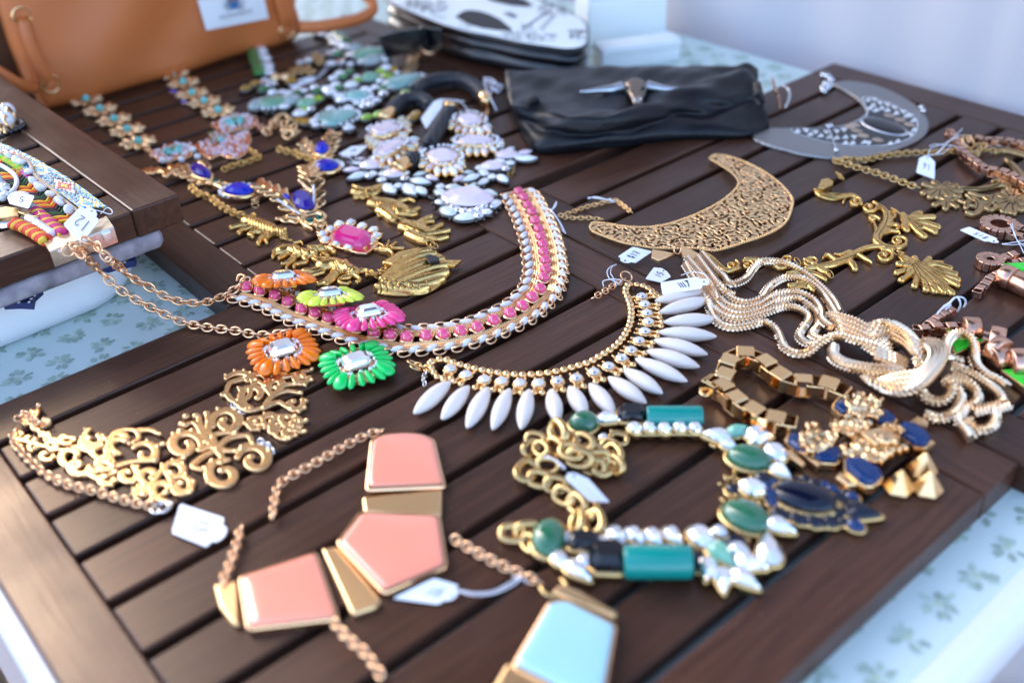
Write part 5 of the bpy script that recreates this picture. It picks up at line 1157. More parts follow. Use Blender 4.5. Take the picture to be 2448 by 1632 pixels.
# ================================================================== antique gold acanthus necklace
J = Jewel('acanthus_necklace', 'antique gold necklace of acanthus scrolls with three leaf pendants', 'necklace', ('C1',900,1250), frame='antique_gold')
def kpx(c, x, y, z): return np.linalg.norm(P2(c, [(x,y),(x+50,y)], z)[1]-P2(c, [(x,y)], z)[0])/50
def SS(c, pts, ws, h=.0022, z=.003): k = kpx(c, *pts[0], z); q = smooth_path([P(c,x,y,z)[:2] for x, y in pts], .0008); return ('s', q, np.array(ws)*k, h)
def volute(c, cx, cy, r, a0, turns, w, h=.003, sq=.62):
    o = []
    for i in range(26): t = i/25; a = math.radians(a0+360*turns*t); q = r*(1-.8*t); o.append((cx+q*math.cos(a), cy+q*math.sin(a)*sq))
    return SS(c, o, [w*.9, w, w*.8, w*.6], h)
def knob(c, x, y, r, h=.0035): k = kpx(c, x, y, .003); e = P2(c, [(x,y)], .003)[0]; return ('s', np.array([e, e+1e-5]), r*k, h)
def GR(c, pts): return smooth_path([P(c,x,y,.003)[:2] for x, y in pts], .001)
# arm with scroll
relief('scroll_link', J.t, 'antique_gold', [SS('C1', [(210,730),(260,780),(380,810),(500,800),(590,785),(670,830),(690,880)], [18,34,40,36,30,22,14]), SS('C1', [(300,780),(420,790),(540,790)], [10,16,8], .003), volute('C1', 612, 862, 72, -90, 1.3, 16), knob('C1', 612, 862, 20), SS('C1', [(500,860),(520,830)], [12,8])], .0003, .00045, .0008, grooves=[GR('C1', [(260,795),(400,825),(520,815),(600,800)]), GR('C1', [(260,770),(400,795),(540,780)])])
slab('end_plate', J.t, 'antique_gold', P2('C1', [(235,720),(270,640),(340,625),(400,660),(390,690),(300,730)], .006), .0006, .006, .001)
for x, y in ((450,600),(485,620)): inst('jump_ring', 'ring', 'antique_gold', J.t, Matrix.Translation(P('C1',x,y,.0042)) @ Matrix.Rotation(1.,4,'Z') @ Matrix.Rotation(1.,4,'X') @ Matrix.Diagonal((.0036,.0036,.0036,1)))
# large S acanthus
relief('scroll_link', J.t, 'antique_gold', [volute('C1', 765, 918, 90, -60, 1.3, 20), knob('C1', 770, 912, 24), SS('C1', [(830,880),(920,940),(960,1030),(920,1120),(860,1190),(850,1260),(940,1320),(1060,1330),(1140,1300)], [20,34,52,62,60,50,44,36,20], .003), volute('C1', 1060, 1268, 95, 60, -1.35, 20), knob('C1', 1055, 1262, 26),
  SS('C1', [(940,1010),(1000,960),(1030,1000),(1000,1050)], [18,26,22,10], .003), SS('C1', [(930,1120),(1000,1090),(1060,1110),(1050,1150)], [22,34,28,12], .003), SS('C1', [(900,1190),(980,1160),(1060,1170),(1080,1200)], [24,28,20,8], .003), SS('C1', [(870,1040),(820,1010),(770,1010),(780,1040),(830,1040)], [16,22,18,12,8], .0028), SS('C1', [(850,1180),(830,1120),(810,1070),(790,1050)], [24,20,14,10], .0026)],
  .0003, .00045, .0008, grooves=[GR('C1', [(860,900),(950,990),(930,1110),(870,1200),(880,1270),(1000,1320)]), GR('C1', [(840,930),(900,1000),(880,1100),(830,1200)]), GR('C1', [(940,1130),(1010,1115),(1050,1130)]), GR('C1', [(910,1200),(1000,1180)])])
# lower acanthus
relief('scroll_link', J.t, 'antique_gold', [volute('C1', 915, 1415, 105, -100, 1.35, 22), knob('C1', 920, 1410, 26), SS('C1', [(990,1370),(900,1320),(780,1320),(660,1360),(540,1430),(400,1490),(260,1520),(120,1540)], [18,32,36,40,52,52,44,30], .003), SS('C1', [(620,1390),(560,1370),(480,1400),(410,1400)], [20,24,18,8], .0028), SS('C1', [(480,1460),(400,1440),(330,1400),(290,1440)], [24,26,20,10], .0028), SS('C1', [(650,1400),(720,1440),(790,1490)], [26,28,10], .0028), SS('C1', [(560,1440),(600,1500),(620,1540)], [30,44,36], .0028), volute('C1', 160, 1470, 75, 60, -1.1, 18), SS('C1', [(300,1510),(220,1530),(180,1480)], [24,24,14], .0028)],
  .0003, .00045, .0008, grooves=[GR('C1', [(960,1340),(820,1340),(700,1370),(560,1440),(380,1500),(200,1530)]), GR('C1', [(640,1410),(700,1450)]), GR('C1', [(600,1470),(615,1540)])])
relief('scroll_link', J.t, 'antique_gold', [SS('21', [(1010,320),(960,290),(900,240),(840,215)], [16,24,24,14], .0028), volute('21', 870, 235, 50, 0, 1.1, 12), SS('21', [(980,350),(900,310),(800,300),(720,310)], [22,30,26,10], .003), SS('21', [(950,260),(990,300),(1010,330)], [20,18,12], .0028)], .0003, .00045, .0008, grooves=[GR('21', [(1000,320),(920,290),(850,240)])])
relief('scroll_link', J.t, 'antique_gold', [volute('21', 445, 255, 52, -120, 1.2, 12), volute('21', 725, 215, 46, 100, 1.1, 11), SS('21', [(430,210),(520,215),(600,240),(680,270),(740,255)], [12,22,26,22,12], .0028)], .0003, .00045, .0008, grooves=[GR('21', [(450,220),(600,250),(700,270)])])
relief('scroll_link', J.t, 'antique_gold', [volute('21', 340, 255, 52, -60, 1.2, 12), knob('21', 345, 252, 12), SS('21', [(125,170),(180,190),(240,250),(300,290),(390,280)], [10,30,34,28,14], .0032)], .0003, .00045, .0008, grooves=[GR('21', [(150,180),(210,230),(280,285)]), GR('21', [(170,175),(240,225),(310,275)])])
def leaf_pendant(c, base, tips, w0, w1, body, grooves):
    sh = [SS(c, body, [w0*.9, w0*1.5, w0*1.6, w0], .0022)]
    for t in tips: sh.append(SS(c, [base, ((base[0]+t[0])/2+(t[2] if len(t) > 2 else 0), (base[1]+t[1])/2+(t[3] if len(t) > 3 else 0)), (t[0],t[1])], [w0*.7, w1*.9, w1], .0028))
    relief('leaf_pendant', J.t, 'antique_gold', sh, .0003, .00045, .0008, grooves=[GR(c, g) for g in grooves], gw=.00035)
tp1 = [(1285,970,-10,-10),(1420,1010,10,-10),(1470,1110,0,-10),(1440,1160),(1330,1205,-10,10),(1150,1140,-40,10),(1260,980)]
leaf_pendant('C1', (1170,1040), tp1, 46, 40, [(1110,980),(1170,1050),(1250,1090),(1330,1110)], [[(1150,1030),(1260,1040),(1400,1040)], [(1150,1040),(1280,1080),(1440,1130)], [(1150,1045),(1260,1100),(1360,1180)], [(1140,1010),(1220,1000),(1280,990)], [(1170,1060),(1240,1130),(1320,1200)]])
tp2 = [(1600,200,0,0),(1700,205),(1780,235,-10,-10),(1845,270,0,-20),(1880,310),(1900,350),(1895,385),(1860,440),(1800,430),(1740,425),(1680,415),(1600,390),(1510,350,-10,10),(1480,300),(1490,240)]
leaf_pendant('21', (1640,260), tp2, 40, 26, [(1520,190),(1590,240),(1680,300),(1790,370)], [[(1600,230),(1740,280),(1880,330)], [(1600,240),(1740,300),(1890,380)], [(1600,245),(1720,330),(1850,430)], [(1600,250),(1690,340),(1790,420)], [(1590,255),(1650,340),(1730,420)], [(1580,255),(1620,340),(1670,400)], [(1570,240),(1540,290),(1520,340)], [(1560,230),(1510,260),(1490,290)], [(1620,240),(1720,240),(1830,270)]])
leaf_pendant('21', (860,380), [(760,420),(800,370),(900,420),(740,390)], 34, 24, [(840,360),(860,390)], [[(850,380),(770,410)]])
for c, x, y in (('C1',1025,955),('C1',1060,975),('C1',1035,1375),('C1',1085,1390),('C1',30,1480),('21',1015,320)): inst('jump_ring', 'ring', 'antique_gold', J.t, Matrix.Translation(P(c,x,y,.003)) @ Matrix.Rotation(random.uniform(0,2),4,'Z') @ Matrix.Rotation(.7,4,'X') @ Matrix.Diagonal((.0032,.0032,.0032,1)))
J.done()
# ================================================================== dark brass flower bib, upper right
J = Jewel('brass_flower_necklace', 'dark brass openwork flower bib on a thick curb chain', 'necklace', ('C1',1700,850), frame='dark_brass')
sh = []; gr = []
def petals(cx, cy, tips, w=42, c='C1', h=.002):
    for x, y in tips: sh.append(SS(c, [(cx,cy),((cx+x)/2,(cy+y)/2),(x,y)], [w*.4,w*.85,w*.9], h)); gr.append(GR(c, [(cx+(x-cx)*.3, cy+(y-cy)*.3),(x,y)]))
    sh.append(knob(c, cx, cy, w*.9, .0028))
petals(1500,725, [(1340,680),(1330,765),(1400,805),(1570,675),(1650,690),(1700,745),(1680,800),(1580,800),(1480,810),(1440,660)], 46)
petals(1560,855, [(1440,885),(1550,925),(1660,905),(1490,800),(1640,830)], 40); petals(1760,880, [(1700,850),(1760,920),(1830,900),(1790,850)], 34)
sh += [SS('C1', [(1700,720),(1850,730),(1980,710),(2080,690),(2130,660),(2090,640),(2030,655)], [22,30,30,30,30,24,14], .002), SS('C1', [(1760,800),(1870,850),(1900,930),(1850,985),(1770,975)], [18,34,40,36,24], .0024), SS('C1', [(1800,770),(1900,800),(2000,810)], [24,30,30], .0018), SS('C1', [(1930,900),(2000,940),(2080,920)], [26,30,26], .002)]
petals(2220,850, [(2080,840),(2090,900),(2150,950),(2240,965),(2320,930),(2350,870),(2340,800),(2260,750),(2160,755),(2100,790)], 52); sh.append(knob('C1', 2225, 850, 90, .0034))
petals(2020,870, [(1930,860),(1960,910),(1960,820),(2040,800)], 36); petals(2180,690, [(2100,690),(2160,650),(2240,680),(2200,730)], 36)
sh += [SS('C1', [(2160,430),(2230,470),(2290,540),(2352,620),(2400,700)], [16,36,46,46,40], .002), SS('C1', [(2060,350),(2150,330),(2260,350),(2400,390)], [24,36,40,40], .002), SS('C1', [(2300,800),(2420,860),(2480,960)], [60,70,60], .002), SS('C1', [(2300,680),(2420,760)], [50,60], .002)]
for t in range(10): a = t*.628; gr.append(GR('C1', [(2225+60*math.cos(a), 850+38*math.sin(a)), (2225+85*math.cos(a), 850+54*math.sin(a))]))
gr += [GR('C1', [(1720,730),(1900,735),(2080,700),(2110,665)]), GR('C1', [(1790,815),(1870,870),(1870,940),(1810,970)]), GR('C1', [(2190,450),(2280,560),(2352,660)])]
relief('flower_plate', J.t, 'dark_brass', sh, .0003, .0005, .0016, grooves=gr, gw=.0006, gd=.0006, noise=.0001)
J.chain('C1', [(1250,720),(1170,690),(1060,650),(950,610),(850,575),(740,545),(620,510),(520,475),(420,440)], .0068, 'brass_chain', key='clink', ov=.6, z=.003)
J.chain('C1', [(430,450),(560,430),(680,440),(800,420),(920,395),(1040,380),(1160,370),(1300,365),(1450,365),(1600,350),(1680,345)], .0068, 'brass_chain', key='clink', ov=.6, z=.0032)
J.chain('C1', [(1780,340),(1850,380),(1900,340),(1940,300),(1880,290)], .0068, 'brass_chain', key='clink', ov=.6, z=.006); J.chain('C1', [(1930,330),(2000,345),(2080,340)], .006, 'brass_chain', key='clink', ov=.6, z=.003)
inst('lobster_clasp', 'ring', 'gold', J.t, Matrix.Translation(P('C1',1780,255,.009)) @ Matrix.Rotation(.7,4,'X') @ Matrix.Diagonal((.0062,.0062,.0062,1)))
slab('clasp_tab', J.t, 'rose_gold', P2('C1', [(1750,200),(1800,165),(1830,190),(1800,245),(1770,240)], .010), .006, .0035, .0008); J.done()
price_tag('pale tag reading 16 tied at the brass flower necklace', 'C1', [(1435,640,.001),(1245,570,.001),(1285,385,.009),(1440,420,.009)], text='16', tw=(.3,.62), tsz=.34, rot=90, plain=True,
   string=[[(1360,400,.009),(1400,320,.010),(1480,290,.011),(1560,260,.011),(1640,200,.012),(1720,120,.012)], [(1365,390,.009),(1440,380,.010),(1520,310,.011),(1600,240,.012),(1700,190,.012),(1740,200,.010)], [(1380,300,.009),(1440,280,.010),(1540,290,.011),(1640,300,.009),(1680,350,.006)], [(1560,270,.012),(1500,340,.011),(1460,380,.009),(1520,370,.009),(1600,300,.010)]])
# ================================================================== copper box chains
J = Jewel('copper_chain_necklace', 'flat copper box chain lying across the dark brass flower bib', 'necklace', ('C1',1900,500), frame='copper')
J.boxchain('C1', [(1600,190),(1640,240),(1690,310),(1740,385),(1800,440),(1870,490),(1940,540),(2020,560),(2110,570),(2190,600),(2270,640),(2352,690),(2440,740)], .0075, 'copper', z=.0065, step=.6)
J.boxchain('C1', [(1590,150),(1620,190),(1580,200)], .006, 'copper', z=.005); J.boxchain('C1', [(1840,220),(1900,240),(1980,250),(2080,250),(2180,258),(2280,280),(2400,320)], .0072, 'copper', z=.0048, step=.6); J.done()
J = Jewel('green_triangle_necklace', 'copper tube necklace with neon green triangles at the right edge', 'necklace', ('C2',1250,300), frame='copper')
def loopring(c, cx, cy, rx_, ry_, n, wd, mt='copper', z=None):
    ctr = P(c,cx,cy,wd*.5); a = (P(c,cx+rx_,cy,wd*.5)-ctr).length
    for i in range(n):
        t = 2*math.pi*i/n; v = Vector((math.cos(t)*a, math.sin(t)*a, 0)); M = Matrix.Translation(ctr+v) @ frame_from(Vector((-math.sin(t), math.cos(t), 0))) @ Matrix.Diagonal((wd*.62, wd, wd, 1)); inst('link', 'boxlink', mt, J.t, M)
loopring('C2', 975, 120, 95, 55, 13, .0068)
J.boxchain('C2', [(1090,110),(1150,80),(1220,60)], .0068); J.boxchain('C2', [(1190,130),(1260,130),(1344,110),(1420,110)], .005); J.boxchain('C2', [(850,450),(900,400),(950,340),(1000,300),(1060,270)], .0068, step=.65)
def cyl(c, p, q, r, mt, name, z=None, par=None):
    a, b = P(c, *p, r if z is None else z), P(c, *q, r if z is None else z); M = Matrix.Translation(a) @ frame_from(b-a) @ Matrix.Rotation(math.pi/2, 4, 'Y') @ Matrix.Diagonal((r, r, (b-a).length, 1)); return inst(name, 'tubel', mt, par or J.t, M)
cyl('C2', (1100,250), (1230,310), .0082, 'copper', 'tube'); cyl('C2', (1232,312), (1480,430), .0076, 'copper', 'tube')
def tri(pts, z0=.001, h=.004, z=.004):
    p = P2('C2', pts, z); slab('triangle_frame', J.t, 'satin_gold', p, z0, h, .0006); c = p.mean(0); slab('green_triangle', J.t, 'neon_lime', c+(p-c)*.9, z0+.0005, h+.0004, .0008)
tri([(1085,190),(1344,175),(1480,180),(1460,330)], .002, .006)
J.done()
J = Jewel('green_triangle_necklace', 'copper necklace with neon green triangles partly under the gold mesh knot', 'necklace', ('C2',800,900), frame='copper')
J.boxchain('C2', [(200,850),(250,860),(310,850),(380,830),(460,830),(540,830),(640,825)], .0072, step=.65); J.boxchain('C2', [(320,800),(370,765),(430,720),(490,680),(550,650)], .0062, step=.6)
cyl('C2', (690,835), (860,840), .008, 'copper', 'tube'); J.boxchain('C2', [(870,890),(940,910)], .005)
cyl('C2', (960,950), (1130,985), .0095, 'copper', 'tube'); cyl('C2', (1020,1040), (1120,1110), .0095, 'copper', 'tube', z=.0095); cyl('C2', (985,1160), (1130,1130), .008, 'copper', 'tube'); J.boxchain('C2', [(1130,1190),(1190,1200)], .006)
cyl('C2', (1190,1200), (1480,1190), .009, 'copper', 'tube')
tri([(505,845),(940,970),(600,1115)], .0012, .0035); tri([(945,1030),(975,1040),(975,1110),(950,1090)], .001, .003); tri([(1090,1290),(1480,1265),(1480,1580)], .0012, .0045); J.done()
mb = MB()
for pts in ([(390,705,.004),(440,640,.006),(490,590,.008),(560,540,.009),(620,495,.011),(655,530,.010),(660,590,.006),(630,650,.001)], [(400,700,.005),(460,620,.007),(540,570,.009),(600,500,.011),(690,500,.010),(720,550,.006),(700,600,.002)], [(480,590,.008),(560,570,.009),(500,630,.006)]): mb.add(*tubem(smooth_path(PP('C2', pts), .0008), .0007, 6))
o = mb.build('tag_string', 'string', None); tag(o, 'white loop of string on the copper chain below the leaf pendant', 'string')
J = Jewel('copper_chain_bracelet', 'coiled copper box chain with a tag at the right edge', 'bracelet', ('C1',2100,1150), frame='copper')
loopring('C1', 2100, 1130, 150, 85, 17, .0072); J.boxchain('C1', [(2240,1120),(2300,1150),(2400,1180)], .0072); J.boxchain('C1', [(2230,1220),(2290,1240),(2400,1250)], .0072); J.done()
price_tag('long white tag reading $15 beside the coiled copper chain', 'C1', [(1690,1160,.001),(1790,1125,.005),(2150,1275,.006),(2010,1305,.001)], text='$15', tw=(.3,.7), tsz=.32, flip=True,
   string=[[(2130,1300,.004),(2220,1290,.004),(2352,1265,.004),(2420,1260,.004)], [(2130,1305,.004),(2250,1310,.003),(2420,1290,.003)], [(2210,1100,.011),(2250,1180,.011),(2280,1260,.008),(2320,1330,.005),(2352,1400,.003)], [(2230,1090,.011),(2250,1200,.010),(2300,1280,.006),(2390,1350,.003)]])
# ================================================================== gold mesh knot necklace
J = Jewel('mesh_knot_necklace', 'necklace of many gold mesh cords tied in a large knot with tassel ends', 'necklace', ('21',1400,900), frame='rose_gold')
def cord(pts, r, bump=.5, z=None, name='mesh_cord', seg=9, step=.0013):
    return J.tube('21', pts, r, 'mesh_gold', name, z=z, seg=seg, step=step, bump=bump, smooth=False)
R1 = .0026
cord([(130,175,.004),(230,290,.004),(290,345,.004),(330,392,.0055),(430,355,.004),(500,265,.005),(560,232,.006),(680,242,.004),(800,290,.003),(920,380,.003),(1030,490,.003),(1085,590,.005)], R1)
cord([(90,220,.004),(200,330,.004),(270,420,.004),(330,490,.003),(430,520,.003),(530,490,.003),(600,405,.003),(700,348,.003),(820,352,.003),(930,420,.003),(1000,510,.003),(1060,610,.006)], R1)
cord([(60,225,.004),(150,330,.004),(220,450,.003),(300,535,.003),(420,562,.003),(540,528,.003),(640,462,.003),(770,447,.003),(880,485,.003),(945,560,.003),(960,640,.006),(1020,690,.009)], R1)
cord([(40,240,.004),(130,360,.004),(205,480,.003),(290,575,.003),(410,602,.003),(540,568,.003),(660,505,.003),(790,490,.003),(870,540,.003),(930,600,.003),(930,680,.003),(890,740,.004),(960,780,.009)], R1)
cord([(15,255,.004),(100,390,.004),(180,520,.003),(270,606,.003),(400,636,.003),(540,600,.003),(690,548,.003),(800,560,.003),(870,620,.003),(830,690,.003),(800,750,.003),(850,800,.004),(940,800,.008)], R1)
cord([(160,480,.006),(185,560,.003),(240,655,.003),(330,690,.003),(450,678,.003),(560,652,.003),(640,700,.003),(675,770,.003),(700,830,.003),(770,868,.003),(860,862,.004),(960,785,.009),(1060,745,.012),(1180,775,.013),(1300,805,.013),(1420,860,.012)], R1)
cord([(100,200,.008),(180,310,.007),(250,400,.007),(310,450,.004),(360,470,.003)], R1); cord([(30,210,.008),(110,300,.007),(200,400,.006),(240,500,.005)], R1)
# bundle into the knot
for k_ in range(5): cord([(1000+18*k_,600+22*k_,.006),(1100,615+32*k_,.010),(1220,660+34*k_,.012),(1330,740+30*k_,.012),(1430,830+20*k_,.009)], R1, z=None)
R2 = .0030
for k_ in range(4): cord([(1270-10*k_,700+16*k_,.010),(1330,670+26*k_,.014),(1420,665+32*k_,.016-.002*k_),(1530,720+30*k_,.017-.002*k_),(1610,810+26*k_,.015),(1640,900+20*k_,.011)], R2, .5, seg=9, step=.0013)
for k_ in range(3): cord([(1040-6*k_,820+12*k_,.006),(1040,880+14*k_,.008),(1120,935+10*k_,.010),(1260,965+8*k_,.012),(1400,975+12*k_,.013),(1520,1000+16*k_,.014)], R2, .5, seg=9, step=.0013)
for k_ in range(3): cord([(1330,850+26*k_,.012),(1430,885+24*k_,.013),(1540,930+24*k_,.011)], R2, .5, seg=9, step=.0013)
for k_ in range(4): cord([(1250+30*k_,1010+22*k_,.008),(1330+20*k_,1070+14*k_,.010),(1480,1100+10*k_-24*(3-k_),.014),(1640-4*k_,1060-20*(3-k_)+12*k_,.018),(1760-14*(3-k_),960-14*(3-k_),.019),(1800-26*(3-k_),850,.018),(1740-22*(3-k_),790+8*(3-k_),.016),(1650-10*(3-k_),790+16*(3-k_),.012)], R2*.95, .3)
# tassel ends
cord([(1800,860,.010),(1815,790,.010),(1860,740,.010),(1930,728,.010),(1990,770,.009),(2010,850,.007),(2010,930,.005),(2080,1010,.004),(2180,1060,.004),(2235,1105,.004)], R2, .5, seg=9, step=.0013, name='tassel_cord')
cord([(1840,960,.010),(1920,975,.009),(2000,1020,.006),(2100,1085,.004),(2180,1150,.004),(2195,1205,.004),(2110,1240,.004),(1990,1275,.004)], R2, .5, seg=9, step=.0013, name='tassel_cord')
cord([(1780,900,.014),(1850,905,.010),(1925,925,.008)], R2, .3, name='tassel_cord')
cord([(1630,1120,.006),(1690,1180,.004),(1780,1195,.004),(1840,1150,.006),(1850,1080,.009),(1800,1030,.012)], R2, .5, seg=9, step=.0013, name='tassel_cord')
cord([(1800,1050,.010),(1890,1110,.006),(1910,1200,.004),(1860,1280,.004),(1760,1312,.004),(1665,1290,.004)], R2, .5, seg=9, step=.0013, name='tassel_cord')
cord([(1840,1010,.012),(1950,1060,.008),(2020,1130,.005),(2015,1210,.0045),(1935,1250,.004),(1905,1330,.004),(1950,1400,.004),(1985,1455,.004)], R2, .5, seg=9, step=.0013, name='tassel_cord')
cord([(2245,1228,.004),(2150,1262,.0045),(2150,1340,.004),(2080,1395,.004),(2000,1385,.004),(1955,1310,.008)], R2, .5, seg=9, step=.0013, name='tassel_cord')
slab('clasp_plate', J.t, 'satin_gold', P2('D1', [(830,105),(1010,130),(1195,170),(1080,230),(930,285),(810,230)], .0085), .0062, .0022, .0006); slab('clasp_plate', J.t, 'satin_gold', P2('D1', [(1275,35),(1450,95),(1640,195),(1500,258),(1330,225)], .0085), .0062, .0022, .0006)
inst('jump_ring', 'ring', 'rose_gold', J.t, Matrix.Translation(P('D1',1240,110,.011)) @ Matrix.Rotation(1.2,4,'X') @ Matrix.Diagonal((.0035,.0035,.0035,1))); J.done()
price_tag('white tag reading 15 half under the gold mesh cords', 'D1', [(970,660,.002),(710,600,.002),(885,365,.003),(1170,540,.003)], text='15', tw=(.35,.75), tsz=.3, plain=True)
def logo(card, at, nrm):
    mb = MB()
    for s in (.36,.41,.46): mb.add(*tubem([at(s,.72)+nrm*.0006, at(s+.055,.28)+nrm*.0006], .0003, 5))
    V = [at(s,t)+nrm*.0006 for s, t in ((.5,.82),(.58,.82),(.585,.22),(.56,.3),(.56,.62))]; mb.add([tuple(v) for v in V], [tuple(range(5))])
    mb.build('printed_logo', 'ink', card, False)
price_tag('white tag with a black striped sail logo on the mesh cords', 'D1', [(990,860,.0075),(960,660,.010),(1720,545,.016),(1790,730,.013)], extra=logo, string=[[(1650,700,.016),(1760,680,.018),(1720,560,.018),(1620,500,.017),(1450,490,.014),(1300,540,.011)]])
# ================================================================== navy gem necklace on a box chain
J = Jewel('navy_gem_necklace', 'gold box chain necklace with navy cut stones and gold cones', 'necklace', ('C6',1300,700), frame='gold')
J.boxchain('C6', [(1230,300),(1150,265),(1050,245),(940,240),(850,232),(760,190),(690,135),(620,75),(540,35),(460,15),(375,40),(325,110),(310,190),(255,232)], .0118, 'gold', z=.0075, step=.6)
J.boxchain('C6', [(215,240),(310,290),(370,355),(440,410),(520,460),(600,505),(700,535),(810,555)], .0118, 'gold', z=.0072, step=.6)
J.tube('C6', [(180,225),(130,255),(120,300),(160,325),(200,290)], .0013, 'gold', 'clasp_ring', z=.005)
def octgem(pts, mt='royal_stone', h=.008, z=.0015, fr=.0016):
    p = P2('C6', pts, z+h*.7); c = p.mean(0); q = roundpoly(p, .0045, 2); slab('stone_frame', J.t, 'gold', c+(q-c)*1.09, z-.001, h*.65, .0007)
    V = []; F = []; n = len(q); prof = [(1,0),(1,h*.72),(.93,h*.86),(.8,h*.96),(.6,h)]
    for s_, zz in prof: V += [(*(c+(w_-c)*s_), z+zz) for w_ in q]
    for k_ in range(len(prof)-1):
        for i in range(n): j = (i+1) % n; F.append((k_*n+i, k_*n+j, (k_+1)*n+j, (k_+1)*n+i))
    F.append(tuple((len(prof)-1)*n+i for i in range(n))); a = sum(q[i,0]*q[(i+1)%n,1]-q[(i+1)%n,0]*q[i,1] for i in range(n))
    if a < 0: F = [tuple(reversed(f)) for f in F]
    part('stone', mesh('stone', V, F, mt, False), J.t)
octgem([(1690,545),(1790,525),(1960,640),(1965,690),(1880,735),(1700,610)], h=.009, z=.003); octgem([(1240,860),(1340,785),(1580,930),(1570,980),(1480,1035),(1410,1010)], h=.009, z=.003)
octgem([(1185,360),(1260,330),(1690,470),(1680,520),(1600,550),(1200,440)], h=.007); octgem([(800,650),(860,600),(1270,760),(1250,820),(1140,860),(830,720)], h=.007)
for pts in ([(785,690),(810,650),(1080,870),(1060,905)], [(790,800),(830,760),(960,880),(935,905)]): slab('gold_bar', J.t, 'satin_gold', P2('C6', pts, .004), .001, .005, .0008)
rg = random.Random(9)
def ornate(cx, cy, rx_, ry_, n, z, ang=0.):
    sh = []; k = kpx('C6', cx, cy, z)
    for i in range(n):
        a = rg.uniform(0,6.28); r = math.sqrt(rg.random()); x, y = cx+rx_*r*math.cos(a), cy+ry_*r*math.sin(a); a2 = rg.uniform(0,6.28); L = rg.uniform(15,55)
        sh.append(SS('C6', [(x,y),(x+L*math.cos(a2),y+L*.6*math.sin(a2)),(x+L*1.3*math.cos(a2+.8),y+L*.8*math.sin(a2+.8))], [rg.uniform(14,26),rg.uniform(12,24),rg.uniform(6,14)], rg.uniform(.0016,.0042), z))
    sh.append(('p', P2('C6', [(cx+rx_*.8*math.cos(t), cy+ry_*.8*math.sin(t)) for t in np.linspace(0,6.28,14)[:-1]], z), (.001,.003)))
    return relief('ornate_plaque', J.t, 'pierced_gold', sh, z-.003, .0006, .0018, gd=.0005, grooves=[GR('C6', [(cx+rg.uniform(-rx_,rx_), cy+rg.uniform(-ry_,ry_)) for _ in range(3)]) for _ in range(5)])
ornate(1420,395,170,105,34,.010); ornate(1050,665,130,120,30,.010); ornate(1330,560,150,70,22,.011); ornate(1500,730,230,130,50,.009); ornate(1630,640,120,60,16,.012)
slab('ornate_tile', J.t, 'satin_gold', P2('C6', [(1400,600),(1560,560),(1680,640),(1520,700)], .013), .009, .0035, .001)
J.chain('C6', [(1190,560),(1290,575),(1390,600)], .004, 'gold', z=.013, key='clink'); J.chain('C6', [(1620,560),(1680,570),(1730,590)], .004, 'gold', z=.014, key='clink')
for x, y in ((1880,860),(1690,1000),(1920,1010)):
    a, b = P('C6',x-90,y-35,.006), P('C6',x+75,y+35,.0055)
    inst('cone', 'cone', 'gold', J.t, Matrix.Translation(b) @ frame_from(a-b) @ Matrix.Rotation(math.pi/2, 4, 'Y') @ Matrix.Diagonal((.0075,.0075,(b-a).length*.9,1)) if 0 else Matrix.Translation(Vector((b.x,b.y,.0003))-(b-a)*.3) @ Matrix.Diagonal((.0082,.0082,.0135,1)))
for pts in ([(1790,545),(1850,500),(1945,545),(1930,590),(1860,570)], [(1200,990),(1230,950),(1390,1020),(1385,1050),(1290,1060)], [(1890,740),(1960,690),(1995,715),(1920,770)]): slab('gold_bar', J.t, 'satin_gold', P2('C6', pts, .004), .0008, .0055, .001)
J.done()
# ================================================================== teal and green stone necklace
J = Jewel('teal_stone_necklace', 'chunky necklace of teal cylinders, green ovals, clear crystals and heavy gold chain', 'necklace', ('C7',1200,700), frame='brass_chain')
cyl('C7', (1105,165), (1505,165), .0062, 'teal_stone', 'teal_cylinder', z=.0085); cyl('C7', (940,1215), (1428,1215), .0082, 'teal_stone', 'teal_cylinder', z=.0092)
for x, y in ((1015,262),(1120,255),(1230,262),(1340,252),(1450,258)): J.gem('C7', x, y, 'oval', 'crystal', .0046, .0038, .005, to=(x+40,y+20), z=.006)
for x, y in ((890,1040),(1022,1045),(1155,1052),(1295,1042)): J.gem('C7', x, y, 'pear', 'crystal', .0075, .0042, .006, to=(x+60,y+70), z=.005)
J.gem('C7', 790, 1060, 'gem', 'crystal', .0034, z=.005)
for x, y, L, w_, tx, ty in ((650,235,.0088,.008,750,235),(1838,492,.0125,.0088,1960,520),(1818,912,.0135,.0098,1920,960),(398,1062,.0125,.0092,420,960)): J.gem('C7', x, y, 'oval_cab', 'green_stone', L, w_, .0095, to=(tx,ty), z=.0025)
for x, y, L, tx, ty, m_ in ((1605,320,.0085,1500,310,'crystal'),(1762,290,.0075,1830,280,'mint_stone'),(1890,300,.0075,1980,270,'crystal'),(1930,340,.0075,2000,330,'crystal'),(1700,395,.006,1760,430,'crystal_ab'),(1645,1172,.0095,1720,1250,'mint_stone'),(1850,1240,.0085,1960,1270,'crystal'),(1810,1350,.0085,1900,1410,'crystal'),(1650,1355,.0082,1660,1440,'crystal'),(1540,1275,.0078,1530,1350,'crystal'),(612,1290,.0085,700,1360,'crystal'),(2060,970,.0085,2160,1010,'crystal'),(1980,1130,.011,1960,1000,'crystal'),(2070,580,.007,2130,620,'crystal_ab'),(820,200,.0075,900,210,'crystal')): J.gem('C7', x, y, 'pear', m_, L, L*.55, .0065, to=(tx,ty), z=.004)
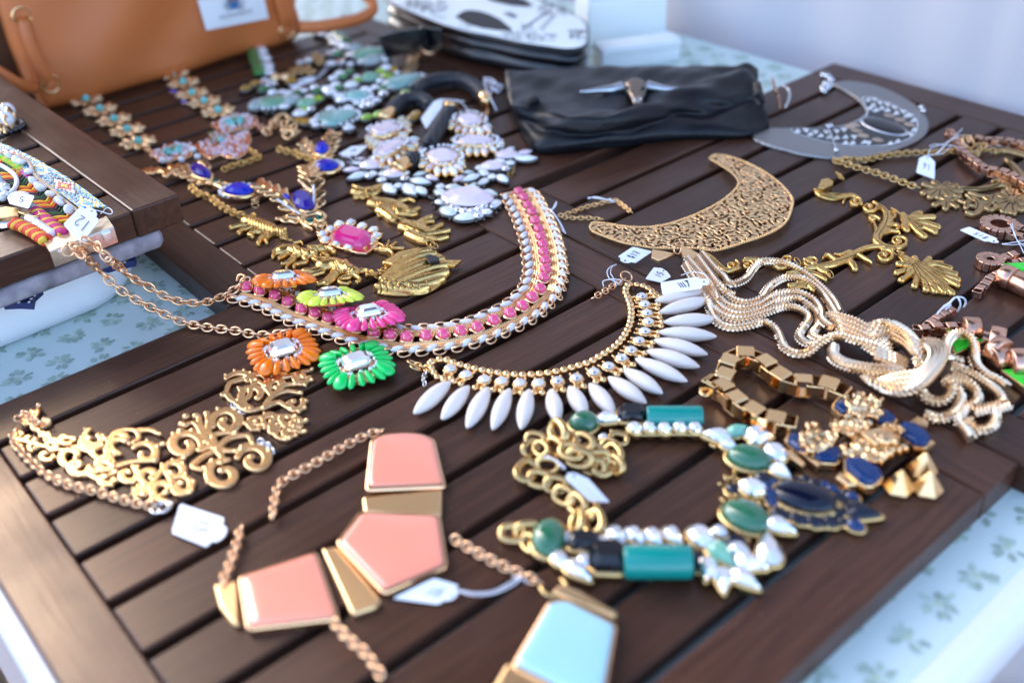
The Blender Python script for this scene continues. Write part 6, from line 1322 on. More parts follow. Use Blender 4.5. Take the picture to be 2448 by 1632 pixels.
for x, y, r in ((2030,440,.0075),(1845,690,.0065),(1490,1045,.008),(1630,1000,.0045),(1765,1140,.006),(540,1048,.0045),(475,1200,.0055),(660,1210,.0048),(1800,290,.004),(585,330,.0035),(795,325,.0035)): J.gem('C7', x, y, 'oval', 'crystal', r, r*.8, r*.85, to=(x+50,y+40), z=.004)
for x, y, L, w_ in ((1000,165,.0085,.0068),(650,1085,.0085,.0055)): J.gem('C7', x, y, 'emerald', 'black_stone', L, w_, .007, to=(x+60,y), z=.004)
J.gem('C7', 830, 1215, 'square', 'black_stone', .0105, .0105, .012, to=(900,1215), z=.003); J.gem('C7', 1480, 1220, 'oval', 'navy_stone', .007, .005, .005, to=(1500,1290), z=.003); J.gem('C7', 1740, 1080, 'oval', 'navy_stone', .006, .0045, .005, to=(1820,1090), z=.002)
J.ftube('C7', [(660,1180),(740,1110),(900,1120)], .0016); J.ftube('C7', [(840,275),(960,285),(1080,300),(1300,295),(1500,300)], .0012, z=.005); J.ftube('C7', [(1500,270),(1560,330),(1650,380),(1720,450),(1740,560),(1720,700),(1700,830)], .0016)
J.ftube('C7', [(1560,1150),(1620,1120),(1740,1060),(1850,1010),(1930,1060)], .0016); J.ftube('C7', [(1500,1180),(1560,1220),(1640,1290),(1760,1300),(1840,1290)], .0016)
for i in range(40):
    x, y = random.choice([(1690,620),(1700,760),(1720,880),(1850,1010),(1640,1060),(1740,1220),(1600,1240),(1900,600),(1680,480),(1560,360)]); J.fball(P('C7', x+random.uniform(-60,60), y+random.uniform(-50,50), .003), .0014)
# navy oval cluster
def c6gem(x, y, key, m_, L, w_, tx, ty, h=.005, z=.003): J.gem('C6', x, y, key, m_, L, w_, h, to=(tx,ty), z=z, cup=1.2)
c6gem(950, 1150, 'oval_cab', 'navy_stone', .0165, .0105, 1100, 1185, .0075)
for x, y, r in ((800,1010,.0045),(880,1015,.0042),(960,1000,.0038),(1035,1035,.0042),(1110,1050,.004),(1175,1085,.0042),(1230,1165,.0052),(1330,1140,.0042),(1280,1110,.0036),(740,1275,.0046),(810,1290,.004),(885,1315,.0048),(950,1330,.004),(1020,1340,.0048),(1090,1345,.004),(1155,1340,.0048),(1220,1275,.0046),(1290,1240,.004),(1355,1370,.005),(1260,1340,.0036),(385,1085,.005),(620,1000,.0055),(680,1130,.0055),(700,1190,.004),(650,1060,.0045),(700,1030,.004)):
    J.gem('C6', x, y, 'oval', random.choice(['navy_stone','navy_stone','royal_stone']), r, r*.78, r*.8, to=(x+40,y+20), z=.002, cup=1.25)
    for k_ in range(3): a = random.uniform(0,6.28); J.fball(P('C6', x+42*math.cos(a), y+32*math.sin(a), .0022), .0013)
J.gem('C6', 1410, 1260, 'pear', 'navy_stone', .0095, .0058, .005, to=(1500,1280), z=.003, cup=1.2); J.gem('C6', 530, 1070, 'oval', 'crystal', .0075, .0055, .006, to=(620,1090), z=.004)
for i in range(26): a = 2*math.pi*i/26; J.fball(P('C6', 950+235*math.cos(a), 1150+125*math.sin(a)+20*math.cos(a), .0035), .0012)
for i in range(30): J.fball(P('C6', random.uniform(330,720), random.uniform(960,1230), .002), .0014)
J.ftube('C6', [(340,1020),(320,1100),(390,1160),(480,1180),(600,1150),(700,1150)], .0015)
# heavy chain heap
LK = [(465,285,.0185,70,60,.012),(300,330,.0125,20,30,.006),(270,400,.013,-40,50,.006),(340,400,.0125,60,30,.008),(240,560,.0175,-60,20,.0045),(390,520,.014,10,60,.006),(330,620,.015,25,25,.004),(450,660,.014,15,40,.004),(510,740,.0145,40,45,.004),(600,800,.015,60,50,.004),(690,850,.0155,100,30,.004),(600,930,.0165,95,55,.005),(725,930,.017,85,35,.005),(560,420,.015,30,20,.012),(620,470,.016,20,55,.010),(700,420,.014,-10,30,.008),(760,470,.014,0,60,.006),(860,440,.0155,70,40,.006),(800,530,.016,-35,25,.0045),(880,520,.014,60,60,.005),(720,530,.014,5,50,.005),(840,380,.012,40,30,.004),(900,330,.012,20,20,.004),(650,350,.014,45,40,.012),(140,1010,.015,10,20,.0045),(240,990,.014,-5,65,.005),(260,1080,.0125,60,30,.004),(450,390,.015,50,65,.009),(540,350,.014,80,30,.011)]
for x, y, L, a, tl, z in LK: inst('link', 'biglink', 'brass_chain', J.t, Matrix.Translation(P('C7',x,y,z)) @ Matrix.Rotation(-math.radians(a)+YAW*0-.68, 4, 'Z') @ Matrix.Rotation(math.radians(tl), 4, 'X') @ Matrix.Diagonal((L*.82,L*.82,L*.82,1)))
J.done()
price_tag('white tag lying on the heavy gold chain of the teal necklace', 'D2', [(2000,1090,.0065),(1640,1140,.0075),(1130,640,.016),(1500,600,.0155)] if 0 else [(1980,1145,.005),(1640,1120,.009),(1120,640,.017),(1520,640,.014)], string=[[(1230,560,.0165),(1100,450,.017),(980,390,.017),(850,370,.015)], [(1210,580,.0165),(1050,430,.0175),(900,350,.016)]], plain=True)
# ================================================================== gold daisy necklace
J = Jewel('daisy_necklace', 'necklace of gold daisies with turquoise centres and pink beaded flowers', 'necklace', ('00',1200,900), frame='rose_gold')
def daisy(x, y, r=.0165, z=.003):
    p = P('00',x,y,z); mb = MB(); a0 = random.uniform(0,.7)
    mb.add(*dome(circ(12), [(1,0),(.9,.6),(.5,.8)]), TR(Vector((p.x,p.y,.0004)), 0, r*.4, r*.4, .004))
    o = mb.build('daisy', 'rose_gold', J.t)
    for k_ in range(9):
        a = a0+k_*2*math.pi/9; v = Vector((math.cos(a), math.sin(a), 0))
        inst('petal', 'ball_lo', 'satin_gold', o, Matrix.Translation(p+v*r*.66) @ Matrix.Rotation(a, 4, 'Z') @ Matrix.Rotation(-.15, 4, 'Y') @ Matrix.Diagonal((r*.4, r*.2, r*.17, 1)))
    inst('centre_bead', 'ball', 'turquoise', o, TR(p+Vector((0,0,.0022)), 0, r*.24))
for x, y in ((595,692),(692,760),(790,830),(880,902),(955,985),(1195,512),(1265,575),(1325,650),(1410,706),(1505,770)): daisy(x, y)
def beadflower(cx, cy, R, lobes, z=.003, mts=('lilac_bead','pale_pink','pearl_white'), cen='turquoise', n=60):
    p = P('00',cx,cy,z); mb = MB(); pts = []
    for i in range(lobes*8): a = 2*math.pi*i/(lobes*8); r = R*(.78+.22*abs(math.cos(lobes*a/2))); pts.append((p.x+r*math.cos(a), p.y+r*math.sin(a)))
    o = slab('beaded_flower', J.t, 'rose_gold', pts, .0006, .0024, .0006)
    for i in range(n):
        a = random.uniform(0,6.28); r = R*random.uniform(.35,.92)*(.8+.2*abs(math.cos(lobes*a/2))); inst('seed_bead', 'ball_lo', random.choice(mts), o, TR((p.x+r*math.cos(a), p.y+r*math.sin(a), .0034+.0006*random.random()), 0, random.uniform(.0012,.0018)))
    for k_ in range(5): a = k_*1.257; inst('petal', 'ball_lo', cen, o, Matrix.Translation((p.x+R*.26*math.cos(a), p.y+R*.26*math.sin(a), .005)) @ Matrix.Rotation(a, 4, 'Z') @ Matrix.Diagonal((R*.2,R*.13,R*.1,1)))
    for k_ in range(7): inst('centre_bead', 'ball_lo', 'olive_bead', o, TR((p.x+random.uniform(-1,1)*R*.1, p.y+random.uniform(-1,1)*R*.1, .0065), 0, .0012))
    return o
beadflower(1195, 1045, .0215, 5); beadflower(1620, 845, .0235, 5)
poly_ = [(1340,990),(1420,960),(1460,900),(1540,890),(1600,930),(1720,900),(1735,960),(1700,1050),(1640,1090),(1560,1085),(1520,1060),(1450,1095),(1370,1050)]
o = slab('beaded_butterfly', J.t, 'rose_gold', roundpoly(P2('00', poly_, .004), .004), .0006, .0034, .0008)
pq = P2('00', poly_, .004); c_ = pq.mean(0)
for i in range(110):
    k_ = random.randrange(len(pq)); t_ = random.random(); e = pq[k_]*(1-t_)+pq[(k_+1) % len(pq)]*t_; s = math.sqrt(random.random())*.93; q = c_+(e-c_)*s; inst('seed_bead', 'ball_lo', random.choice(['lilac_bead','pale_pink','pale_pink']), o, TR((q[0],q[1],.0042+.0008*random.random()), 0, .0016))
inst('blue_crystal', 'gem', 'turquoise', o, TR(P('00',1520,968,.006), 0, .0032)); 
for k_ in range(10): inst('seed_bead', 'ball_lo', 'olive_bead', o, TR(P('00',1500+random.uniform(-60,80),935+random.uniform(-30,30),.006), 0, .0015))
for x, y in ((1330,1030),(1120,1105),(1250,1100),(1360,1080)): J.ball('00', x, y, .003, 'pearl_white', z=.005)
J.chain('00', [(990,1020),(1030,1045),(1060,1065)], .006, 'rose_gold', key='clink'); J.chain('00', [(1720,1040),(1760,1060),(1790,1080),(1740,1100),(1690,1120),(1640,1130),(1590,1145),(1550,1165)], .0066, 'antique_gold', key='clink', ov=.62, z=.003)
J.chain('00', [(1760,850),(1800,880),(1830,910)], .008, 'copper', key='clink', z=.004)
for x, y in ((1185,635),(1210,640),(1270,710)): J.gem('00', x, y, 'navette', 'blue_stone', .004, z=.002, to=(x+50,y+10), cup=1.2)
J.done()
# ================================================================== green stone necklace
J = Jewel('green_stone_necklace', 'heap of a necklace with pale green stones, green beads and white rhinestones', 'necklace', ('C5',1000,800), frame='gunmetal')
for x, y in ((220,290),(235,345),(245,400),(262,455),(285,505),(300,550),(310,600),(1140,75),(1170,100),(1260,140),(1300,170),(1350,200)): J.gem('C5', x, y, 'gem', 'green_bead', .0075, h=.007, z=.004, name='green_bead', cup=0)
for x, y in ((345,250),(325,315),(345,345),(360,405),(385,430),(405,500),(415,540),(420,600),(1040,110),(1100,125),(1200,165),(1230,230),(1290,250),(1355,285)): J.gem('C5', x, y, 'gem', random.choice(['pearl_white','crystal_ab','pearl_white']), .0066, h=.006, z=.003, cup=1.2, name='rhinestone')
BIG = [(480,970,'jade',.0205,.0155,620,960),(1650,370,'jade',.0225,.0155,1780,350),(1690,460,'moon_grey',.014,.0105,1780,440),(2080,710,'aqua_chalcedony',.0245,.015,2240,660),(1265,1150,'aqua_chalcedony',.0225,.0185,1400,1120),(1500,890,'aqua_chalcedony',.0165,.0115,1600,900),(280,1000,'moon_grey',.013,.0095,340,960),(710,950,'moon_grey',.012,.009,760,930),(1660,670,'jade',.0115,.009,1740,660),(880,985,'jade',.0115,.0105,950,960),(1480,310,'moon_grey',.010,.008,1540,300)]
for x, y, m_, L, w_, tx, ty in BIG:
    L, w_ = L*.88, w_*.86
    J.gem('C5', x, y, 'pear_cab' if L > .0185 else 'oval_cab', m_, L, w_, .008, to=(tx,ty), z=.004, cup=1.1, name='cabochon')
    if L > .0135:
        p = P('C5',x,y,.003); q = P('C5',tx,ty,.003); J.ringstones(p, L*1.1, w_*1.22, math.atan2(q.y-p.y, q.x-p.x), 22, .0021, 'crystal_ab', .002, key='ball_lo', name='rim_bead')
WH = [(375,705,1.2),(452,730,1.3),(475,840,1.2),(765,800,1.),(850,815,1.),(980,775,1.1),(925,900,1.1),(615,1010,1.1),(800,1100,1.5),(935,1035,.9),(1175,1045,1.1),(1390,1030,1.1),(1400,1270,1.2),(1185,485,1.2),(1290,470,1.2),(1410,375,1.),(1550,465,1.),(1420,490,.9),(1290,610,1.2),(1210,665,1.1),(1240,745,1.2),(1150,810,1.4),(1180,840,1.4),(1110,790,1.),(1430,755,1.6),(1500,655,1.),(1720,775,1.),(1820,850,1.1),(1740,930,1.),(1860,540,1.4),(1990,595,.8),(1780,695,.9),(1600,825,1.5),(1310,930,1.3),(1225,340,1.1),(1160,365,1.),(985,1190,1.2),(1000,1230,.9),(660,840,1.),(590,830,.9),(660,880,1.),(1650,900,.9),(1500,965,.9),(1600,940,.9),(1580,1000,1.),(1660,980,1.),(1740,640,.9),(1840,440,1.),(1790,400,.8),(1570,300,.8),(1640,290,.8),(900,445,1.),(805,470,1.),(1270,880,1.1)]
for x, y, s in WH: J.gem('C5', x, y, random.choice(['gem','gem8']), random.choice(['pearl_white','crystal_ab','pearl_white','crystal']), .0043*s*1.15, h=.0045*s, z=.0045, cup=1.25, name='rhinestone')
for x, y, m_ in ((360,800,'green_bead'),(780,850,'green_bead'),(1020,820,'green_bead'),(1290,785,'green_bead'),(1320,650,'green_bead'),(1400,590,'green_bead'),(1260,370,'green_bead'),(1820,790,'green_bead'),(1020,920,'lime_bead'),(850,1060,'lime_bead'),(1620,1145,'lime_bead'),(1770,1110,'lime_bead'),(1990,925,'lime_bead'),(1520,690,'lime_bead'),(1870,640,'lime_bead'),(1800,580,'lime_bead'),(140,790,'amber_bead'),(260,730,'amber_bead'),(800,1190,'amber_bead'),(890,1200,'amber_bead'),(1930,560,'amber_bead'),(2220,1110,'amber_bead'),(2100,850,'lime_bead'),(2180,1150,'amber_bead'),(700,700,'amber_bead'),(1400,440,'navy_stone'),(1380,840,'navy_stone'),(1040,1230,'navy_stone')): J.gem('C5', x, y, 'oval', m_, .0068, .0055, .005, to=(x+40,y-10), z=.003, cup=1.15, name='bead')
for x, y in ((720,570),(780,540),(830,580),(880,540),(940,590),(980,380),(1040,420),(960,450),(1060,470),(700,620),(560,650),(600,640)): J.gem('C5', x, y, 'oval_cab', 'dark_brass', .0072, .0055, .004, to=(x+40,y-30), z=.002, cup=0, name='brass_leaf')
for x, y in ((500,650),(620,650)): J.ball('C5', x, y, .0055, 'satin_gold', z=.0055)
for i in range(60):
    x, y = random.choice([(500,1060),(1500,950),(1300,560),(1200,800),(900,900),(1700,560),(1950,760),(1350,420),(650,900)]); J.fball(P('C5', x+random.uniform(-130,130), y+random.uniform(-50,50), .0028), .0022)
J.ftube('C5', [(360,620),(400,720),(420,830),(700,860),(1000,830),(1200,820)], .0016); J.ftube('C5', [(1360,300),(1300,480),(1260,650),(1200,820),(1300,930)], .0016); J.ftube('C5', [(1300,480),(1560,470),(1800,480)], .0016); J.ftube('C5', [(1200,820),(1420,780),(1700,700),(1860,780),(2000,720)], .0016); J.ftube('C5', [(700,950),(900,1000),(1000,1100),(1180,1150)], .0016)
J.chain('C5', [(400,1300),(470,1230),(540,1150),(620,1130),(680,1150),(620,1220),(600,1290),(680,1350),(760,1330),(720,1260)], .0125, 'satin_gold', key='link', z=.005, ov=.66)
J.done()
price_tag('small grey white tag tied in the green stone necklace', 'C5', [(640,715,.002),(710,780,.002),(1030,665,.003),(960,620,.004)], text='15', tw=(.4,.6), tsz=.3, string=[[(1010,640,.004),(1060,590,.008),(1110,520,.010),(1130,470,.010)], [(1020,650,.004),(1090,590,.008),(1150,520,.010)]], plain=True)
# ================================================================== blue crystal leaf necklace
J = Jewel('blue_leaf_necklace', 'gold leaf necklace with royal blue crystals and a pink emerald cut pendant', 'necklace', ('D5',1500,500), frame='gold')
def leafpart(stem, fr, w0, name='gold_leaf', z=.004, lift=.004, mt='pierced_gold'):
    "stem: pixel path; fr: list of (t, side, length px, angle deg)"
    sp = np.array(stem, float); q = smooth_path([tuple(p) for p in sp], 6); sh = [SS('D5', [tuple(p) for p in sp], [w0*.9, w0*.8, w0*.5], .0014, z)]; gr = []
    for t, s, L, an in fr:
        i = int(t*(len(q)-1)); p = q[i]; d = q[min(i+1, len(q)-1)]-q[max(i-1, 0)]; a = math.atan2(d[1]/.72, d[0])+s*math.radians(an)
        e = p+np.array([math.cos(a)*L, math.sin(a)*L*.72]); m_ = (p+e)/2+np.array([math.cos(a-s*.9)*L*.12, math.sin(a-s*.9)*L*.09])
        sh.append(SS('D5', [tuple(p), tuple(m_), tuple(e)], [w0*.7, w0*1.35, w0*.85], .0013, z)); gr.append(GR('D5', [tuple(p+(m_-p)*.3), tuple(e)]))
    b = P('D5', *stem[0], z); b2 = np.array(b[:2])
    return relief(name, J.t, mt, sh, .0006, .00045, .0009, grooves=gr, gw=.0003, gd=.0002, zmap=lambda X, Y: lift*np.clip(np.hypot(X-b2[0], Y-b2[1])/.04, 0, 1)**1.4)
def fronds(n, L0, an=52): return [(.12+.8*i/(n-1), s, L0*(1-.35*abs(i/(n-1)-.35)), an-14*i/(n-1)) for i in range(n) for s in (-1, 1)]
leafpart([(1520,640),(1400,540),(1280,460),(1160,400),(1110,370)], fronds(6, 120), 34, lift=.008)
leafpart([(1600,560),(1605,470),(1600,380),(1580,290),(1560,250)], fronds(6, 120, 60), 34, lift=.012)
leafpart([(640,290),(530,250),(420,220),(300,210),(220,240)], fronds(6, 90), 28, lift=.006); leafpart([(640,260),(630,210),(600,160),(540,130)], [(.5,1,40,50),(.9,1,30,40)], 20, lift=.005)
leafpart([(1690,70),(1720,0),(1770,-60),(1800,-110)], fronds(5, 90, 58), 30, lift=.007); leafpart([(1660,60),(1600,10),(1520,-50)], fronds(4, 80, 55), 28, lift=.005); leafpart([(190,160),(120,165),(40,180),(0,190)], fronds(4, 46), 22, lift=.003)
leafpart([(1430,640),(1350,620),(1260,620)], [(.4,1,40,30),(.4,-1,40,30)], 40, lift=.002)
def bgem(x, y, key, m_, L, w_, tx, ty, h=.0075, z=.004, n=0): 
    J.gem('D5', x, y, key, m_, L, w_, h, to=(tx,ty), z=z)
    if n: p = P('D5',x,y,z-.002); q = P('D5',tx,ty,z-.002); J.ringstones(p, L*1.22, w_*1.32, math.atan2(q.y-p.y,q.x-p.x), n, .0023, 'crystal_ab', .001, name='rhinestone')
bgem(915, 390, 'oval', 'blue_stone', .0135, .0095, 1030, 400, n=18); bgem(1725, 165, 'oval', 'blue_stone', .0118, .0098, 1820, 165, n=18)
bgem(1510, 495, 'oval', 'indigo_stone', .0185, .0095, 1590, 590, .009, .003); bgem(1345, 470, 'navette', 'blue_stone', .010, .004, 1380, 520); bgem(550, 215, 'oval', 'indigo_stone', .0175, .007, 620, 270, .008, .004); bgem(1690, 5, 'oval', 'blue_stone', .0105, .0065, 1700, -40, .008, .006)
for x, y in ((1570,660),(1655,632)): J.gem('D5', x, y, 'gem', 'emerald_stone', .0038, h=.0035, z=.005)
for x, y in ((675,290),(700,285)): J.gem('D5', x, y, 'gem', 'emerald_stone', .0026, h=.0025, z=.005)
for p in smooth_path(PP('D5', [(1270,460,.010),(1370,530,.008),(1470,590,.006)]), .0021): inst('rhinestone', 'gem8', 'crystal', J.t, TR(p, 0, .0012))
for p in smooth_path(PP('D5', [(1605,330,.013),(1610,420,.010),(1605,510,.006)]), .0021): inst('rhinestone', 'gem8', 'crystal', J.t, TR(p, 0, .0012))
relief('gold_bow', J.t, 'pierced_gold', [SS('D5', [(1480,640),(1540,600),(1640,580),(1700,610),(1690,660)], [24,34,36,34,22], .002), SS('D5', [(1500,660),(1540,710),(1590,740)], [26,24,12], .002), SS('D5', [(1600,690),(1680,700),(1720,680)], [26,30,18], .002)], .0006, .0005, .002)
relief('gold_bow', J.t, 'pierced_gold', [SS('D5', [(610,310),(680,320),(760,360)], [18,24,18], .002), SS('D5', [(700,330),(760,310),(800,320)], [12,16,10], .002)], .0006, .0005, .002)
for st_, wd_ in (([(1640,90),(1700,70),(1760,80)], [24,30,20]), ([(1050,470),(1080,440),(1120,400)], [14,20,16]), ([(1620,250),(1690,270),(1700,310)], [16,20,12])): relief('gold_bow', J.t, 'pierced_gold', [SS('D5', st_, wd_, .002)], .0006, .0005, .002)
for x, y in ((1660,720),(1710,715),(1060,470),(1640,250),(1060,510)): inst('jump_ring', 'ring', 'gold', J.t, Matrix.Translation(P('D5',x,y,.003)) @ Matrix.Rotation(.7,4,'X') @ Matrix.Diagonal((.0027,.0027,.0027,1)))
# pink pendant with blue-white rhinestones
p = P('D5',1960,780,.003); q = P('D5',2140,790,.003); an = math.atan2(q.y-p.y, q.x-p.x)
pts_ = [(1775,770),(1850,690),(1935,695),(2145,765),(2140,820),(2060,875),(1985,870),(1790,815)]
pp = P2('D5', pts_, .008); cc = pp.mean(0); V = []; F = []; n = 8
for s_, zz in ((.95,.002),(1,.0055),(.92,.008),(.8,.0098),(.55,.0108)): V += [(*(cc+(w_-cc)*s_), zz) for w_ in pp]
for k_ in range(4):
    for i in range(n): j = (i+1) % n; F.append((k_*n+i, k_*n+j, (k_+1)*n+j, (k_+1)*n+i))
F.append(tuple(4*n+i for i in range(n)))
if sum(pp[i,0]*pp[(i+1)%n,1]-pp[(i+1)%n,0]*pp[i,1] for i in range(n)) < 0: F = [tuple(reversed(f)) for f in F]
st = part('pink_stone', mesh('pink_stone', V, F, 'pink_stone', False), J.t)
slab('pendant_plate', J.t, 'rose_gold', cc+(pp-cc)*1.32, .0006, .0022, .0006)
for x, y in ((1765,738),(1845,690),(1955,675),(2060,708),(2165,745),(2195,800),(2135,850),(2055,895),(1935,905),(1825,868),(1715,840),(1690,785)):
    J.gem('D5', x, y, 'gem', 'crystal_ab', .0036, h=.0034, z=.0032, cup=1.2, name='rhinestone')
    w_ = P('D5',x,y,.003); dv = Vector((w_.x-cc[0], w_.y-cc[1], 0)).normalized(); J.mb.add(*tubem([w_-dv*.001+Vector((0,0,-.001)), w_+dv*.0052+Vector((0,0,.0012))], .0007, 5))
J.done()
# ================================================================== gold ark and animals necklace
J = Jewel('ark_necklace', 'antique gold charm necklace of walking animals and an ark on a curb chain', 'necklace', ('D5',1700,1100), frame='antique_gold')
def animal(c, body, limbs, grooves=(), name='animal_charm', h=.0042, wd=.006, z=.003, body_w=None):
    sh = [SS(c, b[0], np.array(b[1])*1.2, h if len(b) < 3 else b[2], z) for b in body]+[SS(c, l[0], np.array(l[1])*1.25, .0026, z) for l in limbs]
    return relief(name, J.t, 'antique_gold', sh, .0004, .0004, .0008, grooves=[GR(c, g) for g in grooves], gw=.0004, gd=.0005)
st_ = [[(1000+k_*26, 620+k_*13),(985+k_*26, 690+k_*13)] for k_ in range(13)]
animal('D5', [([(990,640),(1080,670),(1180,710),(1260,750)], [60,66,62,44]), ([(1270,750),(1320,775)], [46,38], .0048)], [([(1000,670),(900,690),(830,710)], [34,22,18]), ([(1000,700),(930,735),(905,760)], [30,20,18]), ([(1100,740),(1030,750),(1000,780),(1030,795)], [30,24,18,16]), ([(1180,760),(1110,810),(1085,860)], [30,22,18]), ([(1200,770),(1160,820),(1165,855)], [26,18,14]), ([(1000,630),(1030,590),(1060,600)], [10,9,9]), ([(1320,730),(1345,725)], [12,8]), ([(1330,800),(1300,805)], [20,14])], st_+[[(1250,720),(1240,790)],[(1290,740),(1280,800)]])
animal('D5', [([(1300,930),(1380,910),(1460,940),(1560,960)], [48,60,54,50]), ([(1580,930),(1660,925),(1740,920),(1790,945)], [34,30,30,26], .0046), ([(1560,950),(1620,970)], [44,26])], [([(1310,940),(1240,950),(1220,990)], [30,20,14]), ([(1340,960),(1280,1000)], [22,14]), ([(1420,980),(1370,1030),(1310,1055)], [28,20,14]), ([(1420,1010),(1360,1070),(1350,1095)], [20,14,12]), ([(1520,990),(1530,1030),(1440,1055),(1420,1085)], [26,20,16,14]), ([(1620,980),(1600,1010),(1640,1025)], [18,14,12]), ([(1320,880),(1260,910),(1225,940)], [12,12,10]), ([(1420,860),(1480,850),(1500,870)], [9,9,8]), ([(1560,895),(1620,890),(1680,890)], [16,16,10]), ([(1690,1000),(1740,990),(1690,960)], [8,8,8])], [[(1400,890),(1430,960)],[(1480,920),(1500,980)],[(1560,910),(1580,950)],[(1620,905),(1650,950)],[(1700,900),(1720,950)]])
animal('D5', [([(1700,1060),(1780,1050),(1850,1070)], [70,78,70], .005), ([(1850,1080),(1920,1100),(1980,1130)], [60,66,54], .0052), ([(1900,1060),(1930,1120)], [44,44], .0056)], [([(1690,1080),(1600,1110),(1520,1115)], [44,34,30]), ([(1680,1120),(1600,1150),(1560,1160)], [30,24,22]), ([(1810,1120),(1780,1180),(1720,1230)], [44,36,30]), ([(1770,1160),(1700,1220),(1650,1235)], [30,26,22]), ([(1980,1130),(2060,1110),(2110,1120),(2100,1160)], [36,28,20,12]), ([(1930,1170),(1860,1190),(1850,1230),(1910,1240),(1950,1225)], [26,22,18,14,10]), ([(2000,1160),(2040,1200),(2010,1225)], [22,18,14])], [[(1800,1070),(1830,1130)],[(1815,1060),(1845,1120)],[(1860,1070),(1940,1040),(1990,1080),(1960,1140),(1890,1140)],[(1940,1160),(1980,1120),(2040,1100)],[(1850,1210),(1930,1230)]])
# ark
hull = [(1415,690),(1408,655),(1440,600),(1490,550),(1560,500),(1640,460),(1700,450),(1760,465),(1800,500),(1818,560),(1800,610),(1760,650),(1700,685),(1620,700),(1500,702)]
pk = [[(1430,645+i*0),(1440,640)] for i in range(1)]
gh = [[(1450+22*i,598-14*i+i*i*.6),(1530+26*i,560-12*i),(1640+18*i,545+2*i),(1700+14*i,590+3*i)] for i in range(6)]+[[(1412,655),(1500,665),(1600,670),(1690,660)],[(1415,640),(1500,650),(1600,655),(1700,640)]]+[[(1440+35*i,672),(1437+35*i,696)] for i in range(7)]
animal('A', [], [([(1460,530),(1520,505),(1600,470),(1640,460)], [16,22,22,16])], [], name='roof_charm')
pl_ = [[(1440,625),(1520,555),(1640,497),(1740,482)], [(1450,645),(1560,578),(1680,530),(1785,512)], [(1485,655),(1600,603),(1710,562),(1808,545)], [(1540,660),(1640,628),(1740,600),(1808,585)], [(1600,664),(1690,650),(1785,622)], [(1480,590),(1560,525),(1650,475),(1710,462)]]
relief('ark_charm', J.t, 'antique_gold', [('p', smooth_path([P('A',x,y,.004)[:2] for x, y in hull+hull[:1]], .002)[:-1], (.0022,.008))]+[SS('A', p, [24,27,27,20], .0048, .004) for p in pl_]+[SS('A', [(1412,668),(1500,682),(1610,688),(1700,674)], [22,22,22,16], .005, .004)], .0004, .0004, .0008, grooves=[GR('A', g) for g in gh[6:]], gw=.0005, gd=.0007)
slab('roof', J.t, 'antique_gold', P2('A', [(1452,535),(1530,475),(1655,448),(1640,470),(1560,500),(1500,545)], .006), .001, .0055, .001)
slab('ramp', J.t, 'antique_gold', P2('A', [(1745,520),(1890,520),(1850,555),(1800,545)], .005), .003, .0022, .0005)
slab('door', J.t, 'black_enamel', P2('A', [(1680,492),(1710,483),(1760,500),(1765,520),(1710,528)], .009), .0062, .0022, .0003)
animal('A', [([(1440,460),(1480,470),(1500,490)], [20,16,10])], [([(1440,450),(1400,455)], [7,6]), ([(1450,440),(1420,425)], [7,6]), ([(1470,440),(1480,410)], [7,6]), ([(1490,440),(1520,420)], [7,6]), ([(1500,450),(1560,450)], [8,8])], name='dove_charm')
# oxen upper right
animal('A', [([(1400,190),(1470,200),(1540,230)], [40,52,46]), ([(1450,230),(1480,260),(1500,285)], [44,34,26], .0046)], [([(1520,190),(1580,175),(1620,185)], [12,9,8]), ([(1550,220),(1600,240),(1650,225)], [24,14,9]), ([(1540,250),(1600,260),(1635,255)], [20,12,9]), ([(1430,250),(1420,265)], [12,8])], [[(1420+14*i,180+4*i),(1405+16*i,225+4*i)] for i in range(8)])
animal('A', [([(1580,320),(1620,330),(1660,350)], [46,54,46]), ([(1600,370),(1650,400),(1680,410)], [34,30,22], .0046)], [([(1640,310),(1690,280),(1720,270)], [22,14,9]), ([(1660,320),(1700,300),(1730,298)], [14,10,8]), ([(1670,345),(1730,335),(1780,315)], [22,14,10]), ([(1680,365),(1750,360),(1820,348)], [18,12,9]), ([(1690,385),(1750,395),(1810,385)], [20,13,9])], [[(1570,340),(1640,370)],[(1600,310),(1640,340)]])
animal('A', [([(1300,130),(1370,130),(1440,110)], [34,40,30])], [([(1310,110),(1280,100)], [14,9]), ([(1330,150),(1290,165)], [14,9]), ([(1360,155),(1330,165)], [12,9])], [[(1340,110),(1350,150)],[(1380,105),(1390,145)]])
for x, y in ((890,380),(915,405),(1085,505),(1120,495),(1375,600),(1395,590),(1405,165),(1380,165),(1530,300),(1560,290),(1715,430),(1735,440),(1440,580)): inst('jump_ring', 'ring', 'antique_gold', J.t, Matrix.Translation(P('A',x,y,.003)) @ Matrix.Rotation(random.uniform(0,2),4,'Z') @ Matrix.Rotation(.5,4,'X') @ Matrix.Diagonal((.0031,.0031,.0031,1)))
J.chain('A', [(1380,595),(1410,610),(1440,590),(1465,565)], .0058, 'antique_gold', key='clink')
J.chain('D5', [(460,340),(510,390),(570,420),(640,440),(700,490),(760,530),(830,570),(900,600),(970,610)], .0072, 'antique_gold', key='clink', ov=.6, z=.003)
J.chain('D5', [(1290,-10),(1360,10),(1430,20),(1480,50),(1560,70),(1600,95)], .0072, 'antique_gold', key='clink', ov=.6, z=.003); J.done()
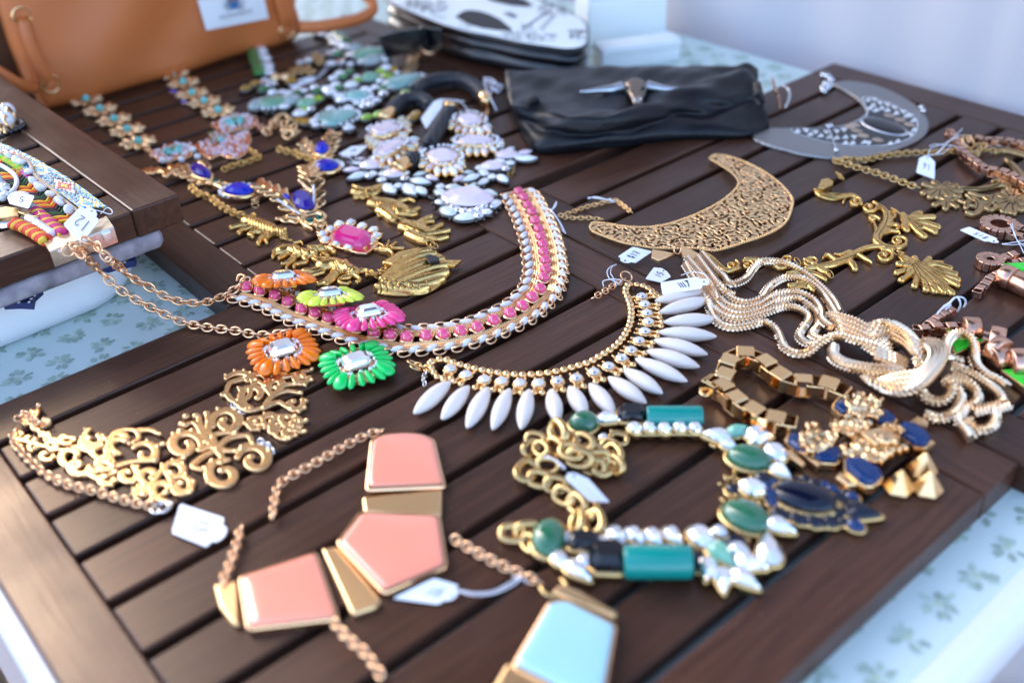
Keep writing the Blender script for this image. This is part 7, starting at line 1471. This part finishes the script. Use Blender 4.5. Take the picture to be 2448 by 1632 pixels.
# ================================================================== pastel crystal bibs and black rope
def opal(c='D6'): return random.choice(['opal_white','opal_green','crystal_ab'])
def fl6(J, cx, cy, L, w_, tx, ty, z, m_, petals, tilt=None, key='square'):
    p = P('D6',cx,cy,z); q = P('D6',tx,ty,z); a = math.atan2(q.y-p.y, q.x-p.x)
    J.gem('D6', cx, cy, key, m_, L, w_, .0045, to=(tx,ty), z=z, tilt=tilt, cup=1.1)
    J.ringstones(p, L*1.2, w_*1.22, a, 20, .0019, 'crystal', .001, tilt=tilt, sq=3.)
    for x, y, x2, y2, m2 in petals: s = ((x2-x)**2+(y2-y)**2)**.5; r = (P('D6',x2,y2,z)-P('D6',x,y,z)).length/2; J.gem('D6', (x+x2)/2, (y+y2)/2, 'navette_cab', m2, r, r*.45, r*.5, to=(x2,y2), z=max(.0015, z-.003), cup=1.12, name='petal_stone')
cr, gn, pk, wh = 'opal_cream', 'opal_green', 'opal_pink', 'opal_white'
J = Jewel('pastel_rope_necklace', 'black rope necklace with pale pink square stones and crystal rims', 'necklace', ('D6',800,500), frame='gold')
fl6(J, 495, 335, .0125, .0105, 600, 300, .011, 'pale_pink', [(640,250,720,200,cr),(660,270,770,240,cr),(680,300,800,280,cr),(690,340,800,340,'pale_pink'),(340,400,260,430,'pale_pink'),(350,430,270,490,cr),(380,450,310,530,cr),(430,480,360,570,cr),(640,400,760,400,wh),(540,470,500,530,wh),(480,490,430,570,pk)])
fl6(J, 570, 555, .0165, .0065, 740, 450, .0115, 'pale_pink', [(740,470,900,460,wh),(750,500,890,510,pk),(720,540,840,560,gn),(670,610,740,610,gn),(620,650,680,700,gn),(540,680,560,740,pk),(480,680,450,740,wh)])
fl6(J, 1165, 650, .0155, .0125, 1270, 720, .009, pk, [(960,560,870,580,pk),(980,620,840,640,gn),(980,680,850,690,gn),(1010,730,890,760,gn),(1070,760,970,810,pk),(1100,790,1110,870,wh),(1200,790,1200,870,'crystal_ab'),(1240,790,1330,870,wh),(1290,760,1400,820,pk),(1310,720,1430,770,gn),(1320,680,1420,700,gn),(1310,630,1410,640,gn),(1270,570,1330,600,pk)], key='oval')
fl6(J, 1490, 225, .0135, .0105, 1600, 290, .010, pk, [(1310,190,1200,180,pk),(1320,240,1210,260,gn),(1340,280,1240,310,gn),(1390,310,1320,360,pk),(1440,330,1420,390,wh),(1510,330,1520,390,'crystal_ab'),(1560,330,1640,390,wh),(1630,310,1730,370,pk),(1650,280,1740,310,gn)], key='oval')
fl6(J, 1560, 475, .0165, .0085, 1720, 480, .008, pk, [(1370,480,1260,460,gn),(1380,520,1260,540,wh),(1420,550,1350,600,gn),(1480,560,1470,640,gn),(1560,570,1570,640,gn),(1640,560,1670,640,pk),(1710,550,1800,600,wh),(1750,510,1890,510,wh),(1770,470,1880,470,pk)], key='oval')
def rope(c, pts, r, name='rope'):
    path = smooth_path(PP(c, pts), .0011); T = np.gradient(path, axis=0); d = np.r_[0, np.cumsum(np.linalg.norm(np.diff(path, axis=0), axis=1))]; hd = None
    for k_ in range(3):
        q = []
        for i, p in enumerate(path):
            t = Vector(T[i]).normalized(); n = t.cross(Vector((0,0,1))).normalized(); b = n.cross(t); ph = d[i]/.019*2*math.pi+k_*2.094; q.append(tuple(Vector(p)+(n*math.cos(ph)+b*math.sin(ph))*r*.5))
        part('rope_strand', mesh('rope_strand', *tubem(np.array(q), r*.56, 8), 'black_cord'), J.t)
rope('10', [(335,780,.008),(400,705,.008),(480,680,.008),(560,690,.008),(620,740,.008)], .0072); rope('10', [(510,630,.008),(580,575,.008),(700,550,.008),(820,555,.008),(920,600,.008),(985,670,.008)], .0072)
rope('10', [(755,765,.008),(720,800,.008),(670,880,.008),(630,950,.008),(590,1010,.008)], .0072); rope('10', [(500,1080,.008),(470,1110,.008),(450,1130,.008)], .007)
for p_, q_ in (((345,775),(290,825)),((975,650),(1010,710)),((765,760),(740,735)),((455,1120),(380,1170))): cyl('10', p_, q_, .0068, 'gold', 'end_cap', z=.008)
J.chain('10', [(1020,720),(1010,770),(990,820)], .006, 'rose_gold', key='clink'); J.done()
J = Jewel('pastel_crystal_bib', 'bib necklace of pastel oval and marquise stones with a large lilac drop', 'necklace', ('D6',1400,1150), frame='gunmetal')
OV = [(330,772,.0105,.0085),(600,870,.0105,.0085),(1750,785,.0105,.0078),(1925,650,.0105,.0085)]
for x, y, L, w_ in OV: J.gem('D6', x, y, 'oval', pk, L, w_, .0055, to=(x+80,y), z=.003)
NV = [(0,830,210,810,pk),(120,745,265,740,wh),(160,690,275,690,'pale_pink'),(50,930,300,860,wh),(430,760,510,690,wh),(510,750,580,680,pk),(480,990,610,1100,wh),(780,940,1030,980,wh),(820,890,980,850,gn),(965,890,1115,940,pk),(715,990,850,1120,'crystal_ab'),(845,1020,975,1110,gn),(1290,960,1425,890,pk),(1395,960,1610,880,wh),(1385,850,1540,850,gn),(1585,1000,1710,920,'crystal_ab'),(1480,1010,1570,970,gn),(1810,880,1930,970,wh),(1890,600,2020,560,wh),(2020,650,2220,600,pk),(2020,700,2280,690,wh),(290,690,380,660,gn),(590,690,690,660,gn)]
for x, y, x2, y2, m_ in NV: r = (P('D6',x2,y2,.004)-P('D6',x,y,.004)).length/2; J.gem('D6', (x+x2)/2, (y+y2)/2, 'navette', m_, r, r*.5, r*.42, to=(x2,y2), z=.003, name='marquise_stone')
for x, y in ((350,870),(310,890),(470,870),(470,785),(510,790),(455,940),(650,1010),(725,920),(725,860),(690,880),(1640,840),(1600,800),(1660,870),(1750,905),(1860,730),(1905,805),(1960,745),(1820,720),(2040,670),(1840,550),(1145,1020),(380,680),(620,620),(700,620)): J.gem('D6', x, y, 'gem', random.choice(['crystal','crystal_ab','pearl_white']), .0042, h=.0036, z=.003, name='rhinestone', cup=1.2)
J.gem('D6', 1460, 1165, 'oval', pk, .0225, .0165, .009, to=(1640,1180), z=.003, key_=None) if 0 else J.gem('D6', 1460, 1165, 'oval', pk, .0225, .016, .009, to=(1640,1185), z=.003)
for x, y in ((1230,1160),(1245,1210),(1290,1255),(1345,1290),(1425,1310),(1515,1310),(1595,1290),(1650,1250),(1680,1205),(1670,1160),(1590,1360),(1500,1350),(1690,1320),(1260,1110)): J.gem('D6', x, y, 'gem', random.choice(['crystal','crystal_ab']), .0042, h=.004, z=.003, name='rhinestone', cup=1.2)
for x, y, x2, y2, m_ in ((1080,1060,1215,1130,gn),(1080,1180,1200,1220,'crystal_ab'),(1150,1270,1310,1360,gn),(1300,1390,1560,1380,wh),(1740,1270,1830,1180,'crystal_ab'),(1640,1070,1800,1130,gn),(1400,1040,1630,1080,'crystal_ab'),(1200,1020,1390,1040,gn)): r = (P('D6',x2,y2,.004)-P('D6',x,y,.004)).length/2; J.gem('D6', (x+x2)/2, (y+y2)/2, 'oval', m_, r, r*.6, r*.5, to=(x2,y2), z=.003, name='outer_stone')
for i in range(24): a = 2*math.pi*i/24; J.fball(P('D6', 1455+400*math.cos(a), 1210+215*math.sin(a), .002), .0014)
for pts in ([(330,840),(420,880),(600,940),(750,950)], [(600,940),(560,1000),(660,1010),(780,1050)], [(950,1100),(1050,1150),(1080,1080),(1110,980)], [(1400,980),(1550,940),(1660,860),(1800,740),(1930,700),(2040,680)], [(100,860),(220,830),(330,840)], [(1750,860),(1830,900)]): J.ftube('D6', pts, .0014)
J.chain('D6', [(960,830),(1000,870),(1040,890)], .006, 'gold', key='clink'); J.chain('D6', [(1350,980),(1400,960),(1460,1000)], .0062, 'gold', key='clink'); J.chain('D6', [(1990,790),(2000,830),(1960,870)], .006, 'dark_brass', key='clink'); J.done()
price_tag('white tag leaning on the black rope of the pastel necklace', '10', [(585,890,.010),(545,820,.012),(655,675,.017),(700,690,.0165)] if 0 else [(585,892,.009),(547,818,.011),(655,675,.0175),(722,700,.0155)], string=[[(690,690,.0165),(760,690,.018),(830,710,.017),(870,760,.015),(890,790,.012)], [(690,685,.0165),(780,690,.018),(850,700,.017)]], plain=True)
price_tag('white tag beside the blue crystal leaf and pastel stones', '10', [(0,1070,.003),(70,1010,.006),(185,1005,.006),(90,1090,.003)] if 0 else [(185,1003,.006),(70,1010,.006),(-40,1075,.004),(90,1085,.004)], text='15', tw=(.3,.55), tsz=.25, string=[[(10,1070,.005),(60,1090,.006),(85,1120,.006),(60,1140,.004)], [(20,1075,.005),(90,1060,.007),(95,1110,.005),(40,1120,.004)]])
mb = MB()
for pts in ([(985,540,.012),(1000,620,.014),(1040,700,.012),(1070,760,.006)], [(985,540,.012),(1040,550,.014),(1085,600,.013),(1050,620,.011),(1020,590,.012)], [(1000,560,.013),(1060,580,.015),(1110,590,.012),(1080,640,.010),(1040,600,.012),(1030,680,.010)]): mb.add(*tubem(smooth_path(PP('10', pts), .001), .0009, 6))
o = mb.build('tag_string', 'string', None); tag(o, 'white tangled string at the left end of the black pouch', 'string')
